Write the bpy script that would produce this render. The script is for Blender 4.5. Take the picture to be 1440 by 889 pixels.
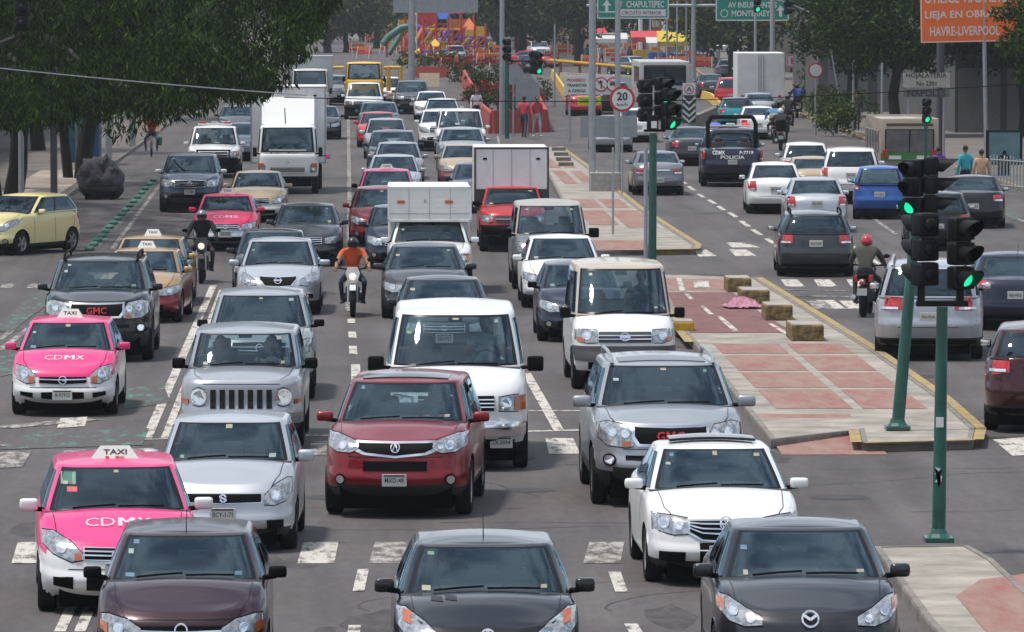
import bpy, bmesh, math, random
from mathutils import Vector, Matrix
from mathutils.bvhtree import BVHTree
for o in list(bpy.data.objects): bpy.data.objects.remove(o)
SC = bpy.context.scene
COL = SC.collection
R = math.radians
random.seed(7)
# ---------------------------------------------------------------- camera, sky, sun, exposure
FPX, PW, PH = 8400.0, 1440.0, 889.0          # focal length and size of the photograph in its pixels
CAMH, HORY, VPX = 6.7, -20.0, 510.0
PITCH = math.atan((PH/2 - HORY)/FPX)
YAW = math.atan((PW/2 - VPX)/FPX*math.cos(PITCH))
cam = bpy.data.objects.new('camera', bpy.data.cameras.new('camera'))
COL.objects.link(cam); SC.camera = cam
cam.location = (0, 0, CAMH)
cam.rotation_euler = (R(90) - PITCH, 0, -YAW)
cam.data.sensor_width = 36; cam.data.lens = 36*FPX/PW
cam.data.clip_start = 1; cam.data.clip_end = 6000
cam.data.dof.use_dof = False
CM = Matrix.Rotation(-YAW, 3, 'Z') @ Matrix.Rotation(R(90) - PITCH, 3, 'X')

world = bpy.data.worlds.new('World'); SC.world = world; world.use_nodes = True
SUN_EL, SUN_AZ = 71.0, 262.0                  # azimuth clockwise from +Y
wn = world.node_tree; wn.nodes.clear()
w_out = wn.nodes.new('ShaderNodeOutputWorld'); w_bg = wn.nodes.new('ShaderNodeBackground')
w_sky = wn.nodes.new('ShaderNodeTexSky'); w_sky.sky_type = 'NISHITA'; w_sky.sun_disc = False
w_sky.sun_elevation = R(SUN_EL); w_sky.sun_rotation = R(SUN_AZ)
w_sky.air_density = 1.3; w_sky.dust_density = 1.2
w_tc = wn.nodes.new('ShaderNodeTexCoord'); w_no = wn.nodes.new('ShaderNodeTexNoise'); w_no.inputs['Scale'].default_value = 5.0
w_no.inputs['Detail'].default_value = 6; w_no.inputs['Roughness'].default_value = .55
w_mp = wn.nodes.new('ShaderNodeMapping'); w_mp.inputs['Scale'].default_value = (1, 1, 2.0)
w_rp = wn.nodes.new('ShaderNodeValToRGB'); w_rp.color_ramp.elements[0].position = .42; w_rp.color_ramp.elements[1].position = .58
w_mx = wn.nodes.new('ShaderNodeMix'); w_mx.data_type = 'RGBA'; w_mx.inputs['B'].default_value = (8.6, 9.4, 10.6, 1)
wn.links.new(w_tc.outputs['Generated'], w_mp.inputs['Vector']); wn.links.new(w_mp.outputs[0], w_no.inputs['Vector'])
wn.links.new(w_no.outputs['Fac'], w_rp.inputs[0]); wn.links.new(w_rp.outputs[0], w_mx.inputs['Factor'])
wn.links.new(w_sky.outputs[0], w_mx.inputs['A']); wn.links.new(w_mx.outputs['Result'], w_bg.inputs['Color'])
w_bg.inputs['Strength'].default_value = .09
wn.links.new(w_bg.outputs[0], w_out.inputs['Surface'])
sun = bpy.data.objects.new('sun', bpy.data.lights.new('sun', 'SUN')); COL.objects.link(sun)
sun.data.energy = 3.0; sun.data.angle = R(6); sun.data.color = (1, .94, .85)
sun.rotation_euler = (R(90 - SUN_EL), 0, R(-SUN_AZ + 180))   # light comes from azimuth SUN_AZ
SC.view_settings.view_transform = 'Standard'; SC.view_settings.look = 'None'
SC.view_settings.exposure = 0.27; SC.view_settings.gamma = 1.0
SC.cycles.max_bounces = 6; SC.cycles.transparent_max_bounces = 12; SC.cycles.glossy_bounces = 3
SC.cycles.caustics_reflective = False; SC.cycles.caustics_refractive = False

def ray(px, py):
    return CM @ Vector(((px - PW/2)/FPX, -(py - PH/2)/FPX, -1))
def at(px, py, z=0.0):
    """the point at height z that the photograph shows at this pixel"""
    d = ray(px, py); t = (z - CAMH)/d.z
    return Vector((d.x*t, d.y*t, z))
def aty(px, py, Y):
    d = ray(px, py); t = Y/d.y
    return Vector((d.x*t, Y, CAMH + d.z*t))
def scale_at(Y): return FPX/Y               # pixels of the photograph per metre at distance Y

# ---------------------------------------------------------------- materials
MATS = {}
def newmat(name):
    m = bpy.data.materials.new(name); m.use_nodes = True
    nt = m.node_tree; b = nt.nodes['Principled BSDF']; return m, nt, b
def mat(name, col, rough=.6, metal=0, coat=0, noise=0, nscale=6, spec=.5, emit=0, bump=0, bscale=80):
    if name in MATS: return MATS[name]
    m, nt, b = newmat(name)
    b.inputs['Base Color'].default_value = (*col, 1); b.inputs['Roughness'].default_value = rough
    b.inputs['Metallic'].default_value = metal; b.inputs['Coat Weight'].default_value = coat
    b.inputs['Coat Roughness'].default_value = .06; b.inputs['Specular IOR Level'].default_value = spec
    if emit:
        b.inputs['Emission Color'].default_value = (*col, 1); b.inputs['Emission Strength'].default_value = emit
    if noise:
        tc = nt.nodes.new('ShaderNodeTexCoord'); n = nt.nodes.new('ShaderNodeTexNoise'); n.inputs['Scale'].default_value = nscale
        n.inputs['Detail'].default_value = 5; n.inputs['Roughness'].default_value = .65
        nt.links.new(tc.outputs['Object'], n.inputs['Vector'])
        r = nt.nodes.new('ShaderNodeValToRGB')
        a, c = 1 - noise, 1 + noise
        r.color_ramp.elements[0].position = .3; r.color_ramp.elements[1].position = .7
        r.color_ramp.elements[0].color = (col[0]*a, col[1]*a, col[2]*a, 1); r.color_ramp.elements[1].color = (min(1, col[0]*c), min(1, col[1]*c), min(1, col[2]*c), 1)
        nt.links.new(n.outputs['Fac'], r.inputs[0]); nt.links.new(r.outputs[0], b.inputs['Base Color'])
    if bump:
        tc = nt.nodes.new('ShaderNodeTexCoord'); n = nt.nodes.new('ShaderNodeTexNoise'); n.inputs['Scale'].default_value = bscale; n.inputs['Detail'].default_value = 4
        nt.links.new(tc.outputs['Object'], n.inputs['Vector'])
        bp = nt.nodes.new('ShaderNodeBump'); bp.inputs['Strength'].default_value = bump; bp.inputs['Distance'].default_value = .02
        nt.links.new(n.outputs['Fac'], bp.inputs['Height']); nt.links.new(bp.outputs[0], b.inputs['Normal'])
    MATS[name] = m; return m
def S(r, g, b):
    """sRGB 0-255 to linear"""
    f = lambda c: (c/255/12.92) if c/255 <= .04045 else ((c/255 + .055)/1.055)**2.4
    return (f(r), f(g), f(b))
def paint(name, col, metal=.0, rough=.34, dirt=.20):
    """car paint: clear coat, a little road dust that gathers low on the body"""
    if name in MATS: return MATS[name]
    m, nt, b = newmat(name)
    b.inputs['Metallic'].default_value = metal; b.inputs['Roughness'].default_value = rough
    b.inputs['Coat Weight'].default_value = .6; b.inputs['Specular IOR Level'].default_value = .3; b.inputs['Coat Roughness'].default_value = .07
    tc = nt.nodes.new('ShaderNodeTexCoord'); n = nt.nodes.new('ShaderNodeTexNoise'); n.inputs['Scale'].default_value = 3.5; n.inputs['Detail'].default_value = 6
    nt.links.new(tc.outputs['Object'], n.inputs['Vector'])
    sp = nt.nodes.new('ShaderNodeSeparateXYZ'); nt.links.new(tc.outputs['Object'], sp.inputs[0])
    mr = nt.nodes.new('ShaderNodeMapRange'); mr.inputs[1].default_value = .75; mr.inputs[2].default_value = .15; mr.inputs[3].default_value = dirt*.5; mr.inputs[4].default_value = dirt*4
    nt.links.new(sp.outputs['Z'], mr.inputs[0])
    mu = nt.nodes.new('ShaderNodeMath'); mu.operation = 'MULTIPLY'; nt.links.new(mr.outputs[0], mu.inputs[0]); nt.links.new(n.outputs['Fac'], mu.inputs[1])
    mx = nt.nodes.new('ShaderNodeMix'); mx.data_type = 'RGBA'; mx.inputs['A'].default_value = (*col, 1); mx.inputs['B'].default_value = (col[0]*.55+.03, col[1]*.55+.028, col[2]*.55+.026, 1)
    nt.links.new(mu.outputs[0], mx.inputs['Factor']); nt.links.new(mx.outputs['Result'], b.inputs['Base Color'])
    MATS[name] = m; return m
def glass(name, tint, refl=1.0, haze=.0):
    if name in MATS: return MATS[name]
    m, nt, b = newmat(name); nt.nodes.remove(b); out = nt.nodes['Material Output']
    tr = nt.nodes.new('ShaderNodeBsdfTransparent'); tr.inputs[0].default_value = (*tint, 1)
    gl = nt.nodes.new('ShaderNodeBsdfGlossy'); gl.inputs['Roughness'].default_value = .03; gl.inputs['Color'].default_value = (.62, .84, 1, 1)
    fr = nt.nodes.new('ShaderNodeFresnel'); fr.inputs['IOR'].default_value = 1.62
    mu = nt.nodes.new('ShaderNodeMath'); mu.operation = 'MULTIPLY_ADD'; mu.inputs[1].default_value = refl; mu.inputs[2].default_value = .02
    nt.links.new(fr.outputs[0], mu.inputs[0])
    df = nt.nodes.new('ShaderNodeBsdfDiffuse'); df.inputs[0].default_value = (.22, .34, .38, 1)
    mx0 = nt.nodes.new('ShaderNodeMixShader'); mx0.inputs[0].default_value = haze
    nt.links.new(tr.outputs[0], mx0.inputs[1]); nt.links.new(df.outputs[0], mx0.inputs[2])
    mx = nt.nodes.new('ShaderNodeMixShader')
    nt.links.new(mu.outputs[0], mx.inputs[0]); nt.links.new(mx0.outputs[0], mx.inputs[1]); nt.links.new(gl.outputs[0], mx.inputs[2])
    nt.links.new(mx.outputs[0], out.inputs['Surface']); MATS[name] = m; return m

M_glass = glass('windscreen_glass', (.80, .90, .90), 1.0, .03)
M_sglass = glass('side_glass', (.52, .60, .60), 1.0, .03)
M_tglass = glass('tinted_glass', (.12, .14, .15), 1.0, .03)
M_black = mat('black_plastic', (.0045, .0045, .005), .6, spec=.07)
M_frit = mat('black_glass_border', (.005, .005, .006), .3, spec=.25)
M_rubber = mat('tyre_rubber', (.012, .012, .013), .9, noise=.25, nscale=9, spec=.2)
M_rim = mat('alloy_rim', (.42, .43, .44), .35, .8)
M_steel = mat('dark_wheel', (.06, .06, .065), .5, .4)
M_chrome = mat('chrome', (.75, .76, .78), .15, 1)
M_lens = mat('lamp_lens', (.34, .36, .38), .12, .45, .8, noise=.55, nscale=16)
M_amber = mat('amber_lens', (.45, .11, .025), .2, 0, .8)
M_red = mat('red_lens', (.42, .012, .014), .2, 0, .9, noise=.4, nscale=12)
M_refl = mat('lamp_bowl', (.8, .82, .84), .1, .9)
M_under = mat('underbody', (.004, .004, .004), 1.0, spec=.0)
M_inside = mat('cabin_trim_low_shade', (.022, .023, .025), .8)
M_seat = mat('seat_cloth', (.07, .07, .075), .9)
M_plate = mat('number_plate', (.52, .52, .49), .5, noise=.12, nscale=30)
M_ink = mat('dark_ink', (.03, .03, .03), .6)
M_white = mat('white_plastic', (.7, .7, .69), .4)
M_skin = mat('skin', (.28, .15, .095), .6)
M_hair = mat('hair', (.012, .009, .007), .7)

# ---------------------------------------------------------------- mesh helpers
class G:
    """collects shapes in one bmesh and links them as ONE object"""
    def __init__(s): s.bm = bmesh.new()
    def _mi(s, faces, mi):
        for f in faces: f.material_index = mi
    def box(s, c, d, bev=0, mi=0, rot=None, M=None):
        r = bmesh.ops.create_cube(s.bm, size=1); v = r['verts']
        bmesh.ops.scale(s.bm, vec=d, verts=v)
        fs = set(f for x in v for f in x.link_faces); s._mi(fs, mi)
        if bev:
            es = list(set(e for x in v for e in x.link_edges))
            rb = bmesh.ops.bevel(s.bm, geom=es, offset=bev, segments=2, affect='EDGES', profile=.6)
            s._mi(rb['faces'], mi); v = list(set(x for f in rb['faces'] for x in f.verts) | set(x for x in v if x.is_valid))
        if rot: bmesh.ops.rotate(s.bm, matrix=rot, verts=v, cent=(0, 0, 0))
        bmesh.ops.translate(s.bm, vec=c, verts=v)
        if M: bmesh.ops.transform(s.bm, matrix=M, verts=v)
        return s
    def tube(s, pts, r, n=8, mi=0, caps=True):
        pts = [Vector(p) for p in pts]; rs = r if isinstance(r, (list, tuple)) else [r]*len(pts)
        rings = []; up = None
        for i, p in enumerate(pts):
            a = pts[max(0, i-1)]; b = pts[min(len(pts)-1, i+1)]; d = (b - a).normalized()
            if up is None:
                up = d.orthogonal().normalized()
            u = (up - d*up.dot(d)).normalized(); up = u; w = d.cross(u)
            rings.append([s.bm.verts.new(p + (u*math.cos(2*math.pi*k/n) + w*math.sin(2*math.pi*k/n))*rs[i]) for k in range(n)])
        for i in range(len(pts)-1):
            for k in range(n):
                f = s.bm.faces.new((rings[i][k], rings[i][(k+1) % n], rings[i+1][(k+1) % n], rings[i+1][k])); f.material_index = mi
        if caps:
            for q, rv in ((rings[0], True), (rings[-1], False)):
                f = s.bm.faces.new(list(reversed(q)) if rv else q); f.material_index = mi
        return s
    def cyl(s, a, b, r, r1=None, n=12, mi=0): return s.tube([a, b], [r, r if r1 is None else r1], n, mi)
    def lathe(s, prof, M=Matrix.Identity(4), n=24, mi=0, caps=False):
        """prof: (radius, height) pairs turned round local Z"""
        rings = [[s.bm.verts.new(M @ Vector((r*math.cos(2*math.pi*k/n), r*math.sin(2*math.pi*k/n), z))) for k in range(n)] for r, z in prof]
        for i in range(len(rings)-1):
            for k in range(n):
                f = s.bm.faces.new((rings[i][k], rings[i][(k+1) % n], rings[i+1][(k+1) % n], rings[i+1][k])); f.material_index = mi
        if caps:
            s.bm.faces.new(list(reversed(rings[0]))).material_index = mi; s.bm.faces.new(rings[-1]).material_index = mi
        return s
    def poly(s, pts, mi=0):
        f = s.bm.faces.new([s.bm.verts.new(p) for p in pts]); f.material_index = mi; return s
    def prism(s, pts, d, mi=0):
        """a flat outline pushed along d"""
        a = [s.bm.verts.new(p) for p in pts]; b = [s.bm.verts.new(Vector(p) + Vector(d)) for p in pts]; n = len(pts)
        fs = [s.bm.faces.new(list(reversed(a))), s.bm.faces.new(b)] + [s.bm.faces.new((a[i], a[(i+1) % n], b[(i+1) % n], b[i])) for i in range(n)]
        s._mi(fs, mi); return s
    def ball(s, c, r, mi=0, seg=12, sc=(1, 1, 1)):
        v = bmesh.ops.create_uvsphere(s.bm, u_segments=seg, v_segments=max(6, seg//2), radius=r)['verts']
        bmesh.ops.scale(s.bm, vec=sc, verts=v); bmesh.ops.translate(s.bm, vec=c, verts=v)
        s._mi(set(f for x in v for f in x.link_faces), mi); return s
    def raw(s, V, F, mi=0, mis=None):
        vs = [s.bm.verts.new(v) for v in V]
        for i, f in enumerate(F):
            try:
                q = s.bm.faces.new([vs[k] for k in f]); q.material_index = mis[i] if mis else mi
            except ValueError: pass
        return s
    def obj(s, name, mats, parent=None, smooth=False, fix=True, label=None):
        if fix: bmesh.ops.recalc_face_normals(s.bm, faces=s.bm.faces)
        me = bpy.data.meshes.new(name); s.bm.to_mesh(me); s.bm.free()
        for m in (mats if isinstance(mats, (list, tuple)) else [mats]): me.materials.append(m)
        if smooth:
            me.polygons.foreach_set('use_smooth', [True]*len(me.polygons))
            if smooth != 'all': me.set_sharp_from_angle(angle=R(40))
        o = bpy.data.objects.new(name, me); COL.objects.link(o)
        if parent: o.parent = parent
        if label: o['label'] = label
        return o
def thing(name, label, cat, loc=(0, 0, 0), rz=0, group=None):
    o = bpy.data.objects.new(name, None); COL.objects.link(o); o.empty_display_size = .3
    o.location = loc; o.rotation_euler = (0, 0, rz); tag(o, label, cat, group); return o
def tag(o, label, cat, group=None):
    o['label'] = label; o['category'] = cat
    if group: o['group'] = group
    return o
def struct(o, kind='structure'): o['kind'] = kind; return o
KIDS = {}
def copy_tree(o, parent=None):
    c = o.copy(); COL.objects.link(c); c.parent = parent
    for ch in list(o.children): copy_tree(ch, c)
    return c
TXT = {}
def text_geo(s, h, w=None, bold=0):
    """letters as flat faces in x,z centred on 0; h is the cap height, w the whole width"""
    cu = bpy.data.curves.new('lettering', 'FONT'); cu.body = s; cu.align_x = 'CENTER'; cu.size = 1; cu.offset = bold; cu.resolution_u = 2
    o = bpy.data.objects.new('lettering', cu); COL.objects.link(o)
    me = bpy.data.meshes.new_from_object(o); V = [v.co.copy() for v in me.vertices]; F = [tuple(p.vertices) for p in me.polygons]
    bpy.data.objects.remove(o); bpy.data.curves.remove(cu); bpy.data.meshes.remove(me)
    x0 = min(v.x for v in V); x1 = max(v.x for v in V); y0 = min(v.y for v in V); y1 = max(v.y for v in V)
    sy = h/(y1 - y0); sx = (w/(x1 - x0)) if w else sy
    return [((v.x - (x0+x1)/2)*sx, 0, (v.y - (y0+y1)/2)*sy) for v in V], F
def glyph_m(h, w, t=.26):
    """a capital M drawn in four strokes"""
    a, b, k = w/2, h/2, w*t
    Q = [[(-a, -b), (-a+k, -b), (-a+k, b), (-a, b)], [(a-k, -b), (a, -b), (a, b), (a-k, b)], [(-a+k*.2, b), (-a+k*1.1, b), (k*.35, -b*.25), (-k*.35, -b*.25)], [(a-k*1.1, b), (a-k*.2, b), (k*.35, -b*.25), (-k*.35, -b*.25)]]
    V, F = [], []
    for i, q in enumerate(Q): F.append(tuple(range(len(V), len(V)+4))); V += [(x, 0, z) for x, z in q]
    return V, F
def spl(keys, x):
    """smooth interpolation through (x, value...) keys, monotone"""
    if x <= keys[0][0]: return keys[0][1]
    if x >= keys[-1][0]: return keys[-1][1]
    for i in range(len(keys)-1):
        a, b = keys[i], keys[i+1]
        if a[0] <= x <= b[0]:
            h = b[0]-a[0]; t = (x-a[0])/h; d = (b[1]-a[1])/h
            def tan(j):
                if j == 0 or j == len(keys)-1: return (keys[min(j+1, len(keys)-1)][1]-keys[max(j-1, 0)][1])/(keys[min(j+1, len(keys)-1)][0]-keys[max(j-1, 0)][0])
                d0 = (keys[j][1]-keys[j-1][1])/(keys[j][0]-keys[j-1][0]); d1 = (keys[j+1][1]-keys[j][1])/(keys[j+1][0]-keys[j][0])
                return 0 if d0*d1 <= 0 else 2*d0*d1/(d0+d1)
            m0, m1 = tan(i), tan(i+1)
            return (2*t**3-3*t*t+1)*a[1] + (t**3-2*t*t+t)*h*m0 + (-2*t**3+3*t*t)*b[1] + (t**3-t*t)*h*m1
def lerp(a, b, t): return a + (b-a)*t
# ---------------------------------------------------------------- cars: a lofted shell with everything else laid on it
def half_outline(w, y0, y1, nf, mf, nr, mr, K=140):
    yc = (y0+y1)/2; l = (y1-y0)/2; P = []
    for i in range(K+1):
        a = math.pi*i/K
        s_, c_ = math.sin(a), math.cos(a)
        n, m = (nf, mf) if c_ > 0 else (nr, mr)
        # spread the samples so that flat ends and flanks are both dense
        P.append((w*abs(s_)**(2/n), yc - l*math.copysign(abs(c_)**(2/m), c_)))
    P[0] = (0, y0); P[-1] = (0, y1)
    return P
def resample(P, fr):
    D = [0]
    for a, b in zip(P, P[1:]): D.append(D[-1]+math.hypot(b[0]-a[0], b[1]-a[1]))
    out = []; j = 0
    for f in fr:
        t = f*D[-1]
        while j < len(P)-2 and D[j+1] < t: j += 1
        u = (t-D[j])/max(1e-9, D[j+1]-D[j]); u = min(1, max(0, u))
        out.append((lerp(P[j][0], P[j+1][0], u), lerp(P[j][1], P[j+1][1], u)))
    return out
def arc_at(P, test):
    """fraction of arc length of the first point where test is true"""
    D = [0]
    for a, b in zip(P, P[1:]): D.append(D[-1]+math.hypot(b[0]-a[0], b[1]-a[1]))
    for i, p in enumerate(P):
        if test(p): return D[i]/D[-1], D[-1]
    return 1, D[-1]

STY = {}
STY['hatch'] = dict(L=3.95, W=1.68, H=1.47, sill=.2, zt=[(0, .70), (.35, .80), (1.0, .97), (2.2, .97), (3.5, 1.0), (3.95, .96)], cowl=1.0, rf=1.75, rr=3.35, rb=3.82, ax=.78, rx=3.25, r=.3, wb=.95, wt=.74)
STY['sedan'] = dict(L=4.5, W=1.74, H=1.45, sill=.2, zt=[(0, .68), (.35, .78), (1.2, .95), (2.6, .97), (3.7, 1.02), (4.35, .99), (4.5, .9)], cowl=1.2, rf=2.05, rr=3.15, rb=3.82, ax=.88, rx=3.5, r=.31, wb=.93, wt=.72)
STY['suv'] = dict(L=4.65, W=1.87, H=1.68, sill=.27, zt=[(0, .92), (.3, 1.0), (1.2, 1.13), (2.5, 1.13), (4.65, 1.13)], cowl=1.15, rf=1.95, rr=4.1, rb=4.5, ax=.92, rx=3.6, r=.36, wb=.94, wt=.76)
STY['boxy'] = dict(L=4.4, W=1.76, H=1.67, sill=.28, zt=[(0, .98), (.25, 1.02), (1.2, 1.10), (2.5, 1.12), (4.4, 1.12)], cowl=1.2, rf=1.75, rr=4.15, rb=4.35, ax=.85, rx=3.45, r=.35, wb=.95, wt=.82, nf=4.5, mf=12)
STY['van'] = dict(L=4.75, W=1.70, H=1.98, sill=.25, zt=[(0, .95), (.25, 1.02), (.75, 1.18), (2.2, 1.2), (4.75, 1.2)], cowl=.7, rf=1.5, rr=4.5, rb=4.72, ax=.75, rx=3.6, r=.33, wb=.97, wt=.84, nf=3.6, mf=10)
STY['bigvan'] = dict(L=5.6, W=2.02, H=2.1, sill=.3, zt=[(0, 1.08), (.3, 1.16), (1.0, 1.27), (2.2, 1.28), (5.6, 1.28)], cowl=.85, rf=1.6, rr=5.35, rb=5.55, ax=.85, rx=4.3, r=.37, wb=.97, wt=.82, nf=3.8, mf=10)
STY['pickup'] = dict(L=5.0, W=1.78, H=1.66, sill=.35, zt=[(0, .98), (.25, 1.02), (1.25, 1.12), (2.5, 1.12), (3.3, 1.1), (5.0, 1.1)], cowl=1.25, rf=1.85, rr=2.9, rb=3.15, ax=.85, rx=3.9, r=.37, wb=.95, wt=.78, nf=4, mf=10)
STY['cab'] = dict(L=1.9, W=1.98, H=2.25, sill=.5, zt=[(0, 1.26), (.12, 1.3), (1.0, 1.33), (1.9, 1.33)], cowl=.1, rf=.38, rr=1.75, rb=1.86, ax=.95, rx=1.3, r=.40, wb=.98, wt=.90, nf=5, mf=8)
for k, s in STY.items():
    for a, b in dict(nf=3.0, mf=8, nr=4, mr=10, gnf=3.4, gmf=9, crown=.05, nose=[(0, .22), (.1, .12), (.25, .02), (.41, .0), (.48, .045), (.7, .075), (.88, .115), (1, .23)], tail=[(0, .18), (.15, .06), (.4, 0), (.48, .0), (.55, .05), (.8, .08), (1, .15)]).items(): s.setdefault(a, b)
STY['sedan']['tail'] = [(0, .18), (.15, .06), (.4, 0), (.55, .05), (.85, .08), (1, .2)]
STY['boxy']['nose'] = [(0, .18), (.12, .08), (.25, .0), (.42, .01), (.5, .06), (.9, .08), (1, .13)]
STY['cab']['nose'] = [(0, .10), (.12, .03), (.3, 0), (.9, .0), (1, .02)]
STY['cab']['tail'] = [(0, .0), (1, .0)]

def car_shell(P):
    """returns lower body (V, F, mi), greenhouse (V, F, region per face) and a BVH of both"""
    L, W, H = P['L'], P['W'], P['H']; hw = W/2
    NH = 74
    fr = [i/NH for i in range(NH+1)]
    zt = lambda y: spl(P['zt'], y)
    VL = [0, .05, .1, .17, .25, .33, .41, .48, .55, .62, .7, .78, .85, .91, .955, .985, 1]
    wfk = [(0, .90), (.06, .965), (.2, .995), (.4, 1.0), (.6, 1.0), (.8, .985), (.93, .96), (1, .90)]
    V, F, MI = [], [], []
    rings = []
    for v in VL:
        P0 = half_outline(hw*spl(wfk, v), spl(P['nose'], v), L - spl(P['tail'], v), P['nf'], P['mf'], P['nr'], P['mr'])
        Q = resample(P0, fr); ring = []
        for x, y in Q:
            z = P['sill'] + v*(zt(y) - P['sill']); ring.append((x, y, z))
        full = ring + [(-x, y, z) for x, y, z in reversed(ring[1:-1])]
        rings.append([len(V)+i for i in range(len(full))]); V += full
    n = len(rings[0])
    for a, b in zip(rings, rings[1:]):
        for i in range(n):
            F.append((a[i], a[(i+1) % n], b[(i+1) % n], b[i])); MI.append(0)
    # top cap: rows across the car
    top = rings[-1]; Mx = 12; rows = []
    for i in range(1, NH):
        a, b = top[i], top[n-i]; xa, y, z = V[a]
        row = [a]
        for k in range(1, Mx):
            t = k/Mx; x = lerp(xa, -xa, t); u = abs(x)/max(xa, 1e-6)
            cr = P['crown']*(1-u**2.2)*min(1, (y-V[top[0]][1])/.5)*min(1, max(0, (V[top[NH]][1]-y))/.3)
            row.append(len(V)); V.append((x, y, z + cr))
        row.append(b); rows.append((y, row))
    cab0, cab1 = P['cowl']-.02, P['rb']-.04
    for (ya, a), (yb, b) in zip(rows, rows[1:]):
        for k in range(Mx):
            F.append((a[k], a[k+1], b[k+1], b[k])); MI.append(1 if (cab0 < (ya+yb)/2 < cab1) else 0)
    f0, r0 = rows[0][1], rows[-1][1]
    F.append(tuple([top[0]] + f0[::-1])); MI.append(0)
    F.append(tuple([top[NH]] + r0)); MI.append(0)
    # wheel arches
    kill = set(); sn = {}
    for ay in (P['ax'], P['rx']) if not P.get('noarch') else ():
        R_ = P['r']*1.16
        for i, (x, y, z) in enumerate(V):
            d = math.hypot(y-ay, z-P['r'])
            if d < R_ and abs(x) > hw*.6 and i < len(rings)*n: kill.add(i); sn[i] = (ay, R_)
    F2, M2 = [], []
    for f, m in zip(F, MI):
        c = sum(1 for i in f if i in kill)
        if c == len(f): continue
        F2.append(f); M2.append(m)
    for i, (ay, R_) in sn.items():
        x, y, z = V[i]; dy, dz = y-ay, z-P['r']; d = max(1e-4, math.hypot(dy, dz)); V[i] = (x, ay+dy/d*R_, P['r']+dz/d*R_)
    lower = (V, F2, M2)
    # greenhouse
    GV, GF, GR = [], [], []
    GL = [0, .06, .10, .2, .35, .5, .65, .78, .86, .90, .935, .965, .985, 1]
    A, B, C_, D_, E_, F_, Gn = 13, 2, 8, 1, 8, 2, 10
    grings = []
    rh = lambda y: H - .045 - .05*((y - lerp(P['rf'], P['rr'], .4))/(L*.5))**2
    for v in GL:
        edge = max(0, (v-.92)/.08)
        w = lerp(hw*P['wb'], hw*P['wt'], min(1, v)**1.15) - .05*edge**2
        y0 = lerp(P['cowl'], P['rf'], v) - .03*math.sin(math.pi*v) + .05*edge**2
        y1 = lerp(P['rb'], P['rr'], v) + .05*math.sin(math.pi*v) - .04*edge**2
        P0 = half_outline(w, y0, y1, P['gnf'], P['gmf'], 4, 9)
        fa, T = arc_at(P0, lambda p: p[0] >= .885*w)
        fb = fa + P.get('apil', .085)/T
        fg, _ = arc_at(P0, lambda p: p[1] > (y0+y1)/2 and p[0] <= .86*w)
        cp = P.get('cpil', .14)
        ff = fg - cp/T
        span = ff - fb; bp = .05/T
        fm = fb + span*P.get('bpos', .46)
        br = [0, fa, fb, fm-bp, fm+bp, ff, fg, 1]; cn = [A, B, C_, D_, E_, F_, Gn]
        frs = []
        for s_ in range(7):
            for k in range(cn[s_]): frs.append(lerp(br[s_], br[s_+1], k/cn[s_]))
        frs.append(1)
        Q = resample(P0, frs); ring = []
        for x, y in Q:
            zb = zt(y) - .015; ring.append((x, y, lerp(zb, rh(y), min(1, v/.985))))
        m_ = len(ring)
        full = ring + [(-x, y, z) for x, y, z in reversed(ring[1:-1])]
        grings.append([len(GV)+i for i in range(len(full))]); GV += full
    n2 = len(grings[0]); NS = m_-1
    def seg(i):
        i = i if i < NS else n2-1-i
        c = 0
        for s_, k in enumerate(cn):
            if i < c+k: return s_, i-c, k
            c += k
    solid = P.get('solid', ())
    for j in range(len(GL)-1):
        v0, v1 = GL[j], GL[j+1]
        for i in range(n2):
            s_, k, K = seg(i); left = i >= NS
            reg = 'roof'
            if s_ == 0 and 0 < j < 10: reg = 'ws' if (2 <= j < 9 and k < K-1) else 'wsf'
            elif s_ == 6 and 1 <= j < 9: reg = 'rw' if (2 <= j < 8 and k > 0) else 'rwf'
            elif s_ in (2, 4) and 1 <= j < 8:
                reg = ('s1' if s_ == 2 else 's2') + ('L' if left else 'R')
                if j == 1 and False: reg = 'trim'
            elif s_ == 3 and 1 <= j < 8: reg = 'trim'
            if s_ in (2, 3, 4) and ('s1' if s_ == 2 else 's2') in solid and reg != 'roof': reg = 'roof'
            if s_ == 6 and 'rw' in solid: reg = 'roof'
            a, b = grings[j], grings[j+1]
            GF.append((a[i], a[(i+1) % n2], b[(i+1) % n2], b[i])); GR.append(reg)
    topg = grings[-1]; rowsg = []
    for i in range(1, NS):
        a, b = topg[i], topg[n2-i]; xa, y, z = GV[a]; row = [a]
        for k in range(1, 10):
            x = lerp(xa, -xa, k/10); u = abs(x)/xa
            e = min(1, (y-GV[topg[0]][1])/.35)*min(1, (GV[topg[NS]][1]-y)/.35)
            row.append(len(GV)); GV.append((x, y, z + .045*(1-u*u)*max(0, e)**.6))
        row.append(b); rowsg.append(row)
    for a, b in zip(rowsg, rowsg[1:]):
        for k in range(10): GF.append((a[k], a[k+1], b[k+1], b[k])); GR.append('roof')
    GF.append(tuple([topg[0]] + rowsg[0][::-1])); GR.append('roof')
    GF.append(tuple([topg[NS]] + rowsg[-1])); GR.append('roof')
    VV = list(V) + list(GV); off = len(V)
    FF = [f for f in F2] + [tuple(i+off for i in f) for f in GF]
    bvh = BVHTree.FromPolygons(VV, FF)
    return lower, (GV, GF, GR), bvh

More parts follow.
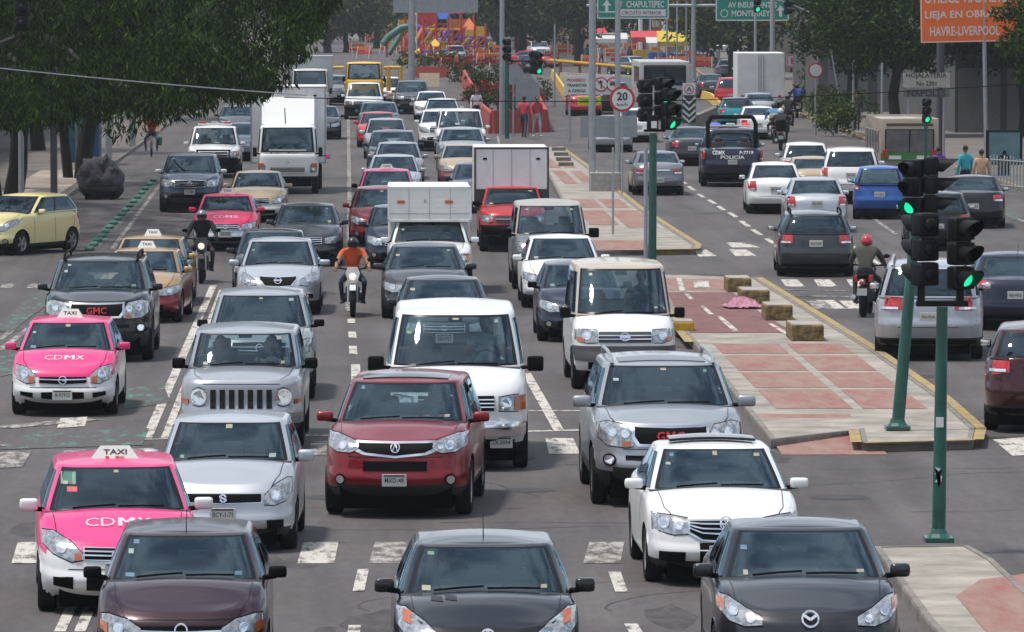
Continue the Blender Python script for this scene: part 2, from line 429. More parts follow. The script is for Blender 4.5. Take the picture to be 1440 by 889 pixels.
class Lay:
    """projects shapes onto the shell from the front, rear, side or top and lifts them a little"""
    def __init__(s, bvh, L, H): s.b, s.L, s.H = bvh, L, H
    def p(s, a, b, frm, eps):
        o, d = {'front': (Vector((a, -3, b)), Vector((0, 1, 0))), 'rear': (Vector((a, s.L+3, b)), Vector((0, -1, 0))),
                'top': (Vector((a, b, s.H+2)), Vector((0, 0, -1))), 'right': (Vector((3, a, b)), Vector((-1, 0, 0))), 'left': (Vector((-3, a, b)), Vector((1, 0, 0)))}[frm]
        h = s.b.ray_cast(o, d)
        if h[0] is None:
            h = s.b.find_nearest(o + d*3)
        n = h[1]
        if n.dot(d) > 0: n = -n
        # keep the lift mostly along the line of projection so thin parts never sink
        return h[0] + n*eps*.6 - d*eps*.6
    def strip(s, g, cols, frm='front', eps=.008, mirror=False, rows=4, sub=3, mi=0, depth=.03):
        """cols: (a, low, high) columns of a four-sided shape"""
        for sg in ((1, -1) if mirror else (1,)):
            cc = []
            for i in range(len(cols)-1):
                for k in range(sub):
                    t = k/sub; cc.append([lerp(cols[i][q], cols[i+1][q], t) for q in range(3)])
            cc.append(list(cols[-1]))
            grid = [[s.p(c[0]*sg, lerp(c[1], c[2], r/rows), frm, eps) for r in range(rows+1)] for c in cc]
            vs = [[g.bm.verts.new(p) for p in col] for col in grid]
            for i in range(len(vs)-1):
                for r in range(rows):
                    g.bm.faces.new((vs[i][r], vs[i+1][r], vs[i+1][r+1], vs[i][r+1])).material_index = mi
            # a skirt so the part has thickness
            inn = Vector((0, depth, 0)) if frm == 'front' else Vector((0, -depth, 0)) if frm == 'rear' else Vector((0, 0, -depth)) if frm == 'top' else Vector((-depth if frm == 'right' else depth, 0, 0))
            bd = [v for v in vs[0]] + [c[-1] for c in vs[1:]] + list(reversed(vs[-1][:-1])) + [c[0] for c in reversed(vs[1:-1])]
            b2 = [g.bm.verts.new(v.co + inn) for v in bd]; k = len(bd)
            for i in range(k):
                g.bm.faces.new((bd[i], bd[(i+1) % k], b2[(i+1) % k], b2[i])).material_index = mi
        return g
    def geo(s, g, V, F, a, b, frm='front', eps=.012, mi=0, flip=1):
        vs = [g.bm.verts.new(s.p(a + v[0]*flip, b + v[2], frm, eps)) for v in V]
        for f in F:
            try: g.bm.faces.new([vs[i] for i in f]).material_index = mi
            except ValueError: pass
    def disc(s, g, a, b, r, frm='front', eps=.012, mi=0, n=16, sy=1, inner=0):
        c = [(a + r*math.cos(2*math.pi*k/n), b + r*sy*math.sin(2*math.pi*k/n)) for k in range(n)]
        vs = [g.bm.verts.new(s.p(x, z, frm, eps)) for x, z in c]
        if inner:
            ci = [(a + r*inner*math.cos(2*math.pi*k/n), b + r*inner*sy*math.sin(2*math.pi*k/n)) for k in range(n)]
            vi = [g.bm.verts.new(s.p(x, z, frm, eps)) for x, z in ci]
            for k in range(n): g.bm.faces.new((vs[k], vs[(k+1) % n], vi[(k+1) % n], vi[k])).material_index = mi
        else: g.bm.faces.new(vs).material_index = mi
    def line(s, g, pts, w=.008, frm='front', eps=.004, mi=0, n=6):
        Q = []
        for a, b in zip(pts, pts[1:]):
            for k in range(n): Q.append((lerp(a[0], b[0], k/n), lerp(a[1], b[1], k/n)))
        Q.append(pts[-1])
        for i in range(len(Q)-1):
            a, b = Q[i], Q[i+1]; d = math.hypot(b[0]-a[0], b[1]-a[1]) or 1
            nx, nz = -(b[1]-a[1])/d*w/2, (b[0]-a[0])/d*w/2
            vs = [g.bm.verts.new(s.p(x, z, frm, eps)) for x, z in ((a[0]-nx, a[1]-nz), (b[0]-nx, b[1]-nz), (b[0]+nx, b[1]+nz), (a[0]+nx, a[1]+nz))]
            g.bm.faces.new(vs).material_index = mi

def mirror_pts(c): return [(-a, b, d) for a, b, d in reversed([q for q in c if q[0] > 1e-6])] + list(c)

def wheel_meshes(r, w=.2, spokes=5, steel=False):
    t = G(); My = Matrix.Rotation(R(90), 4, 'Y')
    ri = r*.66
    t.lathe([(ri, -w/2+.01), (r*.9, -w/2), (r*.98, -w/2+.02), (r, -w/2+.05), (r, w/2-.05), (r*.98, w/2-.02), (r*.9, w/2), (ri, w/2-.01)], My, 28)
    q = G()
    q.lathe([(ri, w/2-.015), (ri*.93, w/2-.03), (ri*.9, 0), (ri*.9, -w/2+.02)], My, 24, 0)
    q.lathe([(ri*.9, .0), (.02, .0)], My, 24, 1)
    if steel: q.lathe([(ri*.88, w/2-.06), (ri*.6, w/2-.04), (ri*.5, w/2-.02), (.06, w/2-.03), (.001, w/2-.03)], My, 20, 0)
    else:
        for k in range(spokes):
            a = 2*math.pi*k/spokes
            q.prism([My @ Vector((math.cos(a+d)*rr, math.sin(a+d)*rr, w/2-.05)) for rr, d in ((ri*.93, -.16), (ri*.93, .16), (.05, .5), (.05, -.5))], My @ Vector((0, 0, .03)))
        q.lathe([(.06, w/2-.06), (.06, w/2-.015), (.001, w/2-.012)], My, 12)
    return t, q

def make_car(P, face, col, name='parked_car', lod=0):
    """builds the parts under an Empty; the car's nose points to -Y, origin on the ground under the nose. lod 0 near, 1 middle, 2 far"""
    L, W, H = P['L'], P['W'], P['H']; hw = W/2
    root = bpy.data.objects.new(name, None); COL.objects.link(root)
    lower, green, bvh = car_shell(P)
    lay = Lay(bvh, L, H)
    two = face.get('two')                                       # second colour on the lower body
    zsplit = face.get('zsplit', .7)
    g = G(); V, F, MI = lower
    blk = face.get('shade_z', P['sill']+.09)  # body below this height is painted black to stand in for under-car shade
    mis = []
    for f, m in zip(F, MI):
        zc = sum(V[i][2] for i in f)/len(f); yc_ = sum(V[i][1] for i in f)/len(f)
        if m == 0 and two and zc < (zsplit(yc_) if callable(zsplit) else zsplit): m = 2
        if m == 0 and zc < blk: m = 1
        mis.append(m)
    g.raw(V, F, mis=mis)
    bmesh.ops.delete(g.bm, geom=[v for v in g.bm.verts if not v.link_faces], context='VERTS')
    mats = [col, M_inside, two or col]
    body = g.obj('body', mats, root, smooth='all')
    GV, GF, GR = green
    def region(nm, keys, mats_, mi=None, par=root):
        q = G(); used = {}
        for f, r in zip(GF, GR):
            if r in keys:
                vs = []
                for i in f:
                    if i not in used: used[i] = q.bm.verts.new(GV[i])
                    vs.append(used[i])
                q.bm.faces.new(vs).material_index = keys.index(r) if mi is None else mi
        if not q.bm.faces: q.bm.free(); return None
        return q.obj(nm, mats_, par, smooth='all')
    region('roof', ['roof', 'trim'], [face.get('roofcol', col), M_frit])
    gl = face.get('glass', M_glass)
    sgl = face.get('sglass', M_sglass)
    region('windshield', ['ws', 'wsf'], [gl, M_frit])
    for k in ('s1R', 's1L', 's2R', 's2L'): region('side_window', [k], [sgl])
    region('rear_window', ['rw', 'rwf'], [face.get('rglass', M_sglass), M_frit])
    # underbody and wheels
    g = G(); g.box((0, L/2, P['sill']*.5+.17), (W-.46, L-.42, .36)); g.box((0, L/2, P['sill']+.1), (W-.2, L-.45 if not P.get('noarch') else L-.2, .10)) if L < 2.2 else None
    g.obj('underbody', M_under, root)
    t, q = wheel_meshes(P['r'], .21, 5, face.get('steel', False))
    tyre = t.obj('tyre', M_rubber, None, smooth=True); rim = q.obj('rim', [face.get('rim', M_rim), M_black], None, smooth=True)
    tm, rm = tyre.data, rim.data; bpy.data.objects.remove(tyre); bpy.data.objects.remove(rim)
    for ay in (P['ax'], P['rx']):
        for sg in (1, -1):
            w = bpy.data.objects.new('wheel', None); COL.objects.link(w); w.parent = root; w.location = (sg*(hw-.115), ay, P['r']); w.rotation_euler = (0, 0, 0 if sg > 0 else math.pi)
            for nm, me in (('tyre', tm), ('rim', rm)):
                o = bpy.data.objects.new(nm, me); COL.objects.link(o); o.parent = w
    # lamps
    fz = lambda c: [(a*hw, lo, hi) for a, lo, hi in c]
    hl = fz(face['hl'])
    for sg in (1, -1):
        g = G(); c = [(a*sg, lo, hi) for a, lo, hi in hl]
        lay.strip(g, [(a, lo-.012, hi+.012) for a, lo, hi in c], eps=.004, mi=1)
        lay.strip(g, c, eps=.010)
        hlo = g.obj('headlight', [M_lens, M_black], root, smooth=True)
        if lod < 2:
            g = G()
            for (a, z, r) in face.get('bulb', [(sum(q[0] for q in hl)/len(hl)/hw, sum(q[1]+q[2] for q in hl)/len(hl)/2, .05)]):
                lay.disc(g, a*hw*sg, z, r, eps=.016, mi=0, inner=.75); lay.disc(g, a*hw*sg, z, r*.75, eps=.015, mi=1)
            g.obj('lamp', [M_chrome, M_refl], hlo)
        am = face.get('amber')
        if am:
            g = G(); lay.strip(g, [(a*hw*sg, lo, hi) for a, lo, hi in am], eps=.018, rows=2, sub=2); g.obj('turn_signal', M_amber, hlo)
    # grille and intakes
    if face.get('grille'):
        gr = mirror_pts(fz(face['grille']))
        g = G(); fr_ = face.get('gframe', .02)
        if fr_:
            x0 = max(q[0] for q in gr)
            big = [(a*(1+fr_/x0), lo-fr_, hi+fr_) for a, lo, hi in gr]
            lay.strip(g, big, eps=.010, mi=1)
        lay.strip(g, gr, eps=.018, mi=0)
        for z in face.get('bars', []):
            g2 = [(a, lerp(lo, hi, z)-.008, lerp(lo, hi, z)+.008) for a, lo, hi in gr]; lay.strip(g, g2, eps=.03, rows=1, mi=2, depth=.015)
        for (x, w_, lo, hi) in face.get('slots', []):
            pass
        gro = g.obj('grille', [M_black if not face.get('gridcol') else face['gridcol'], face.get('gframecol', M_chrome), face.get('barcol', M_chrome)], root, smooth=True)
    g = G(); any_ = False
    for c in face.get('intake', []):
        cc = fz(c)
        if cc[0][0] <= 1e-6: lay.strip(g, mirror_pts(cc), eps=.010)
        else: lay.strip(g, cc, eps=.010, mirror=True)
        any_ = True
    if any_: g.obj('air_intake', M_black, root, smooth=True)
    else: g.bm.free()
    for (a, z, r) in face.get('fog', []):
        for sg in (1, -1):
            g = G(); lay.disc(g, a*hw*sg, z, r*1.35, eps=.014, mi=1); lay.disc(g, a*hw*sg, z, r, eps=.020); g.obj('fog_lamp', [M_refl, M_black], root)
    if face.get('bumper'):                                        # black or chrome bumper bar: (lo, hi, material)
        lo, hi, bm_ = face['bumper']; g = G(); lay.strip(g, mirror_pts([(0, lo, hi), (hw*.5, lo, hi), (hw*.8, lo, hi), (hw*.97, lo, hi)]), eps=.035, sub=4, depth=.06)
        g.obj('front_bumper', bm_, root, smooth=True)
    # emblem
    em = face.get('emblem'); 
    if em:
        kind, z, r = em; g = G()
        if kind == 'GMC':
            
            for ch_, dx in (('G', -1.35), ('M', 0), ('C', 1.3)):
                Vt, Ft = glyph_m(r*1.15, r*1.25, .24) if ch_ == 'M' else text_geo(ch_, r*1.15, r*1.05, .02)
                lay.geo(g, Vt, Ft, dx*r, z, eps=.04)
            o = g.obj('emblem', mat('emblem_red', (.45, .02, .03), .3), root)
        else:
            if kind == 'bow':
                g.raw([lay.p(x, z_, 'front', .035) for x, z_ in ((-r*1.5, z-.3*r), (-.5*r, z-.3*r), (-.5*r, z-.6*r), (.5*r, z-.6*r), (.5*r, z-.3*r), (1.5*r, z-.3*r), (1.2*r, z+.3*r), (.5*r, z+.3*r), (.5*r, z+.6*r), (-.5*r, z+.6*r), (-.5*r, z+.3*r), (-1.2*r, z+.3*r))], [tuple(range(12))])
            elif kind == 'S':
                lay.line(g, [(r*.8, z+r*.3), (0, z+r), (-r*.9, z+r*.35), (r*.9, z-r*.35), (0, z-r), (-r*.8, z-r*.3)], r*.45, eps=.035, n=3)
            else:
                lay.disc(g, 0, z, r, eps=.034, inner=.8, sy=.85 if kind in ('wing', 'bar') else 1)
                if kind == 'VW':
                    for pts in ([(-r*.5, z+r*.7), (0, z+.05*r), (r*.5, z+r*.7)], [(-r*.75, z+r*.3), (-r*.35, z-r*.65), (0, z-.05*r), (r*.35, z-r*.65), (r*.75, z+r*.3)]): lay.line(g, pts, r*.16, eps=.034, n=2)
                elif kind == 'bar': lay.line(g, [(-r*1.1, z), (r*1.1, z)], r*.42, eps=.038, n=2)
                elif kind == 'A': lay.line(g, [(-r*.5, z-r*.8), (-r*.1, z+r*.8), (r*.1, z+r*.8), (r*.5, z-r*.8)], r*.18, eps=.034, n=2)
                elif kind == 'wing': lay.line(g, [(-r*.85, z+r*.45), (0, z-r*.1), (r*.85, z+r*.45)], r*.28, eps=.036, n=2)
                elif kind == 'bolt': lay.line(g, [(-r*.9, z+.1*r), (r*.1, z+.1*r), (-.1*r, z-.1*r), (r*.9, z-.1*r)], r*.2, eps=.036, n=2)
            g.obj('emblem', M_chrome, root)
    # number plate
    if face.get('plate') is not False:
        px_, pz, txt = face.get('plate', (0, .42, 'M-71'))
        y = lay.p(px_*hw, pz, 'front', .0).y - .055
        g = G(); g.box((px_*hw, y, pz), (.31, .02, .155), .006); pl = g.obj('number_plate', M_plate, root)
        if lod < 2:
            g = G(); Vt, Ft = text_geo(txt, .06, .24, .01); g.raw([(px_*hw+x, y-.0125, pz+z) for x, _, z in Vt], Ft); g.box((px_*hw, y-.0115, pz+.058), (.26, .003, .018)); g.obj('lettering', M_ink, pl, fix=False)
    # rear lamps, plate, bumper
    tl = fz(face.get('tl', [(.62, P['zt'][-1][1]-.22, P['zt'][-1][1]-.06), (.93, P['zt'][-1][1]-.24, P['zt'][-1][1]-.05)]))
    if face.get('rear', True) and not P.get('norear'):
        for sg in (1, -1):
            g = G(); lay.strip(g, [(a*sg, lo, hi) for a, lo, hi in tl], frm='rear', eps=.014)
            tlo = g.obj('tail_light', M_red, root, smooth=True)
            if lod < 2:
                g = G(); c = tl; am_ = (c[0][0]+c[-1][0])/2; lay.strip(g, [(lerp(c[0][0], c[-1][0], .15)*sg, c[0][1]+.01, c[0][1]+.05), (lerp(c[0][0], c[-1][0], .8)*sg, c[0][1]+.01, c[0][1]+.05)], frm='rear', eps=.022, rows=1)
                g.obj('reverse_lamp', M_refl, tlo)
        rz = face.get('rplate', .62)
        y = lay.p(0, rz, 'rear', 0).y + .025
        g = G(); g.box((0, y, rz), (.31, .02, .155), .006); pl = g.obj('number_plate', M_plate, root)
        if lod < 2:
            g = G(); Vt, Ft = text_geo(face.get('plate', (0, 0, 'M-71'))[2], .06, .24, .01) if face.get('plate') else text_geo('421-XZB', .06, .24, .01)
            g.raw([(-x, y+.0125, rz+z) for x, _, z in Vt], Ft); g.obj('lettering', M_ink, pl, fix=False)
        g = G(); lay.strip(g, mirror_pts([(0, P['sill']+.04, P['sill']+.12), (hw*.6, P['sill']+.04, P['sill']+.12), (hw*.88, P['sill']+.05, P['sill']+.12)]), frm='rear', eps=.012, sub=4)
        g.obj('rear_valance', M_black, root, smooth=True)
        if lod < 2:
            g = G(); zr = P['zt'][-1][1]
            lay.line(g, [(-hw*.8, P['sill']+.34), (hw*.8, P['sill']+.34)], .012, 'rear')
            if face.get('reartrim'): lay.strip(g, mirror_pts([(0, zr-.10, zr-.06), (hw*.4, zr-.10, zr-.06)]), frm='rear', eps=.016, mi=1)
            g.obj('tailgate_seam', [M_frit, M_chrome], root)
    # seams, wipers
    if lod < 2:
        g = G(); zb = P['zt'][0][1]
        y_c = P['cowl']
        hx = face.get('hoodx', .80)*hw
        if P['cowl'] > .96: lay.line(g, [(hx*.78, .16), (hx*.95, .5), (hx, y_c*.95)], .010, 'top', .003); lay.line(g, [(-hx*.78, .16), (-hx*.95, .5), (-hx, y_c*.95)], .010, 'top', .003)
        zs = face.get('seam', None)
        if zs: lay.line(g, [(-hw*.62, zs), (0, zs), (hw*.62, zs)], .010, 'front', .003, n=10)
        for frm in ('right', 'left'):
            d0, d1, d2 = P['cowl']+.18, lerp(P['cowl'], P['rb'], .46), lerp(P['cowl'], P['rb'], .82)
            for yy in (d0, d1, d2): lay.line(g, [(yy, P['sill']+.12), (yy, spl(P['zt'], yy)-.03)], .012, frm, .003)
        g.obj('panel_seams', M_frit, root)
        g = G()
        for x0, x1 in ((-.55, -.02), (.02, .58)):
            a = lay.p(x0*hw, P['cowl']-.01, 'top', .02); b = lay.p(x1*hw, P['cowl']+.07, 'top', .03)
            g.tube([a, lerp(a, b, .5)+Vector((0, 0, .004)), b], .011, 5)
        g.obj('wiper', M_black, root)
    # mirrors
    mz, my = face.get('mz', spl(P['zt'], P['cowl'])+.06), P['cowl']+face.get('my', .42)
    ms = tuple(q*.88 for q in face.get('ms', (.20, .10, .13))); mc = face.get('mcol', col)
    for sg in (1, -1):
        g = G(); x = sg*(hw*P['wb'] + ms[0]*.5+.02)
        g.box((x, my, mz), ms, min(ms)*.36); 
        g.tube([(sg*hw*.90, my+.03, mz-.06), (x-sg*.02, my, mz-.04)], .028, 6, 1)
        g.box((x, my+ms[1]*.5, mz), (ms[0]*.8, .012, ms[2]*.75), .004, 2)
        g.obj('side_mirror', [mc, M_black, M_chrome], root, smooth='all')
    # cabin
    if lod < 2 or True:
        zb = spl(P['zt'], P['cowl'])
        g = G(); yy = lerp(P['cowl'], P['rf'], .9)+.45
        n_rows = 1 if lod == 2 or P.get('rows') == 1 else 2
        for rr in range(n_rows):
            for sx in ((-1, 1) if rr == 0 else (-1, 1)):
                so = G(); so.box((sx*hw*.42, yy+rr*.85, zb+.04), (.46, .14, .34), .05); so.box((sx*hw*.42, yy+rr*.85+.02, zb+.27), (.24, .1, .16), .04); so.obj('seat', face.get('seat', M_seat), root, smooth='all')
        g.bm.free()
        if lod < 2:
            g = G(); t = .87; g.box((0, lerp(P['cowl'], P['rf'], .86)+.10, lerp(zb, H, .80)), (.20, .03, .07), .02); g.obj('rear_view_mirror', M_black, root)
            g = G(); M4 = Matrix.Translation((hw*.42, lerp(P['cowl'], P['rf'], .7)+.05, zb+.06)) @ Matrix.Rotation(R(65), 4, 'X')
            g.lathe([(.185, -.012), (.197, 0), (.185, .012), (.173, 0), (.185, -.012)], M4, 20); g.obj('steering_wheel', M_black, root)
    return root, lay
# ---------------------------------------------------------------- ground, roads, islands
def worn(name, paintcol, basecol, lo, hi, scale=(1.2, .5, 1), rough=.85, detail=5):
    """worn paint over a darker or paler ground: real wear with a shape of its own"""
    m, nt, b = newmat(name); b.inputs['Roughness'].default_value = rough; b.inputs['Specular IOR Level'].default_value = .25
    tc = nt.nodes.new('ShaderNodeTexCoord'); mp = nt.nodes.new('ShaderNodeMapping'); mp.inputs['Scale'].default_value = scale
    n = nt.nodes.new('ShaderNodeTexNoise'); n.inputs['Scale'].default_value = 3.0; n.inputs['Detail'].default_value = detail; n.inputs['Roughness'].default_value = .72
    r = nt.nodes.new('ShaderNodeValToRGB'); r.color_ramp.elements[0].position = lo; r.color_ramp.elements[1].position = hi
    r.color_ramp.elements[0].color = (*basecol, 1); r.color_ramp.elements[1].color = (*paintcol, 1)
    nt.links.new(tc.outputs['Object'], mp.inputs[0]); nt.links.new(mp.outputs[0], n.inputs['Vector']); nt.links.new(n.outputs['Fac'], r.inputs[0]); nt.links.new(r.outputs[0], b.inputs['Base Color'])
    return m
def asphalt():
    m, nt, b = newmat('asphalt'); b.inputs['Roughness'].default_value = .8; b.inputs['Specular IOR Level'].default_value = .35
    tc = nt.nodes.new('ShaderNodeTexCoord')
    def noise(sc, det, mpS=(1, 1, 1)):
        mp = nt.nodes.new('ShaderNodeMapping'); mp.inputs['Scale'].default_value = mpS
        n = nt.nodes.new('ShaderNodeTexNoise'); n.inputs['Scale'].default_value = sc; n.inputs['Detail'].default_value = det; n.inputs['Roughness'].default_value = .6
        nt.links.new(tc.outputs['Object'], mp.inputs[0]); nt.links.new(mp.outputs[0], n.inputs['Vector']); return n
    def ramp(n, p0, c0, p1, c1):
        r = nt.nodes.new('ShaderNodeValToRGB'); r.color_ramp.elements[0].position = p0; r.color_ramp.elements[1].position = p1
        r.color_ramp.elements[0].color = (*c0, 1); r.color_ramp.elements[1].color = (*c1, 1); nt.links.new(n.outputs['Fac'], r.inputs[0]); return r
    a = ramp(noise(1.0, 6, (1.4, .05, 1)), .32, (.074, .066, .066), .68, (.108, .098, .096))     # long wheel tracks
    c = ramp(noise(.5, 7, (1, .35, 1)), .35, (.80, .80, .80), .65, (1.12, 1.11, 1.10))
    d = ramp(noise(9, 3, (1, .25, 1)), .3, (.86, .86, .86), .7, (1.13, 1.13, 1.13))
    f = ramp(noise(.09, 4, (2.5, .5, 1)), .55, (1, 1, 1), .60, (.80, .80, .81))                   # darker resurfaced patches
    cur = a
    for q in (c, d, f):
        mx = nt.nodes.new('ShaderNodeMix'); mx.data_type = 'RGBA'; mx.blend_type = 'MULTIPLY'; mx.inputs['Factor'].default_value = 1
        nt.links.new(cur.outputs[0] if cur is a else cur.outputs['Result'], mx.inputs['A']); nt.links.new(q.outputs[0], mx.inputs['B']); cur = mx
    nt.links.new(cur.outputs['Result'], b.inputs['Base Color'])
    return m
M_asph = asphalt()
M_conc = mat('worn_concrete', (.29, .262, .225), .9, noise=.38, nscale=1.3)
M_concd = mat('kerb_concrete', (.19, .17, .15), .9, noise=.35, nscale=3)
M_earth = mat('paved_ground', (.12, .11, .10), .95, noise=.3, nscale=.3)
M_paint = worn('white_road_paint', (.50, .47, .42), (.11, .10, .098), .38, .50, (2.2, .55, 1))
M_paintw = worn('worn_white_paint', (.38, .36, .33), (.10, .09, .09), .42, .60, (2.0, .6, 1))
M_green = worn('worn_green_paint', (.07, .27, .21), (.095, .088, .086), .52, .68, (1.6, .35, 1))
M_redp = worn('worn_red_paving', (.25, .088, .078), (.29, .20, .165), .36, .74, (1.1, .25, 1))
M_dred = worn('dark_red_ramp', (.135, .07, .068), (.20, .10, .095), .4, .7, (1, .4, 1))
M_yel = worn('yellow_kerb_paint', (.40, .28, .09), (.24, .20, .15), .42, .58, (2, 1.4, 3))
M_yblk = worn('yellow_black_block', (.30, .20, .07), (.07, .06, .05), .40, .60, (2.2, 3, 3))

g = G(); g.poly([(-900, -60, -.03), (900, -60, -.03), (900, 3000, -.03), (-900, 3000, -.03)]); struct(g.obj('ground', M_earth))
g = G(); g.poly([(-9.3, 25, 0), (21, 25, 0), (21.5, 260, 0), (24, 420, 0), (36, 760, 0), (-9.3, 760, 0)]); g.poly([(-9.3, 25, 0), (-9.3, 186, 0), (-90, 186, 0), (-90, 25, 0)])
g.poly([(21, 25, 0), (90, 25, 0), (90, 150, 0), (21.25, 150, 0)]); struct(g.obj('road', M_asph))

def island(name, outline, h=.14, border=.17, mats=None):
    """a raised pavement with a kerb stone all round; outline is a list of x,y"""
    mats = mats or [M_conc, M_concd]
    n = len(outline); P_ = [Vector((x, y, 0)) for x, y in outline]
    area = sum(P_[i].x*P_[(i+1) % n].y - P_[(i+1) % n].x*P_[i].y for i in range(n))
    if area < 0: P_.reverse()
    inn = []
    for i in range(n):
        a, b, c = P_[i-1], P_[i], P_[(i+1) % n]
        d1, d2 = (b-a).normalized(), (c-b).normalized(); n1, n2 = Vector((-d1.y, d1.x, 0)), Vector((-d2.y, d2.x, 0))
        m_ = (n1+n2); m_ = m_/max(.3, m_.length_squared)*2*border*.5*1.0 if m_.length > .01 else n1*border
        inn.append(b + m_)
    g = G(); top = [p + Vector((0, 0, h-.012)) for p in inn]; g.poly(top)
    o = struct(g.obj(name, mats[0]))
    g = G()
    for i in range(n):
        j = (i+1) % n
        a, b, c, d = P_[i], P_[j], inn[j], inn[i]; H_ = Vector((0, 0, h)); H2 = Vector((0, 0, h-.03)); e = (inn[i]-P_[i])*.12; e2 = (inn[j]-P_[j])*.12
        g.raw([a, b, b+H2, a+H2, b+H_+e2, a+H_+e, c+H_, d+H_, c, d], [(0, 1, 2, 3), (3, 2, 4, 5), (5, 4, 6, 7), (7, 6, 8, 9)])
    k = struct(g.obj('kerb', mats[1])); return o, k
def px2(*pts): return [tuple(at(x, y, .14)[:2]) for x, y in pts]
ZC = [0]
def quadsheet(g, pts, z, mi=0):
    ZC[0] += 1; z = z + (ZC[0] % 24)*.0003
    g.poly([(*tuple(at(x, y, z)[:2]), z) for x, y in pts], mi)
def yy(py): return FPX*CAMH/(py-HORY)
I1 = px2((1228, 768), (1362, 766), (1398, 786), (1520, 900), (1600, 1000), (1420, 1000), (1300, 868)); island('pavement', I1)
I2 = px2((1084, 618), (1208, 604), (1212, 622), (1368, 618), (1372, 602), (1325, 560), (1225, 490), (1062, 390), (918, 384), (958, 460)); 
island('pavement', I2)
I3 = px2((838, 352), (975, 350), (978, 344), (900, 294), (830, 238), (786, 206), (760, 206), (768, 240), (800, 300)); island('pavement', I3)
# ramp of red paving at the near end of the middle island
g = G(); 
for y0, y1, a0, a1 in ((597, 634, 6.0, 7.45),):
    Y0, Y1 = yy(y0), yy(y1+4)
    g.raw([(6.02, Y0, .142), (7.45, Y0, .142), (7.5, Y1-.5, .006), (5.98, Y1-.5, .006)], [(0, 1, 2, 3)])
struct(g.obj('paving_ramp', M_redp, fix=False))
def red_panels(rows, cols, z=.134):
    g = G()
    for (ya, yb) in rows:
        for (xa, xb) in cols:
            A, B = FPX*(CAMH-z)/(ya-HORY), FPX*(CAMH-z)/(yb-HORY)
            fa = (lambda Y, q: q) 
            g.poly([(xa, A, z), (xb, A, z), (xb, B, z), (xa, B, z)])
    return g
g = red_panels([(484, 498), (501, 522), (525, 546), (549, 576)], [(6.42, 7.62), (7.78, 8.78)])
struct(g.obj('red_paving', M_redp))
g = G()
for (ya, yb, xa, xb) in ((222, 236, 6.75, 7.15), (222, 236, 7.3, 7.7), (240, 258, 6.7, 7.15), (240, 256, 7.35, 7.75), (280, 292, 6.4, 7.1), (280, 292, 7.25, 7.9), (296, 316, 6.25, 7.05), (296, 320, 7.2, 8.05), (338, 352, 5.9, 7.3)):
    A, B = FPX*(CAMH-.134)/(ya-HORY), FPX*(CAMH-.134)/(yb-HORY); g.poly([(xa, A, .134), (xb, A, .134), (xb, B, .134), (xa, B, .134)])
struct(g.obj('red_paving', M_redp))
g = G(); quadsheet(g, [(1345, 838), (1378, 815), (1470, 803), (1560, 900), (1400, 905)], .134); struct(g.obj('red_paving', M_redp))
g = G(); quadsheet(g, [(930, 391), (1018, 393), (1024, 408), (934, 408)], .134, 0); quadsheet(g, [(935, 411), (1030, 411), (1070, 440), (1118, 468), (1000, 468), (962, 468), (948, 440)], .134, 1)
struct(g.obj('red_paving', [M_redp, M_dred]))
g = G()
for q in ([(951, 391), (958, 391), (964, 409), (956, 409)], [(962, 413), (968, 413), (976, 421), (970, 421)], [(984, 430), (990, 430), (1004, 442), (997, 442)], [(1008, 445), (1015, 445), (1040, 466), (1031, 466)], [(1080, 455), (1086, 455), (1112, 470), (1104, 470)], [(975, 395), (996, 395), (998, 405), (977, 405)]):
    quadsheet(g, q, .139)
struct(g.obj('road_marking', M_paint))
# yellow painted kerb edges (thin paint layers on the kerb stones)
def kerb_paint(line, z=.1445, w=.16, side=-1, face=True):
    g = G(); Q = [at(x, y, .14) for x, y in line]
    for a, b in zip(Q, Q[1:]):
        d = (b-a).normalized(); n_ = Vector((d.y, -d.x, 0))*side
        g.raw([(a.x, a.y, z), (b.x, b.y, z), (b.x+n_.x*w, b.y+n_.y*w, z), (a.x+n_.x*w, a.y+n_.y*w, z)], [(0, 1, 2, 3)])
        o = -n_*.004
        g.raw([(a.x+o.x, a.y+o.y, .02), (b.x+o.x, b.y+o.y, .02), (b.x+o.x, b.y+o.y, z), (a.x+o.x, a.y+o.y, z)], [(0, 1, 2, 3)])
    return struct(g.obj('kerb_paint', M_yel))
kerb_paint([(1062, 390), (1225, 490), (1325, 560), (1372, 602), (1368, 618), (1212, 622), (1208, 604)], side=-1)
kerb_paint([(786, 206), (830, 238), (900, 294), (978, 344), (975, 350), (910, 351)], side=-1)
kerb_paint([(918, 384), (958, 460), (975, 481)], side=1)
# pavement beside the road, left and right
island('sidewalk', [(-9.3, 187), (-9.3, 420), (-12, 760), (-60, 760), (-60, 187)], .12, .15, [mat('dark_pavement', (.13, .115, .10), .95, noise=.3, nscale=.5), M_concd])  # pavement colour darkened to stand in for shade under the trees
island('sidewalk', [(21.4, 152), (21.8, 260), (24.4, 420), (37, 760), (110, 760), (110, 152)], .12, .18, [MATS['dark_pavement'], M_yel])
M_pale = mat('dusty_pavement', (.36, .30, .255), .95, noise=.2, nscale=.5)
g = G(); g.poly([(-11.5, 189, .122), (-9.6, 189, .122), (-9.6, 214, .122), (-11.5, 214, .122)]); struct(g.obj('pavement', M_pale))

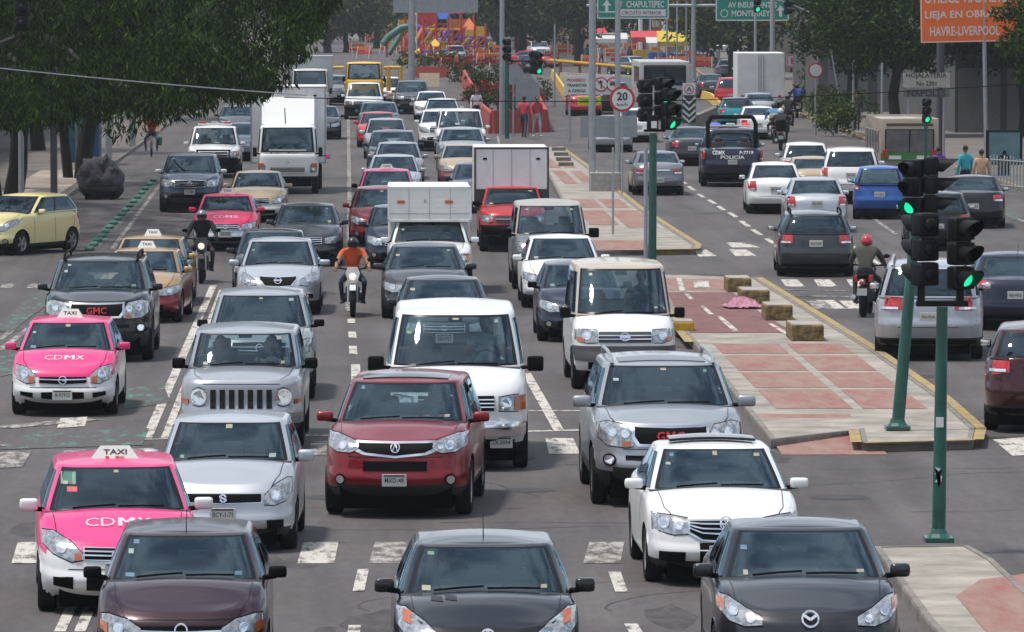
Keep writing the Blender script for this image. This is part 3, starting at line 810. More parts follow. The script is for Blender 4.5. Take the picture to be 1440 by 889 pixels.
# markings: sheets 4 mm above the road
g = G()
def mk(pts, mi=0, z=.004): quadsheet(g, pts, z, mi)
def line(x0, y0, x1, y1, w=.13, mi=0, z=.004):
    a, b = at(x0, y0), at(x1, y1); n_ = Vector(((b-a).y, -(b-a).x, 0)).normalized()*w/2
    k = max(1, int((b-a).length/8)); ZC[0] += 1; z = z + (ZC[0] % 24)*.0003 if z < .01 else z
    for i in range(k):
        p, q = a.lerp(b, i/k), a.lerp(b, (i+1)/k)
        g.poly([(p.x-n_.x, p.y-n_.y, z), (q.x-n_.x, q.y-n_.y, z), (q.x+n_.x, q.y+n_.y, z), (p.x+n_.x, p.y+n_.y, z)], mi)
line(207, 616, 300, 402, .15); line(232, 616, 312, 408, .12)
line(84, 889, 130, 790, .12); line(112, 889, 150, 800, .12)
line(0, 627, 240, 617, .25, 1); line(430, 613, 462, 613, .3); 
line(130, 590, 0, 602, .5, 1); mk([(85, 588), (123, 586), (120, 599), (80, 602)])
mk([(0, 636), (44, 634), (32, 656), (0, 658)], 1); mk([(90, 633), (215, 630), (228, 640), (86, 642)], 1)
for xa in range(0, 8):
    pass
for i in range(-1, 9):                                     # near zebra crossing
    x0 = 12 + i*100.5
    mk([(x0+13, 762), (x0+62, 762), (x0+56, 792), (x0+4, 792)], 0 if i in (0, 4) else 1)
line(741, 578, 828, 578, .16); line(741, 607, 826, 605, .22); mk([(767, 616), (806, 616), (816, 638), (772, 638)], 0)
line(740, 525, 786, 606, .16); mk([(437, 620), (470, 620), (470, 640), (437, 640)], 1); line(437, 625, 470, 625, .3)
line(511, 801, 504, 832, .13); line(499, 880, 496, 900, .13); line(864, 804, 874, 833, .14); line(887, 878, 900, 900, .14)
line(500, 513, 501, 550, .16, 0); line(496, 487, 497, 499, .15); line(495, 467, 496, 476, .15); line(494, 449, 494, 455, .15)
yv = 437.0
while yv > 118:
    s_ = (yv-HORY)/CAMH; dy = s_*s_*5.6/FPX
    line(lerp(489, 494, (yv-120)/320), yv-dy*.5, lerp(489, 494, (yv-120)/320), yv, .13); yv -= dy*1.05
line(489, 438, 490, 300, .09, 1)
for (x0, y0, x1, y1) in ((968, 262, 976, 268), (982, 273, 990, 278), (996, 281, 1006, 287), (1010, 290, 1018, 296), (1025, 299, 1036, 306), (1042, 311, 1053, 319), (1058, 323, 1070, 331), (960, 256, 964, 259), (948, 247, 953, 251), (938, 240, 942, 243), (1078, 336, 1088, 343)):
    line(x0, y0, x1, y1, .15)
for (x0, y0, x1, y1) in ((1195, 345, 1210, 353), (1224, 364, 1240, 374), (1365, 470, 1392, 486), (1392, 499, 1412, 512), (1140, 305, 1150, 312), (1168, 324, 1178, 331)): line(x0, y0, x1, y1, .13)
mk([(1396, 618), (1448, 614), (1500, 636), (1424, 641)], 0)
line(1382, 592, 1402, 593, .14)
# zebra crossings of the right carriageway
for q in ([(993, 351), (1008, 360), (983, 361), (975, 352)], [(1020, 341), (1045, 341), (1070, 348), (1030, 348)], [(1025, 351), (1050, 351), (1064, 360), (1034, 360)], [(1090, 351), (1110, 351), (1120, 360), (1098, 360)]): mk(q, 0)
for i in range(7):
    x0 = 1050 + i*46
    mk([(x0+2, 393), (x0+25, 393), (x0+36, 403), (x0+9, 403)], 0 if i < 4 else 1)
    mk([(x0+38, 423), (x0+62, 423), (x0+78, 434), (x0+50, 434)], 0 if i in (2, 3) else 1)
line(1085, 408, 1240, 410, .2, 1); line(1095, 416, 1245, 419, .25, 1); line(1090, 421, 1215, 424, .2, 1)
mk([(1148, 422), (1172, 422), (1190, 434), (1160, 434)], 0)
for i in range(6):                                          # right edge of the junction at the far left
    mk([(6+i*38, 399), (22+i*38, 399), (16+i*38, 405), (-2+i*38, 405)], 1)
line(0, 492, 60, 448, .14, 1); line(0, 478, 20, 462, .12, 1); line(158, 350, 228, 256, .12, 1)
# flagging at the far right
line(1400, 292, 1440, 312, .14, 1); line(1215, 298, 1260, 330, .12, 1)
line(738, 185, 800, 180, .2, 1); line(700, 192, 708, 240, .1, 1)
struct(g.obj('road_marking', [M_paint, M_paintw]))
g = G()
line(126, 352, 218, 254, .42, 0, .004); mk([(170, 548), (230, 540), (240, 566), (175, 575)], 0); mk([(40, 610), (210, 602), (200, 626), (0, 632)], 0); mk([(0, 500), (50, 494), (40, 520), (0, 530)], 0)
mk([(1398, 292), (1420, 292), (1440, 306), (1425, 310)], 0); mk([(0, 462), (20, 440), (60, 432), (14, 468)], 0)
line(0, 466, 58, 420, .5); line(40, 440, 95, 388, .4)
struct(g.obj('road_marking', [M_green]))
# green lane separators set along the bus lane line
M_sep = mat('green_rubber', (.04, .16, .115), .6, noise=.3, nscale=8)
sep = None
for i in range(17):
    t = i/16; x, y = lerp(128, 218, t), lerp(352, 255, t); y = lerp(352, 255, t)
    p = at(x-2, y)
    if sep is None:
        g = G(); g.box((0, 0, .05), (.20, .95, .10), .04); sep = g.obj('lane_separator', M_sep, smooth='all')
    o = sep if i == 0 else sep.copy()
    if i: COL.objects.link(o)
    o.location = (p.x, p.y, .0); o.rotation_euler = (0, 0, 0)
    tag(o, 'low green rubber block in the line along the kerbside lane', 'lane separator', 'green blocks along the kerbside lane line')
# yellow and black blocks along the damaged kerb of the middle island
proto = None
for i, (x, y, w) in enumerate(((1040, 411, .45), (1063, 429, .5), (1096, 451, .46), (1136, 480, .52), (962, 466, .34))):
    p = at(x, y, .13); g = G(); w2 = w
    g.box((0, w2*1.5, .15 if i < 4 else .09), (w2*1.15, w2*3.0, .30 if i < 4 else .18), .03, 0); g.box((0, w2*1.5, .302 if i < 4 else .185), (w2*1.08, w2*2.9, .012), .003, 1)
    o = g.obj('concrete_block', [M_yblk if i < 4 else mat('bright_yellow_block', (.50, .31, .03), .8, noise=.3), M_conc], smooth=False); o.location = (p.x, p.y, .128)
    tag(o, ('yellow and black concrete block, farthest of the four on the island', 'second farthest block of the four, beside the pink cloth', 'third block of the four along the island kerb', 'yellow and black concrete block nearest the red paving slabs', 'small bright yellow block by the kerb next to the beige topped van')[i], 'block', 'concrete blocks on the middle island')
for i in range(4):
    p = at(786+i*3.4, 212+i*7.2, .13); g = G(); g.box((0, .3, .07), (.55, .7, .14), .02); o = g.obj('concrete_block', [M_concd]); o.location = (p.x, p.y, .128)
    tag(o, 'low grey concrete slab at the far end of the island', 'block', 'low slabs at the far end of the island')
# pink cloth lying on the island
g = G(); random.seed(3)
n = 15; vv = [[g.bm.verts.new(((i/n-.5)*.85*(1-.5*abs(j/n-.5)), (j/n-.5)*1.3, .02+.20*max(0, 1-((i/n-.5)**2+(j/n-.5)**2)*4.2)*(.55+.45*math.sin(i*1.7+j*.9))+random.uniform(0, .03))) for i in range(n+1)] for j in range(n+1)]
for j in range(n):
    for i in range(n): g.bm.faces.new((vv[j][i], vv[j][i+1], vv[j+1][i+1], vv[j+1][i]))
o = g.obj('pink_cloth', mat('pink_cloth', (.36, .16, .22), .9, noise=.45), smooth='all'); p = at(1044, 432, .14); o.location = p + Vector((0, 0, .0)); tag(o, 'crumpled pink cloth lying on the dark red ramp', 'cloth')
# manhole covers, cracks, oil stains and tar patches in the asphalt
M_tar = mat('tar', (.020, .019, .019), .6, noise=.3); M_iron = mat('cast_iron', (.045, .042, .040), .6, .4, noise=.3, nscale=20)
M_stain = worn('oil_stain', (.050, .046, .045), (.085, .077, .075), .38, .60, (1.5, .5, 1))
for i, (x, y, r) in enumerate(((470, 700, .33), (745, 690, .3), (1180, 700, .33), (80, 545, .3), (530, 590, .28), (1290, 530, .3), (1000, 300, .3), (690, 560, .26))):
    p = at(x, y); g = G(); g.lathe([(r*1.22, .002), (r*1.02, .012)], n=28); g.lathe([(r, .012), (r*.9, .015), (.001, .015)], n=28); o = g.obj('manhole_cover', [M_iron], smooth=False); o.location = p
    tag(o, ('round iron cover in the asphalt between the silver hatchback and red crossover', 'round iron cover ahead of the large silver crossover', 'iron cover in the junction by the near green pole', 'iron cover in the bus lane by the pink taxi', 'iron cover at the dashed line behind the red crossover', 'iron cover behind the silver minivan', 'iron cover beside the white saloon on the far carriageway', 'iron cover beside the white passenger van')[i], 'manhole cover', 'iron covers in the road')
g = G(); rnd_ = random.Random(21)
def crack(x, y, ang, L_, w=.011):
    p = at(x, y); q = [Vector((p.x, p.y, 0))]
    for k in range(int(L_/.35)):
        ang += rnd_.uniform(-.35, .35); q.append(q[-1] + Vector((math.cos(ang), math.sin(ang), 0))*.35)
    for a, b in zip(q, q[1:]):
        n_ = Vector(((b-a).y, -(b-a).x, 0)).normalized()*w*rnd_.uniform(.5, 1.3); ZC[0] += 1; z = .0025 + (ZC[0] % 5)*.0002
        g.poly([(a.x-n_.x, a.y-n_.y, z), (b.x-n_.x, b.y-n_.y, z), (b.x+n_.x, b.y+n_.y, z), (a.x+n_.x, a.y+n_.y, z)])
for (x, y, a, L_) in ((470, 745, .1, 4.5), (620, 735, .05, 5), (760, 700, 1.4, 9), (860, 860, 1.5, 7), (520, 860, 1.6, 8), (1000, 690, .1, 6), (1150, 660, .0, 9), (1280, 720, .2, 5), (120, 700, 1.5, 10), (20, 720, .1, 5), (700, 650, 1.5, 12), (455, 470, 1.5, 25), (720, 460, 1.6, 20), (230, 480, 1.5, 16), (1180, 520, 1.9, 12), (1040, 360, 1.2, 14), (950, 300, 1.1, 16), (520, 420, 1.5, 16), (440, 330, 1.5, 25)): crack(x, y, a, L_)
struct(g.obj('road_cracks', M_tar))
g = G()
for i in range(70):
    x, y = rnd_.uniform(0, 1440), rnd_.choice((rnd_.uniform(560, 889), rnd_.uniform(300, 889))); p = at(x, y); a = rnd_.uniform(.12, .5); b = a*rnd_.uniform(1.5, 5); z = .0015; n = 10
    if 6 < p.x < 9.4 or p.x > 20: continue
    g.poly([(p.x+a*math.cos(2*math.pi*k/n)*rnd_.uniform(.7, 1.1), p.y+b*math.sin(2*math.pi*k/n)*rnd_.uniform(.7, 1.1), z+i*.00001) for k in range(n)])
struct(g.obj('road_stains', M_stain))
# ---------------------------------------------------------------- signals, poles, signs
M_sig = mat('signal_black', (.007, .007, .008), .55, noise=.3, spec=.2)
M_gpole = mat('green_pole_paint', (.010, .085, .065), .4, noise=.3, nscale=4, coat=.3)
M_gal = mat('galvanised_steel', (.36, .38, .40), .5, .4, noise=.15, nscale=5)
M_lit = mat('green_lamp_lit', (.01, .75, .36), .4, emit=1.0)
M_off = mat('dark_lamp', (.02, .012, .012), .3)
M_sback = mat('sign_back', (.30, .33, .35), .45, .5, noise=.12, nscale=3)
M_swhite = mat('sign_white', (.66, .67, .66), .5, noise=.06)
M_sred = mat('sign_red', (.50, .02, .03), .5)
M_sgreen = mat('sign_green', (.0, .235, .165), .5, noise=.06, nscale=2)
M_sorange = mat('sign_orange', (.86, .155, .02), .5, noise=.05, nscale=2)
def head(par, loc, rz, lit=2, name='signal_head', tilt=0):
    """three lamps one above the other, each with a long visor; faces local -Y"""
    h = bpy.data.objects.new(name, None); COL.objects.link(h); h.parent = par; h.location = loc; h.rotation_euler = (R(tilt), 0, rz)
    g = G()
    for k in range(3):
        z = .33*(1-k); g.box((0, .06, z), (.31, .22, .315), .045); g.box((0, -.055, z), (.29, .02, .29), .006)
        g.cyl((0, .17, z), (0, .2, z), .1, .07, 10)
    g.obj('housing', M_sig, h, smooth='all')
    for k in range(3):
        z = .33*(1-k)
        g = G(); n = 18; r0 = .125
        ring = []
        for j in range(n+1):
            a = R(-50) + R(280)*j/n; ln = .30*(.5+.5*math.sin(a)) + .05
            ring.append((Vector((r0*math.cos(a), -.06, z+r0*math.sin(a))), Vector((r0*math.cos(a)*1.03, -.06-ln, z+r0*math.sin(a)*1.03-.01))))
        for a_, b_ in zip(ring, ring[1:]):
            g.raw([a_[0], a_[1], b_[1], b_[0]], [(0, 1, 2, 3)])
            k2 = .93
            ia = [Vector((p.x*k2, p.y, z+(p.z-z)*k2)) for p in (a_[0], a_[1], b_[1], b_[0])]; g.raw(ia, [(3, 2, 1, 0)])
        g.obj('visor', M_sig, h, smooth='all')
        g = G(); g.lathe([(.001, -.03), (.06, -.025), (.10, -.01), (.112, .012)], Matrix.Translation((0, -.07, z)) @ Matrix.Rotation(R(90), 4, 'X') @ Matrix.Scale(-1, 4, (0, 0, 1)), 20)
        g.obj('lamp', M_lit if (k == lit) else M_off, h, smooth='all')
    return h
def pole_part(par, a, b, r0, r1=None, m=None, name='pole', n=14):
    g = G(); g.cyl(a, b, r0, r1, n); return g.obj(name, m or M_gpole, par, smooth=True)
# near signal on the lowest island
p = at(1320, 762, .14); t = thing('traffic_light', 'green pole with two black signal heads on the nearest island', 'traffic light', p)
pole_part(t, (0, 0, 0), (.03, 0, 2.78), .082, .066)
g = G(); g.box((0, 0, .03), (.34, .34, .06), .01); g.lathe([(.15, .05), (.11, .10), (.085, .16)], n=16); g.obj('base_plate', M_gpole, t)
g = G(); g.box((0, -.083, 1.42), (.09, .012, .12), .003); g.obj('sticker', M_white, t)
g = G(); g.prism([(-.02+.04*math.sin(k*2.1), -.088, .66+.26*k/9 + (.01 if k % 2 else 0)) for k in range(9)] + [(.03, -.088, .78), (.015, -.088, .70)], (0, .01, 0)); g.obj('sticker', M_white, t)
g = G(); g.box((.03, 0, 2.82), (.62, .10, .07), .015); g.box((-.22, 0, 2.95), (.09, .09, .26), .015); g.box((.24, 0, 2.95), (.09, .09, .26), .015); g.obj('bracket', M_sig, t)

for h_ in (head(t, (-.20, .02, 3.46), R(-150), 1), head(t, (.27, -.02, 3.41), R(28), 2)): h_.scale = (.9, .9, .88)
# leaning signal on the middle island
p = at(1262, 604, .14); t = thing('traffic_light', 'green pole leaning beside the rounded yellow kerb of the middle island', 'traffic light', p)
top = Vector((.26, 0, 3.10)); pole_part(t, (0, 0, 0), top, .095, .075)
g = G(); g.box((0, 0, .03), (.36, .36, .06), .01); g.lathe([(.16, .05), (.12, .10), (.1, .16)], n=16); g.obj('base_plate', M_gpole, t)
g = G(); g.box((top.x, 0, 3.14), (.5, .10, .07), .015); g.obj('bracket', M_sig, t)

for h_ in (head(t, (top.x-.06, .0, 3.58), R(-28), 2), head(t, (top.x+.28, .10, 3.62), R(82), -1)): h_.scale = (.9, .9, .86)
# signal between the islands, half way up the picture
p = at(917, 388, 0); t = thing('traffic_light', 'green pole with clustered black signal heads beside the 20 sign', 'traffic light', p)
pole_part(t, (0, 0, 0), (.02, 0, 3.3), .10, .085)
g = G(); g.box((.05, 0, 3.36), (.5, .09, .06), .015); g.box((0, -.1, 3.55), (.26, .2, .34), .02); g.obj('bracket', M_sig, t)
g = G(); g.box((.03, -.21, 3.5), (.13, .02, .16), .004); g.obj('label_plate', M_white, t)
head(t, (-.17, .1, 4.05), R(-168), -1); head(t, (.26, .12, 4.10), R(30), 1); head(t, (.40, -.12, 3.86), R(30), 2)
p = at(908, 380, 0); o = G().tube([(0, 0, 0), (0, 0, 2.9)], .05, 12).obj('steel_pole', M_gal, smooth=True); o.location = p; tag(o, 'thin grey steel post standing next to the green signal pole', 'pole')
# distant signal by the lamp post
p = at(713, 195, 0); t = thing('traffic_light', 'distant green pole with one dark signal beside tall lamp post', 'traffic light', p)
pole_part(t, (0, 0, 0), (0, 0, 3.9), .10, .08); head(t, (0, 0, 3.9), R(-20), -1); head(t, (1.15, .2, 3.35), R(-160), -1); head(t, (1.38, 0, 3.3), R(15), 2)
g = G().cyl((0, 0, 3.4), (1.3, 0, 3.4), .04); g.obj('bracket', M_sig, t)
p = at(706, 190, 0); t = thing('street_lamp', 'tall grey lamp post beside the red planter railing', 'street lamp', p)
pole_part(t, (0, 0, 0), (0, 0, 9.5), .13, .09, M_gal); g = G().cyl((0, 0, 9.4), (-2.2, 0, 9.9), .05, .04, 8); g.obj('arm', M_gal, t); g = G(); g.box((-2.5, 0, 9.9), (.7, .28, .14), .05); g.obj('lamp_housing', M_gal, t)

def panel_sign(name, label, cat, loc, w, h, z, face, posts=(), edge=None, back=M_sback, texts=(), rz=0, postr=.05, top=None, extra=None, th=.03):
    t = thing(name, label, cat, loc, rz)
    for x in posts: pole_part(t, (x, .05, 0), (x, .05, top if top else z+h*.4), postr, None, M_gal, 'post')
    g = G(); g.box((0, 0, z), (w, th, h), .006); pn = g.obj('panel', face, t)
    if edge:
        g = G(); e, em_ = edge
        for c, d in (((0, -th/2-.002, z+h/2-e*.9), (w*.985, .004, e)), ((0, -th/2-.002, z-h/2+e*.9), (w*.985, .004, e)), ((-w/2+e*.9, -th/2-.002, z), (e, .004, h-3.0*e)), ((w/2-e*.9, -th/2-.002, z), (e, .004, h-3.0*e))): g.box(c, d)
        g.obj('border', em_, t)
    for tx in texts:
        s_, x, zz, ch, m_ = tx[:5]; wd = tx[5] if len(tx) > 5 else None
        Vt, Ft = text_geo(s_, ch, wd, .022); g = G(); g.raw([(x+a, -th/2-.012, zz+c) for a, _, c in Vt], Ft); g.obj('lettering', m_, t, fix=False)
    if extra: extra(t, z)
    return t
def px_panel(x0, y0, x1, y1, Y):
    a, b = aty(x0, y0, Y), aty(x1, y1, Y); return (a.x+b.x)/2, b.x-a.x, (a.z+b.z)/2, a.z-b.z
# steel frame over the island that carries the signs
Yf = yy(268)
p = at(840, 268, .14); t = thing('sign_frame', 'tall ladder of two grey posts set in a concrete footing', 'sign frame', (p.x, p.y, 0))
xa, xb = aty(827, 200, Yf).x - p.x, aty(862, 200, Yf).x - p.x
pole_part(t, (xa, .4, 0), (xa, .4, 8.5), .11, None, M_gal, 'post'); pole_part(t, (xb, .4, 0), (xb, .4, 8.5), .09, None, M_gal, 'post')
for y in (17, 47): z = aty(840, y, Yf).z; pole_part(t, (xa, .4, z), (xb, .4, z), .035, None, M_gal, 'rung')
g = G(); g.box(((xa+xb)/2, .2, .42), (.98, .8, .6), .03); g.obj('footing', mat('footing_concrete', (.33, .32, .30), .9, noise=.2), t)
xc, w, zc, h = px_panel(816, 163, 896, 193, Yf)
t2 = panel_sign('traffic_sign', 'wide grey back of a sign panel below the 20 sign', 'sign', (xc, Yf-.1, 0), w, h, zc, M_sback, (-w*.3,), back=M_sback)
g = G(); g.box((0, -.03, zc), (.02, .03, h)); g.box((.3, -.03, zc), (w*.55, .02, .02)); g.obj('stiffener', M_gal, t2)
def rnd(par, x, z, r, red=True, m=None, y=-.03, inner=.80):
    My = Matrix.Translation((x, y, z)) @ Matrix.Rotation(R(90), 4, 'X')
    g = G(); g.lathe([(r, -.01), (r, .012), (.001, .012)], My, 36); g.obj('ring', M_sred if red else (m or M_sback), par)
    if red: g = G(); g.lathe([(r*inner, .0), (r*inner, .018), (.001, .018)], My, 36); g.obj('disc', M_swhite, par)
# 20 sign
xc, w, zc, h = px_panel(857, 122, 893, 157, Yf-7)
t = thing('speed_sign', 'round red and white 20 speed limit sign on thin post', 'sign', (xc, Yf-7, 0)); pole_part(t, (0, .04, 0), (0, .04, zc+.3), .03, None, M_gal, 'post'); rnd(t, 0, zc, w/2)
Vt, Ft = text_geo('20', .27, .34, .03); g = G(); g.raw([(a, -.055, zc+.09+c) for a, _, c in Vt], Ft); g.obj('lettering', M_ink, t, fix=False)
Vt, Ft = text_geo('km/h', .10, .34, .015); g = G(); g.raw([(a, -.055, zc-.17+c) for a, _, c in Vt], Ft); g.obj('lettering', M_ink, t, fix=False)
p = at(862, 330, .14); o = G().tube([(0, 0, 0), (0, 0, 2.3)], .03, 8).obj('steel_pole', M_gal, smooth=True); o.location = p; tag(o, 'short thin grey post alone on the red and cream paving', 'pole')
# white panel with two turn prohibitions, behind
Yp = yy(200); xc, w, zc, h = px_panel(793, 106, 872, 133, Yp)
def prohib(t, z):
    for i, (x) in enumerate((.28*w, .50*w)):
        rnd(t, x-.12*w, z+.02, h*.38, y=-.035, inner=.82); 
        g = G(); k = h*.38
        if i == 0: pts = [(-.07*k, -.55*k), (.1*k, -.55*k), (.1*k, .1*k), (-.35*k, .1*k), (-.35*k, .35*k), (-.07*k, .6*k), (.3*k, .3*k), (-.07*k, .0)]
        else: pts = [(-.5*k, -.15*k), (.5*k, -.15*k), (.5*k, .2*k), (.2*k, .2*k), (.1*k, .4*k), (-.3*k, .4*k), (-.4*k, .15*k), (-.5*k, .15*k)]
        g.prism([(x-.12*w+a, -.056, z+.02+c) for a, c in pts], (0, -.003, 0)); g.obj('symbol', M_ink, t)
        g = G(); g.prism([(x-.12*w+a, -.062, z+.02+c) for a, c in ((-.6*k, .5*k), (-.5*k, .6*k), (.6*k, -.5*k), (.5*k, -.6*k))], (0, -.003, 0)); g.obj('bar', M_sred, t)
panel_sign('traffic_sign', 'white panel with red heading and two round turn prohibitions', 'sign', (xc, Yp, 0), w, h, zc, M_swhite, (-.4*w, .4*w), texts=(('PROHIBIDO', -.28*w, zc+h*.25, h*.16, M_sred, w*.33), ('TRANSITAR', -.27*w, zc-h*.02, h*.16, M_ink, w*.36), ('A CARGA', -.27*w, zc-h*.3, h*.16, M_ink, w*.32)), extra=prohib)
xc, w, zc, h = px_panel(812, 136, 845, 148, Yp-1)
panel_sign('small_sign', 'fluorescent yellow strip sign hung below the white panel', 'sign', (xc, Yp-1, 0), w, h, zc, mat('fluorescent_yellow', (.50, .62, .02), .5, emit=0), (0,), texts=(('DESVIO', 0, zc, h*.5, mat('dark_green_ink', (.12, .2, .01), .6), w*.75),))
xc, w, zc, h = px_panel(872, 108, 903, 128, yy(150)); panel_sign('traffic_sign', 'pale blank board behind the 20 sign', 'board', (xc, yy(150), 0), w, h, zc, mat('pale_board', (.50, .54, .54), .6), (-.3, .3))
# chevron sign
Yc = yy(180); xc, w, zc, h = px_panel(960, 117, 978, 134, Yc)
t = panel_sign('chevron_sign', 'white sign with red ring above black and white chevrons', 'sign', (xc, Yc, 0), w, h, zc, M_swhite, (0,), extra=lambda t, z: (rnd(t, 0, z, h*.40, inner=.85)))
for k, y in enumerate((137, 146, 155, 163)):
    zz = aty(969, y, Yc).z; g = G(); g.prism([(-.3, -.03, zz+.06), (0, -.03, zz-.22), (.3, -.03, zz+.06), (.3, -.03, zz-.06), (0, -.03, zz-.34), (-.3, -.03, zz-.06)], (0, -.02, 0)); g.obj('chevron', M_swhite, t)
g = G(); z0 = aty(969, 172, Yc).z; g.box((0, .01, z0+.75), (.64, .02, 1.6), .005); g.obj('backing', M_ink, t)
g = G(); g.prism([(-.12, -.05, zc-.1), (0, -.05, zc+.14), (.12, -.05, zc-.1), (.05, -.05, zc-.1), (0, -.05, zc+.02), (-.05, -.05, zc-.1)], (0, -.004, 0)); g.obj('symbol', M_ink, t)
# overhead green signs on their gantry
Yg = yy(135); M_wl = mat('sign_lettering', (.66, .70, .68), .5)
tg = thing('gantry', 'grey steel gantry post with long cross beam behind the green signs', 'gantry', (aty(975, 135, Yg).x, Yg, 0))
pole_part(tg, (0, 0, 0), (0, 0, 6.8), .16, .13, M_gal); zb = aty(900, 8, Yg).z; pole_part(tg, (-6.5, 0, zb), (6.5, 0, zb), .10, None, M_gal, 'beam')
xc, w, zc, h = px_panel(839, -22, 941, 27, Yg-.5)
def arrow(t, x, z, s_, up=True, y=-.03, m=M_wl):
    g = G(); k = 1 if up else -1
    g.prism([(x+a*s_, y, z+k*c*s_) for a, c in ((-.13, -.5), (-.13, .05), (-.38, .0), (0, .5), (.38, .0), (.13, .05), (.13, -.5))], (0, -.004, 0)); g.obj('arrow', m, t)
zt_, zl = aty(900, 6, Yg-.5).z, aty(900, 18, Yg-.5).z
t = panel_sign('road_sign', 'green overhead sign with a straight-ahead arrow behind the grey ladder', 'sign', (xc, Yg-.5, 0), w, h, zc, M_sgreen, edge=(.07, M_wl), texts=(('AV', -.19*w, zt_, .40, M_wl, .38), ('CHAPULTEPEC', .17*w, zt_, .40, M_wl, 2.3)), extra=lambda t, z: arrow(t, -.36*w, zt_-.1, .75))
g = G(); g.box((.14*w, -.02, zl), (w*.63, .01, .42), .002); g.obj('label_plate', M_swhite, t)
Vt, Ft = text_geo('CIRCUITO INTERIOR', .22, 2.4, .01); g = G(); g.raw([(.12*w+a, -.032, zl+c) for a, _, c in Vt], Ft); g.obj('lettering', M_ink, t, fix=False)
xc, w, zc, h = px_panel(1006, -22, 1110, 30, Yg-.5); z1, z2 = aty(1050, 7, Yg-.5).z, aty(1050, 19, Yg-.5).z
t = panel_sign('road_sign', 'green overhead sign reading MONTERREY beside the orange board', 'sign', (xc, Yg-.5, 0), w, h, zc, M_sgreen, edge=(.07, M_wl), texts=(('AV INSURGENTES', -.0*w, z1, .36, M_wl, w*.66), ('MONTERREY', -.02*w, z2, .36, M_wl, w*.52)), extra=lambda t, z: arrow(t, .38*w, z2+.15, .7))
g = G(); g.lathe([(.24, 0), (.24, .01), (.19, .01), (.19, 0)], Matrix.Translation((-.38*w, -.03, z2)) @ Matrix.Rotation(R(90), 4, 'X'), 24); g.obj('symbol', M_wl, t)
xc, w, zc, h = px_panel(941, -22, 962, 4, Yg+6); panel_sign('road_sign', 'maroon board high above the road between the green signs', 'board', (xc+.6, Yg+6, 0), w*2.4, h, zc+.12, mat('maroon_board', (.22, .02, .05), .6), (0,))
# orange boards
Yo = yy(112); xc, w, zc, h = px_panel(1052, -30, 1145, 36, Yo)
panel_sign('roadworks_sign', 'orange roadworks board half hidden by the MONTERREY sign and tree', 'sign', (xc, Yo, 0), w, h, zc, M_sorange, (-.36*w, .28*w), texts=(('OBRA', .30*w, aty(1120, 8, Yo).z, .5, M_wl, 1.3), ('VIAL', .30*w, aty(1120, 25, Yo).z, .5, M_wl, .9)))
Yo = yy(238); xc, w, zc, h = px_panel(1299, -42, 1462, 59, Yo); M_ol = mat('orange_sign_lettering', (.72, .62, .55), .5)
z_ = lambda y: aty(1370, y, Yo).z
t = panel_sign('roadworks_sign', 'large orange roadworks board reading LIEJA EN OBRA on one post', 'sign', (xc, Yo, 0), w, h, zc, M_sorange, (aty(1388, 100, Yo).x-xc,), edge=(.035, M_ol), postr=.075,
    texts=(('UTILICE VIAS ALTERNAS', .0, z_(-3), .34, M_ol, w*.92), ('LIEJA EN OBRA UTILICE', .0, z_(21), .35, M_ol, w*.92), ('HAVRE-LIVERPOOL', -.12*w, z_(43), .35, M_ol, w*.60)))
t.rotation_euler = (0, R(-1.2), 0)
# far grey board above the road
Yb = yy(112); xc, w, zc, h = px_panel(553, -30, 672, 18, Yb)
t = panel_sign('road_sign', 'back of a wide grey overhead board on a thick post', 'board', (xc, Yb, 0), w, h, zc, M_sback, (aty(579, 60, Yb).x-xc,), postr=.24, top=zc)
g = G(); 
for x in (-.34, 0, .34): g.box((x*w, -.03, zc), (.10, .04, h))
g.obj('stiffener', M_gal, t)
# backs of small signs beside the green signal
Yr = yy(192); 
for (x, y, r, lab, kind) in ((722, 105, .5, 'round grey sign back beside the distant signal', 'r'), (742, 128, .6, 'grey diamond and panel sign back behind the round one', 'd')):
    q = aty(x, y, Yr); t = thing('traffic_sign', lab, 'sign', (q.x, Yr, 0)); pole_part(t, (0, .03, 0), (0, .03, q.z), .04, None, M_gal, 'post')
    if kind == 'r': rnd(t, 0, q.z, r*.92, False, y=-.02)
    else: g = G(); g.prism([(-.9*r, -.02, q.z+.25), (0, -.02, q.z+.25+.9*r), (.9*r, -.02, q.z+.25), (.9*r, -.02, q.z-.75), (-.9*r, -.02, q.z-.75)], (0, -.02, 0)); g.obj('panel', M_sback, t)
# hanging signals top right and top left
def hung(x, y, Y, rz, lit, lab, wire):
    q = aty(x, y, Y); t = thing('traffic_light', lab, 'traffic light', (0, 0, 0)); head(t, (q.x, Y, q.z), rz, lit)
    g = G(); g.tube([Vector(w_) for w_ in wire], .035, 6); g.obj('mast_arm', M_gal, t); return t, q
Ym = yy(183); q0 = aty(1065, 3, Ym); q1 = aty(1108, 6, Ym)
t, _ = hung(1065, 3, Ym, R(10), 2, 'black signal hanging in front of the MONTERREY sign', [(q0.x, Ym, q0.z+.5), (q0.x, Ym, 8), (q1.x, Ym, 8)])
t2, _ = hung(1108, 6, Ym, R(95), 2, 'black signal on a curved arm in front of the orange board', [aty(1060, -8, Ym), aty(1108, 4, Ym), aty(1140, 18, Ym), aty(1165, 50, Ym+1), (aty(1190, 210, Ym).x, Ym+1, 0)])
Ym = 132.0; q = aty(31, 20, Ym)
t, _ = hung(31, 12, Ym, R(180), -1, 'back of a black signal head hanging among the leaves', [(q.x, Ym, q.z+.5), (q.x, Ym+.2, 9), (q.x-5, Ym+4, 9), (q.x-5, Ym+4, 0)])
t.scale = (1, 1, 1)
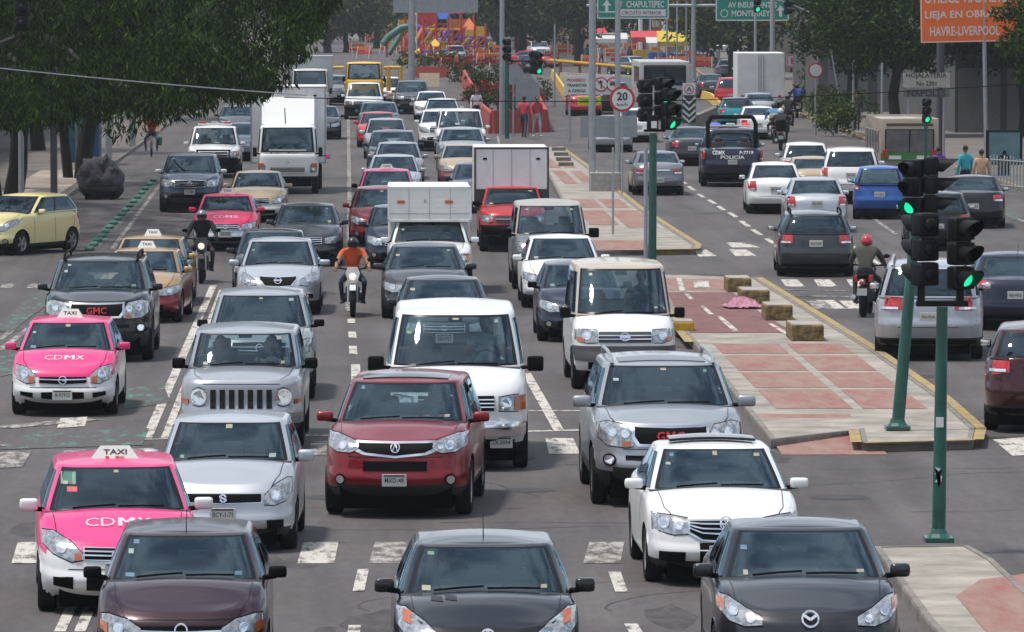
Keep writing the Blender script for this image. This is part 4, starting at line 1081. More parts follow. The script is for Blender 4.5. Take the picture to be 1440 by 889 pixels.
# wire across the top of the picture
def wire(name, a, b, sag, lab, r=.012, m=None):
    g = G(); pts = [a.lerp(b, k/14) - Vector((0, 0, sag*math.sin(math.pi*k/14))) for k in range(15)]; g.tube(pts, r, 5); o = g.obj(name, m or M_gal, smooth=True); tag(o, lab, 'wire'); return o
wire('overhead_wire', aty(-20, 94, 120), aty(430, 134, 135), .03, 'pale thin wire crossing in front of the dark tree', .014)
wire('overhead_wire', aty(400, 137, 190), aty(1440, 118, 215), .35, 'thin dark wire spanning the road above the queue', .016, M_black)
# left pavement poles and bollards
for (x, yb, zt_, r, lab, m_) in ((30, 283, 4.0, .09, 'grey post in front of the tree trunks at the kerb', M_gal), (76, 280, 4.2, .11, 'dark round post on the shaded pavement', mat('dark_post', (.09, .09, .095), .6)), (92, 250, 3.2, .08, 'thin pale post standing in the shade by the shop', M_gal), (153, 222, 3.2, .13, 'pale grey post just behind the dark bundle', M_gal), (186, 206, 3.0, .14, 'bluish post on the pavement near the cyclist', M_gal), (107, 250, 2.0, .04, 'slim low post beside the blue kiosk', M_gal)):
    p = at(x, yb, .12); o = G().tube([(0, 0, 0), (0, 0, zt_)], r, 10).obj('steel_pole', m_, smooth=True); o.location = p; tag(o, lab, 'pole')
# kiosk on the pavement
p = at(118, 228, .12); t = thing('kiosk', 'blue and green street kiosk in the shade of the tree', 'kiosk', p)
g = G(); g.box((0, 1, 1.2), (1.15, 2, 2.4), .03); g.obj('body', mat('kiosk_blue', (.015, .09, .20), .5, noise=.3, nscale=2), t); g = G(); g.box((-.1, -.03, 1.5), (.8, .04, 1.2), .01); g.obj('display', mat('kiosk_green', (.02, .12, .09), .5, noise=.5, nscale=4), t); g = G(); g.box((0, .9, 2.45), (1.5, 2.4, .10), .03); g.obj('roof', M_sig, t)
# ---------------------------------------------------------------- trees, plants, buildings
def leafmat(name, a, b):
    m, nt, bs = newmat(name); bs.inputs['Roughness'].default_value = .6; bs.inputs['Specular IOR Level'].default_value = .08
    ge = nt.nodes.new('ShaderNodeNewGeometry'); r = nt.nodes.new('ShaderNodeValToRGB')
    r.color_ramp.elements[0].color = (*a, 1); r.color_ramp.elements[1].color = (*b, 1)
    e = r.color_ramp.elements.new(.80); e.color = (*b, 1); r.color_ramp.elements[2].color = (b[0]*3.4, b[1]*2.9, b[2]*1.4, 1)  # palest leaves, picked at random, carry sunlit highlights in their colour
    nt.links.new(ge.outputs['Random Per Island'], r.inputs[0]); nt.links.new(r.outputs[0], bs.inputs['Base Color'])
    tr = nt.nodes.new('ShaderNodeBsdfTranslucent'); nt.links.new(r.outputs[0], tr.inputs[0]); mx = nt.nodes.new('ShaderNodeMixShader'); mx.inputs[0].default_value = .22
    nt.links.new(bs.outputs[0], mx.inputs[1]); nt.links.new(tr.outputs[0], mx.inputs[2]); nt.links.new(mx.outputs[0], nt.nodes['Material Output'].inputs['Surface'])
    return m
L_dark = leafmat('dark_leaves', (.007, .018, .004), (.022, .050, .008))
L_mid = leafmat('mid_leaves', (.012, .030, .008), (.036, .072, .016))
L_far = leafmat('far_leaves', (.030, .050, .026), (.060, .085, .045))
L_light = leafmat('light_leaves', (.03, .06, .015), (.07, .11, .025))
M_bark = mat('bark', (.020, .017, .014), .95, noise=.35, nscale=5)
def leaves(centers, n, ls, lw, rnd_, droop=0.0):
    """n leaves round each clump centre (x, y, z, radius); each leaf a small folded blade"""
    V, F = [], []
    for (cx, cy, cz, cr) in centers:
        for _ in range(n):
            while True:
                a, b, c = rnd_.uniform(-1, 1), rnd_.uniform(-1, 1), rnd_.uniform(-1, 1); q = a*a+b*b+c*c
                if .1 < q < 1: break
            p = Vector((cx+a*cr, cy+b*cr, cz+c*cr*.75))
            d = Vector((rnd_.gauss(0, 1), rnd_.gauss(0, 1), rnd_.gauss(0, 1)*(1-droop)-droop*2.2)).normalized()
            w = d.cross(Vector((rnd_.gauss(0, 1), rnd_.gauss(0, 1), rnd_.gauss(0, 1)))).normalized()
            l = ls*rnd_.uniform(.6, 1.3); ww = lw*rnd_.uniform(.7, 1.2); u = d.cross(w)*ww*.35
            i = len(V); V += [p, p+d*l*.5+w*ww*.5+u, p+d*l, p+d*l*.5-w*ww*.5+u]; F.append((i, i+1, i+2)); F.append((i, i+2, i+3))
    return V, F
def foliage(name, V, F, m, par=None):
    me = bpy.data.meshes.new(name); me.from_pydata(V, [], F); me.materials.append(m); o = bpy.data.objects.new(name, me); COL.objects.link(o); o.parent = par; return o
def branchy(base, top, r0, rnd_, targets, n=7):
    g = G(); base = Vector(base); top = Vector(top); pts = [base.lerp(top, k/5)+Vector((rnd_.uniform(-.12, .12), rnd_.uniform(-.12, .12), 0))*(k > 0) for k in range(6)]
    g.tube(pts, [r0*(1.25-.5*k/5) for k in range(6)], 9)
    for q in targets[:n]:
        q = Vector(q[:3]); s_ = pts[rnd_.choice((3, 4, 5))]; mid = s_.lerp(q, .5)+Vector((0, 0, .3)); g.tube([s_, mid, q], [r0*.5, r0*.28, r0*.08], 6)
    return g
def tree(label, x, y, h, cr, seed, m=L_far, nc=60, n=45, ls=.35, lw=.16, r0=.22, z0=None, group=None, sx=1.0, lean=0, name='tree', droop=.1, sy=1.0):
    rnd_ = random.Random(seed); t = thing(name, label, 'tree', (x, y, 0), 0, group)
    z0 = h*.35 if z0 is None else z0; C_ = []
    zc, hz = (z0+h)/2, (h-z0)/2
    for _ in range(nc):
        while True:
            a, b, c = rnd_.uniform(-1, 1), rnd_.uniform(-1, 1), rnd_.uniform(-1, 1)
            if .25 < a*a+b*b+c*c < 1: break
        C_.append((lean+a*cr*sx, b*cr*sy, zc+c*hz, cr*rnd_.uniform(.16, .30)))
    V, F = leaves(C_, n, ls, lw, rnd_, droop); foliage('crown', V, F, m, t)
    branchy((0, 0, -.05), (lean*.7, 0, z0+hz*.7), r0, rnd_, C_, 9).obj('trunk', M_bark, t, smooth=True)
    return t
# the big dark tree that hangs over the kerbside lanes: low skirt of drooping sprays
def zlow(X):
    return spl([(-16, 2.4), (-10, 2.75), (-8.2, 2.8), (-6.6, 2.8), (-5.6, 2.9), (-4.6, 3.25), (-3.2, 3.35), (-2.4, 3.7), (-1.9, 4.5), (-1.3, 5.2), (-.8, 6.1), (-.3, 7.5)], X)
def bigtree(label, tx, ty, x0, x1, y0, y1, nc, seed, m, n=70, dz=0, tr=.38, top=11):
    rnd_ = random.Random(seed); t = thing('tree', label, 'tree', (tx, ty, .1), 0, None); C_ = []
    for _ in range(nc):
        X = rnd_.uniform(x0, x1); Y = rnd_.uniform(y0, y1); zl = zlow(X*156/Y if Y > 0 else X) + dz; 
        z = zl + .35 + (rnd_.random()**1.7)*(top-zl)
        C_.append((X-tx, Y-ty, z, rnd_.uniform(.35, .6)))
    V, F = leaves(C_, n, .27, .065, rnd_, .66); foliage('crown', V, F, m, t)
    g = branchy((0, 0, -.1), (.8, -2, 5.2), tr, rnd_, sorted(C_, key=lambda c: rnd_.random()), 16); g.tube([(-.5, .3, -.1), (-.7, .2, 2), (-1.2, 0, 4.6)], [tr*.7, tr*.6, tr*.4], 8); g.obj('trunk', M_bark, t, smooth=True)
    return t
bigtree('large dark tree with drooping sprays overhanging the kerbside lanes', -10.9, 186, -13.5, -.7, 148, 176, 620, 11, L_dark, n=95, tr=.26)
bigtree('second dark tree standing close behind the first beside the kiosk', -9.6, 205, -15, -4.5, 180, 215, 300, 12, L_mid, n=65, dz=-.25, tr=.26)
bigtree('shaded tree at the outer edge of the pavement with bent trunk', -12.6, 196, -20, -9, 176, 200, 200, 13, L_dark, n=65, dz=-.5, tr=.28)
tree('leafy tree growing past the kiosk on the shaded pavement', -13.0, 240, 8, 4.2, 14, L_mid, 110, 55, .3, .12, .25, 2.4)
tree('roadside tree behind the white box truck', -11.5, 300, 9, 4.5, 15, L_mid, 110, 50, .35, .14, .3, 2.6)
# right pavement
tree('broad dense tree above the beige bus', 23.4, 262, 8.4, 3.7, 21, L_mid, 250, 75, .26, .12, .22, 2.8, lean=-.1)
tree('dense tree just beyond the broad one by the hedge', 24.6, 300, 8.4, 3.3, 22, L_mid, 190, 70, .28, .13, .26, 2.5, lean=.2)
tree('dark tree in front of the grey shop wall', 29.0, 262, 8.6, 3.8, 23, L_dark, 240, 70, .27, .12, .20, 3.2)
tree('leafy branches reaching in over the orange roadworks board', 24.9, 212, 7.4, 2.1, 24, L_mid, 110, 70, .22, .10, .16, 2.9, lean=-.3)
tree('small round tree beside the poster stand', 27.6, 246, 6.5, 2.2, 25, L_mid, 60, 45, .25, .12, .15, 4.0)
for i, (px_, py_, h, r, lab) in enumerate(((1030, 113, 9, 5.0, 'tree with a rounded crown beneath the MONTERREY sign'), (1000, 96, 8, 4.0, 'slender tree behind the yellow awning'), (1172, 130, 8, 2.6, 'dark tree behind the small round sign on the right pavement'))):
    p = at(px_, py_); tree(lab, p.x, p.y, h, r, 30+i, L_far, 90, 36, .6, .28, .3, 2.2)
# hedge bushes at the kerb of the right carriageway
for i, (px_, py_, h, r, lab, m_) in enumerate(((1160, 178, 1.5, .8, 'yellow green bush at the kerb beside the motorcycles', L_light), (1176, 188, 1.2, .7, 'bright leafy bush nearer the white hatchback', L_light), (1146, 152, 3.2, 1.0, 'tall dark shrub behind the yellow green bush', L_mid), (1190, 180, 1.8, 1.3, 'dark shrub in the shade below the dense trees', L_mid))):
    p = at(px_, py_, .12); rnd_ = random.Random(50+i); t = thing('bush', lab, 'bush', p); C_ = [(rnd_.uniform(-r, r), rnd_.uniform(-r, r), rnd_.uniform(.2, h), .35) for _ in range(26)]
    V, F = leaves(C_, 40, .2, .1, rnd_, .1); foliage('leaves', V, F, m_, t); G().tube([(0, 0, 0), (.05, 0, h*.7)], .06, 6).obj('stem', M_bark, t)
# far wood behind everything: separate trees
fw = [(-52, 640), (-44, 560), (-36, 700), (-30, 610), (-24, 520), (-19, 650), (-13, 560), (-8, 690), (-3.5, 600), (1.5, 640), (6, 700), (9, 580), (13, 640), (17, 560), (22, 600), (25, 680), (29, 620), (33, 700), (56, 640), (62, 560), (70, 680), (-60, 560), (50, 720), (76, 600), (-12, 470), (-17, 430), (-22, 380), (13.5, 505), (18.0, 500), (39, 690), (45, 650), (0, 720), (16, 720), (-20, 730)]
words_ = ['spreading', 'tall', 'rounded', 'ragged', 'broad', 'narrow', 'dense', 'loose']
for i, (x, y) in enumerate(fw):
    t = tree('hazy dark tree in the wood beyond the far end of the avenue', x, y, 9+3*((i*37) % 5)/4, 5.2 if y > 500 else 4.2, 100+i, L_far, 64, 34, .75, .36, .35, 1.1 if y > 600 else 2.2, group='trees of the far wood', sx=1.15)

# ---- buildings
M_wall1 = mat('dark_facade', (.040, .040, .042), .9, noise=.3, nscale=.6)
M_wall2 = mat('grey_facade', (.085, .083, .082), .9, noise=.18, nscale=.5)
M_wall3 = mat('cream_facade', (.27, .24, .21), .9, noise=.12, nscale=.4)
M_wall4 = mat('peach_facade', (.50, .33, .24), .9, noise=.1)
M_win = mat('window_glass', (.02, .025, .03), .1, .0, .5)
M_shut = mat('shutter_grey', (.16, .16, .16), .6, .3, noise=.1)
def building(name, label, x0, x1, y0, y1, h, wall, wins=(), doors=(), facing='-y', roofm=None, bands=()):
    t = thing(name, label, 'building', ((x0+x1)/2, y0, 0)); w, d = x1-x0, y1-y0
    g = G(); g.box((0, d/2, h/2), (w, d, h), .02); g.obj('wall', wall, t)
    g = G(); g.box((0, d/2, h+.12), (w+.5, d+.5, .25), .03); g.obj('roof', roofm or M_concd, t)
    def place(u, z, ww, hh):
        if facing == '-y': return (u, -.03, z), (ww, .08, hh)
        sx = -1 if facing == '-x' else 1
        return (sx*(w/2+.02), u, z), (.08, ww, hh)
    for (u, z, ww, hh, m_) in wins:
        c, s_ = place(u, z, ww+.16, hh+.16); g = G(); g.box(c, s_); f = g.obj('window', M_wall2 if wall is not M_wall2 else M_concd, t)
        c, s_ = place(u, z, ww, hh); c = (c[0]+(.05 if facing == '+x' else -.05 if facing == '-x' else 0), c[1]-(.05 if facing == '-y' else 0), c[2]); g = G(); g.box(c, s_); g.obj('pane', m_ or M_win, f)
    for (u, ww, hh, m_) in doors:
        c, s_ = place(u, hh/2, ww, hh); g = G(); g.box(c, s_, .01); g.obj('door', m_, t)
    for (z, hh, m_) in bands:
        if facing == '-y': g = G(); g.box((0, -.12, z), (w, .3, hh), .01)
        else: g = G(); sx = -1 if facing == '-x' else 1; g.box((sx*(w/2+.12), d/2, z), (.3, d, hh), .01)
        g.obj('band', m_, t)
    return t
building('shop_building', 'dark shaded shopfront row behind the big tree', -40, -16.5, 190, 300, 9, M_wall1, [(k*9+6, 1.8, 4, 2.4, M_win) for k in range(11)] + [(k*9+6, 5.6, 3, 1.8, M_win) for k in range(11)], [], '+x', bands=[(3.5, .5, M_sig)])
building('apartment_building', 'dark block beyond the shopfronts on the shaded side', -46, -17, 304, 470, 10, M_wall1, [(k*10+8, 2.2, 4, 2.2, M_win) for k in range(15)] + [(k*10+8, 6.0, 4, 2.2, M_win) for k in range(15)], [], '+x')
building('shop_building', 'grey shop building with metal shutters behind the street vendors', 36.0, 70, 200, 290, 8, M_wall2, [(k*8+5, 5.4, 4, 2.0, M_win) for k in range(10)], [(k*8+5, 4.6, 3.1, M_shut) for k in range(10)], '-x', bands=[(3.7, .5, M_wall1)])
building('shop_building', 'grey shuttered shop wall behind the broad dense tree', 23.8, 31.5, 312, 330, 6.2, M_wall2, [(-2.4, 4.6, 1.8, 1.2, M_win), (.6, 4.6, 1.8, 1.2, M_win)], [(-2.3, 2.1, 2.9, M_shut), (.3, 2.1, 2.9, M_shut), (2.8, 1.6, 2.9, M_win)], '-y', bands=[(3.5, .35, M_wall1)])
building('shop_building', 'grey corner shop with wide metal shutters facing the traffic', 26.6, 31.0, 268, 296, 6.4, M_wall2, [(-1.2, 4.6, 1.6, 1.2, M_win)], [(-1.1, 1.9, 3.0, M_shut), (1.1, 1.9, 3.0, M_shut)], '-y', bands=[(3.6, .4, M_wall1)])
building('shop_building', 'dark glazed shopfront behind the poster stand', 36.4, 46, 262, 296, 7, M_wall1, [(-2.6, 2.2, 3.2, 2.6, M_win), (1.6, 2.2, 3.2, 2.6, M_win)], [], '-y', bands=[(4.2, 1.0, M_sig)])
building('apartment_building', 'cream apartment block behind the right pavement trees', 33, 62, 330, 420, 12, M_wall3, [(k*7+4, z, 2.6, 1.7, M_win) for k in range(12) for z in (2.4, 5.8, 9.2)], [], '-x')
building('apartment_building', 'grey office block with dark window strips near the orange board', 36, 64, 430, 540, 13, M_wall2, [(k*8+5, z, 5, 1.6, M_win) for k in range(13) for z in (2.2, 5.4, 8.6)], [], '-x')
p0, p1 = at(1052, 104), at(1132, 104)
building('house', 'cream house with dark windows below the orange board', p0.x+.5, p1.x+3, p0.y, p0.y+15, 6.4, M_wall3, [(-3.4, 4.4, 1.5, 1.5, None), (-.4, 4.4, 1.5, 1.5, None), (2.8, 4.4, 1.6, 1.5, None), (-3.2, 1.6, 1.4, 1.6, None)], [(0, 1.4, 2.4, M_win), (3, 2.0, 2.6, M_shut)], '-y')
# red fronted shop and its white columns at the far end
p0, p1 = at(898, 75), at(1004, 75)
t = building('shop_building', 'far shop with red front and white columns behind yellow awning', p0.x+2, p1.x, p0.y, p0.y+14, 6.6, M_wall3, [(-3.2, 4.7, 2.2, 1.3, mat('shop_red', (.32, .045, .035), .6)), (0, 4.7, 2.2, 1.3, MATS['shop_red']), (3.1, 4.7, 2.2, 1.3, MATS['shop_red'])], [(-2.5, 1.8, 2.6, MATS['shop_red']), (1.5, 2.2, 2.6, MATS['shop_red'])], '-y', bands=[(3.35, .3, M_swhite)])
for k in range(5): g = G(); g.tube([(-4.6+k*2.3, -.9, 0), (-4.6+k*2.3, -.9, 6.0)], .22, 10); g.obj('column', M_swhite, t)
p = at(968, 92); o = G(); o.raw([(-2.6, 0, 2.0), (2.6, 0, 2.0), (2.6, 1.6, 2.9), (-2.6, 1.6, 2.9), (-2.6, 0, 1.6), (2.6, 0, 1.6)], [(0, 1, 2, 3), (4, 5, 1, 0)]); t = thing('market_stall', 'market stall under a bright yellow awning', 'stall', p); o.obj('awning', mat('yellow_awning', (.58, .45, .05), .8, noise=.15), t)
for sx in (-2.5, 2.5): pole_part(t, (sx, 0, 0), (sx, 0, 2), .05, None, M_gal, 'post'); pole_part(t, (sx, 1.6, 0), (sx, 1.6, 2.9), .05, None, M_gal, 'post')
g = G(); g.box((0, .9, .5), (4.6, 1.2, .9), .04); g.obj('counter', mat('stall_cloth', (.10, .16, .28), .8, noise=.4), t)
# peach hut
p = at(806, 78); t = thing('kiosk', 'small peach coloured hut with dark doorway by the red car', 'hut', p)
g = G(); g.prism([(-2.4, 0, 0), (-2.4, 0, 1.8)] + [(-2.4*math.cos(math.pi*k/10), 0, 1.8+1.6*math.sin(math.pi*k/10)) for k in range(11)] + [(2.4, 0, 0)], (0, 3, 0)); g.obj('wall', M_wall4, t)
g = G(); g.prism([(-.2, -.05, 0), (-.2, -.05, 1.5), (.1, -.05, 1.9), (.4, -.05, 1.5), (.4, -.05, 0)], (0, .1, 0)); g.obj('door', M_sig, t)
# raised cross street carrying the far taxi: a stone faced bank
pa, pb = at(840, 66), at(940, 66)
g = G(); g.box(((pa.x+pb.x)/2+1, pa.y+6, .55), ((pb.x-pa.x)+4, 12, 1.1), .03); o = g.obj('retaining_wall', mat('tan_stone', (.36, .29, .23), .9, noise=.2, nscale=.8)); tag(o, 'low tan stone bank below the far pink and white taxi', 'wall')
# concrete barrier and yellow railing across the far road
def barrier(name, label, pts, h, w, m_, z0=0):
    g = G(); Q = [at(x, y) for x, y in pts]
    for a, b in zip(Q, Q[1:]):
        d = (b-a).normalized(); n_ = Vector((-d.y, d.x, 0))*w/2
        g.raw([a-n_+Vector((0, 0, z0)), b-n_+Vector((0, 0, z0)), b-n_*.5+Vector((0, 0, z0+h)), a-n_*.5+Vector((0, 0, z0+h)), a+n_+Vector((0, 0, z0)), b+n_+Vector((0, 0, z0)), b+n_*.5+Vector((0, 0, z0+h)), a+n_*.5+Vector((0, 0, z0+h))], [(0, 1, 2, 3), (5, 4, 7, 6), (3, 2, 6, 7), (4, 0, 3, 7), (1, 5, 6, 2)])
    return tag(g.obj(name, m_), label, 'barrier')
M_ylw = mat('yellow_rail', (.62, .37, .03), .5, noise=.12)
barrier('barrier', 'pale concrete barrier below the yellow rail across the road', [(790, 122), (905, 128)], .95, .5, M_conc)
t = thing('railing', 'yellow rail on red posts above the concrete barrier', 'railing', at(790, 118)); o_ = at(790, 118)
a, b = aty(772, 85, o_.y)-o_, aty(908, 97, o_.y)-o_; g = G(); g.tube([a, b], .12, 8); g.obj('rail', M_ylw, t)
for k in range(5): q = a.lerp(b, .12+k*.2); pole_part(t, (q.x, 0, 0), (q.x, 0, q.z), .10, None, mat('rust_red', (.28, .07, .04), .7), 'post')
barrier('barrier', 'yellow sloping barrier leading down beside the red car', [(777, 108), (798, 142)], .55, .3, M_ylw)
barrier('barrier', 'yellow curved barrier at the side of the red hatchback', [(975, 134), (1000, 142), (1016, 158), (1018, 165)], .45, .3, M_ylw)
barrier('barrier', 'low dark grey kerb wall beside the turquoise taxi', [(978, 178), (1000, 168), (1018, 158)], .55, .6, M_concd)
# red planters and railing of the central garden
M_redw = mat('red_wall', (.36, .055, .045), .85, noise=.2, nscale=.8)
barrier('planter_wall', 'low red planter wall between the avenue and the garden', [(579, 109), (632, 109)], .8, .4, M_redw)
barrier('planter_wall', 'pale sandy block standing before the far red planter', [(590, 122), (618, 122)], .9, 1.2, mat('sandy_block', (.40, .33, .23), .9, noise=.15))
barrier('planter_wall', 'long red garden wall running down to the corner with pedestrians', [(650, 112), (662, 138), (676, 172), (692, 188)], .95, .35, M_redw)
barrier('planter_wall', 'red end wall behind the two pedestrians in pink', [(692, 188), (768, 186)], 1.05, .35, M_redw)
barrier('planter_wall', 'red side wall of the garden facing the cross road', [(768, 186), (752, 150), (742, 128)], 1.0, .35, M_redw)
rnd_ = random.Random(5)
M_flow = leafmat('red_flowers', (.10, .03, .015), (.20, .03, .02))
for i, (x, y, r, lab, m_) in enumerate(((668, 118, 1.6, 'dark clipped bush on the red garden wall', L_mid), (690, 130, 1.5, 'low green bush with red flowers in the garden', L_mid), (682, 150, 1.2, 'red flowering plant behind the long garden wall', M_flow), (700, 165, 1.4, 'green leafy plant at the foot of the lamp post', L_mid), (722, 160, 1.3, 'red flowers beside the round sign back', M_flow), (740, 150, 1.2, 'green shrub near the diamond sign back', L_mid), (612, 98, 2.6, 'hedge of dark green leaves on the far planter', L_mid), (596, 96, 2.2, 'dark leafy bush next to the thick sign post', L_mid), (662, 106, 2.0, 'orange red flower bed near the playground', M_flow))):
    p = at(x, y); t = thing('bush', lab, 'bush', p); C_ = [(rnd_.uniform(-r, r), rnd_.uniform(-1, 1), rnd_.uniform(.3, 1.3), .4) for _ in range(20)]
    V, F = leaves(C_, 34, .24, .14, rnd_, 0); foliage('leaves', V, F, m_, t); G().tube([(0, 0, 0), (0, 0, .8)], .05, 6).obj('stem', M_bark, t)
# playground of red, yellow and orange frames with a green tube slide
MR, MY, MO, MB, MP = mat('play_red', (.50, .03, .03), .4), mat('play_yellow', (.66, .40, .02), .4), mat('play_orange', (.62, .14, .02), .4), mat('play_blue', (.03, .12, .50), .4), mat('play_purple', (.20, .05, .28), .4)
MT = mat('play_green', (.02, .13, .10), .5)
def play(lab, x, y, w, h, ms, seed):
    rnd_ = random.Random(seed); p = at(x, y); t = thing('climbing_frame', lab, 'playground frame', p)
    for sx in (-w/2, -w/6, w/6, w/2):
        for dy in (0, 1.6): pole_part(t, (sx, dy, 0), (sx, dy, h*rnd_.uniform(.75, 1)), .11, None, ms[0], 'post')
    for z in (h*.35, h*.6): g = G(); g.box((0, .8, z), (w, 1.7, .16), .02); g.obj('deck', ms[1], t)
    g = G(); g.tube([(-w/2, .8, h*.6), (-w/2-.8, .4, h*.3), (-w/2-1.6, 0, .15)], .28, 8); g.obj('slide', ms[2], t)
    g = G(); g.raw([(-w/4, 0, h*.8), (w/4, 0, h*.8), (0, .8, h*1.12), (-w/4, 1.6, h*.8), (w/4, 1.6, h*.8)], [(0, 1, 2), (1, 4, 2), (4, 3, 2), (3, 0, 2)]); g.obj('canopy', ms[3], t)
    for k in range(4): pole_part(t, (-w/2+w*k/4, -.05, h*.35), (-w/2+w*(k+1)/4, -.05, h*.6), .07, None, ms[(k+1) % 4], 'brace')
    return t
play('red and orange climbing frame with yellow slide and blue roof', 622, 84, 3.4, 4.6, (MR, MY, MO, MB), 1)
play('orange and red play tower with yellow slide beside the dark trees', 640, 78, 3.6, 5.0, (MO, MR, MY, MR), 2)
play('purple and orange play frame nearest the lamp post', 660, 84, 3.0, 3.4, (MR, MP, MY, MO), 3)
play('yellow and blue play frame partly behind the thick post', 592, 78, 3.0, 4.6, (MR, MO, MT, MY), 4)
play('tall red play tower with orange deck behind the sign post', 606, 70, 2.6, 5.4, (MR, MO, MR, MO), 5)
play('yellow tower with red slide at the back of the playground', 632, 68, 2.8, 5.6, (MY, MR, MR, MB), 6)
play('low blue and red frame in front of the play towers', 612, 92, 2.4, 2.0, (MR, MB, MY, MY), 7)
play('orange frame with purple slide by the red flower bed', 652, 74, 2.8, 4.4, (MO, MY, MP, MR), 8)
MW = mat('awning_white', (.55, .54, .52), .8, noise=.1)
for i, (x, y, w, h, c, l_) in enumerate(((912, 84, 3.2, 2.6, MR, 'stall with red awning beneath the first green sign'), (930, 88, 2.6, 2.2, MW, 'white awning stall left of the bright yellow one'), (992, 96, 2.4, 2.2, MB, 'blue tarpaulin stall next to the gantry post'), (860, 82, 3.0, 2.3, MW, 'pale awning stall behind the yellow rail'), (836, 76, 2.6, 2.6, MR, 'stall with red canopy below the far pink taxi'), (1020, 98, 2.8, 2.4, MW, 'white canopy stall above the red hatchback'), (560, 62, 3.4, 2.4, MO, 'orange awning stall behind the tube slide'), (672, 66, 3.0, 2.6, MR, 'red awning stall at the right end of the playground'), (740, 70, 3.0, 2.4, MW, 'white awning under the dark trees beyond the signal'), (540, 60, 2.6, 2.6, MP, 'purple canopy beyond the yellow truck'))):
    p = at(x, y); t = thing('market_stall', l_, 'stall', p); g = G(); g.raw([(-w/2, 0, h*.78), (w/2, 0, h*.78), (w/2, 1.8, h), (-w/2, 1.8, h), (-w/2, -.02, h*.62), (w/2, -.02, h*.62)], [(0, 1, 2, 3), (4, 5, 1, 0)]); g.obj('awning', c, t)
    for sx in (-w*.47, w*.47): pole_part(t, (sx, 0, 0), (sx, 0, h*.78), .05, None, M_gal, 'post')
    g = G(); g.box((0, .8, .45), (w*.85, 1.0, .85), .04); g.obj('counter', (MY, MB, MR, MW, MO, MT)[i % 6], t)

p = at(556, 80); t = thing('tube_slide', 'green and purple tube slide at the edge of the playground', 'slide', p)
g = G(); g.tube([(-1.2, 0, 1.2), (-.6, .2, 1.9), (.5, .2, 2.7), (1.6, .4, 2.9)], .34, 12); g.obj('tube', MT, t, smooth=True); g = G(); g.tube([(1.5, .4, 2.9), (2.4, .4, 2.7), (3.1, .4, 2.0)], .34, 12); g.obj('bend', MP, t, smooth=True)
for x_ in (-.8, .6, 2.2): pole_part(t, (x_, .3, 0), (x_, .3, 2.4), .09, None, MR)
p = at(520, 66); t = panel_sign('road_sign', 'small green direction board far down the avenue', 'board', (p.x, p.y, 0), 1.5, 1.0, aty(521, 31, p.y).z, mat('pale_green_board', (.12, .30, .22), .6), (0,))
t = panel_sign('road_sign', 'grey board back near the small green direction board', 'board', (at(499, 70).x, at(499, 70).y, 0), 2.0, .9, aty(499, 39, at(499, 70).y).z, M_sback, (-.7, .7))
# fence at the right edge of the road, vendor goods, poster stand, shop sign
p0 = at(1393, 268, .12); t = thing('fence', 'pale grey bar fence on the yellow kerb beside the poster stand', 'fence', p0)
for k in range(34):
    g = G(); x_ = k*.062+.02; h_ = 1.12 + .05*math.sin(k*1.3); g.box((k*.075, -k*.28, h_/2), (.05, .05, h_), .006); g.obj('bar', M_gal, t)
for z in (.2, 1.0): g = G(); g.tube([(0, 0, z), (34*.075, -34*.28, z)], .025, 6); g.obj('rail', M_gal, t)
Ya = yy(252); xc, w, zc, h = px_panel(1387, 183, 1438, 232, Ya)
t = thing('poster_stand', 'black framed street poster stand with blue poster of suited figure', 'poster stand', (xc, Ya, 0))
g = G(); g.box((0, .1, zc), (w, .2, h), .02); g.box((0, .1, (zc-h/2)/2+.05), (.4, .16, zc-h/2-.05), .01); g.obj('frame', M_sig, t)
g = G(); g.box((0, -.012, zc), (w*.84, .02, h*.86)); po = g.obj('poster', mat('poster_blue', (.09, .18, .21), .4, noise=.3, nscale=2), t)
g = G(); k = h*.3; zz = zc-h*.43; g.prism([(-.75*k, -.03, zz), (-.62*k, -.03, zz+.55*k), (-.2*k, -.03, zz+.75*k), (-.14*k, -.03, zz+1.15*k), (.14*k, -.03, zz+1.15*k), (.2*k, -.03, zz+.75*k), (.62*k, -.03, zz+.55*k), (.75*k, -.03, zz)], (0, -.004, 0)); g.obj('figure', M_sig, po)
g = G(); g.prism([(-.09*k, -.04, zz+.7*k), (.09*k, -.04, zz+.7*k), (0, -.04, zz+.1*k)], (0, -.003, 0)); g.obj('shirt', M_swhite, po)
Ys = yy(246); xc, w, zc, h = px_panel(1322, 127, 1388, 162, Ys)
t = panel_sign('shop_sign', 'pale shop sign reading HOJALATERIA above dark lettered strip', 'sign', (xc, Ys+14, 0), w*1.06, h*.62, zc+h*.2+.4, mat('shop_sign_board', (.40, .39, .35), .7, noise=.15), (-.4*w, .4*w), texts=(('HOJALATERIA', 0, zc+h*.38+.4, .24, M_ink, w*.92), ('No 2301', 0, zc+h*.06+.4, .18, M_ink, w*.45)))
g = G(); g.box((0, 0, zc-h*.30+.35), (w*1.06, .05, h*.34)); g.obj('lower_panel', M_shut, t); Vt, Ft = text_geo('NAPOLES', .26, w*.86, .02); g = G(); g.raw([(a, -.04, zc-h*.3+.35+c) for a, _, c in Vt], Ft); g.obj('lettering', M_ink, t, fix=False)
p = at(1322, 224, .12); o = G().tube([(0, 0, 0), (0, 0, 9)], .15, 12).obj('utility_pole', mat('dark_pole', (.06, .06, .065), .7), smooth=True); o.location = p; tag(o, 'thick dark utility pole between the beige bus and the shop sign', 'pole')
p = at(1320, 300, .12)
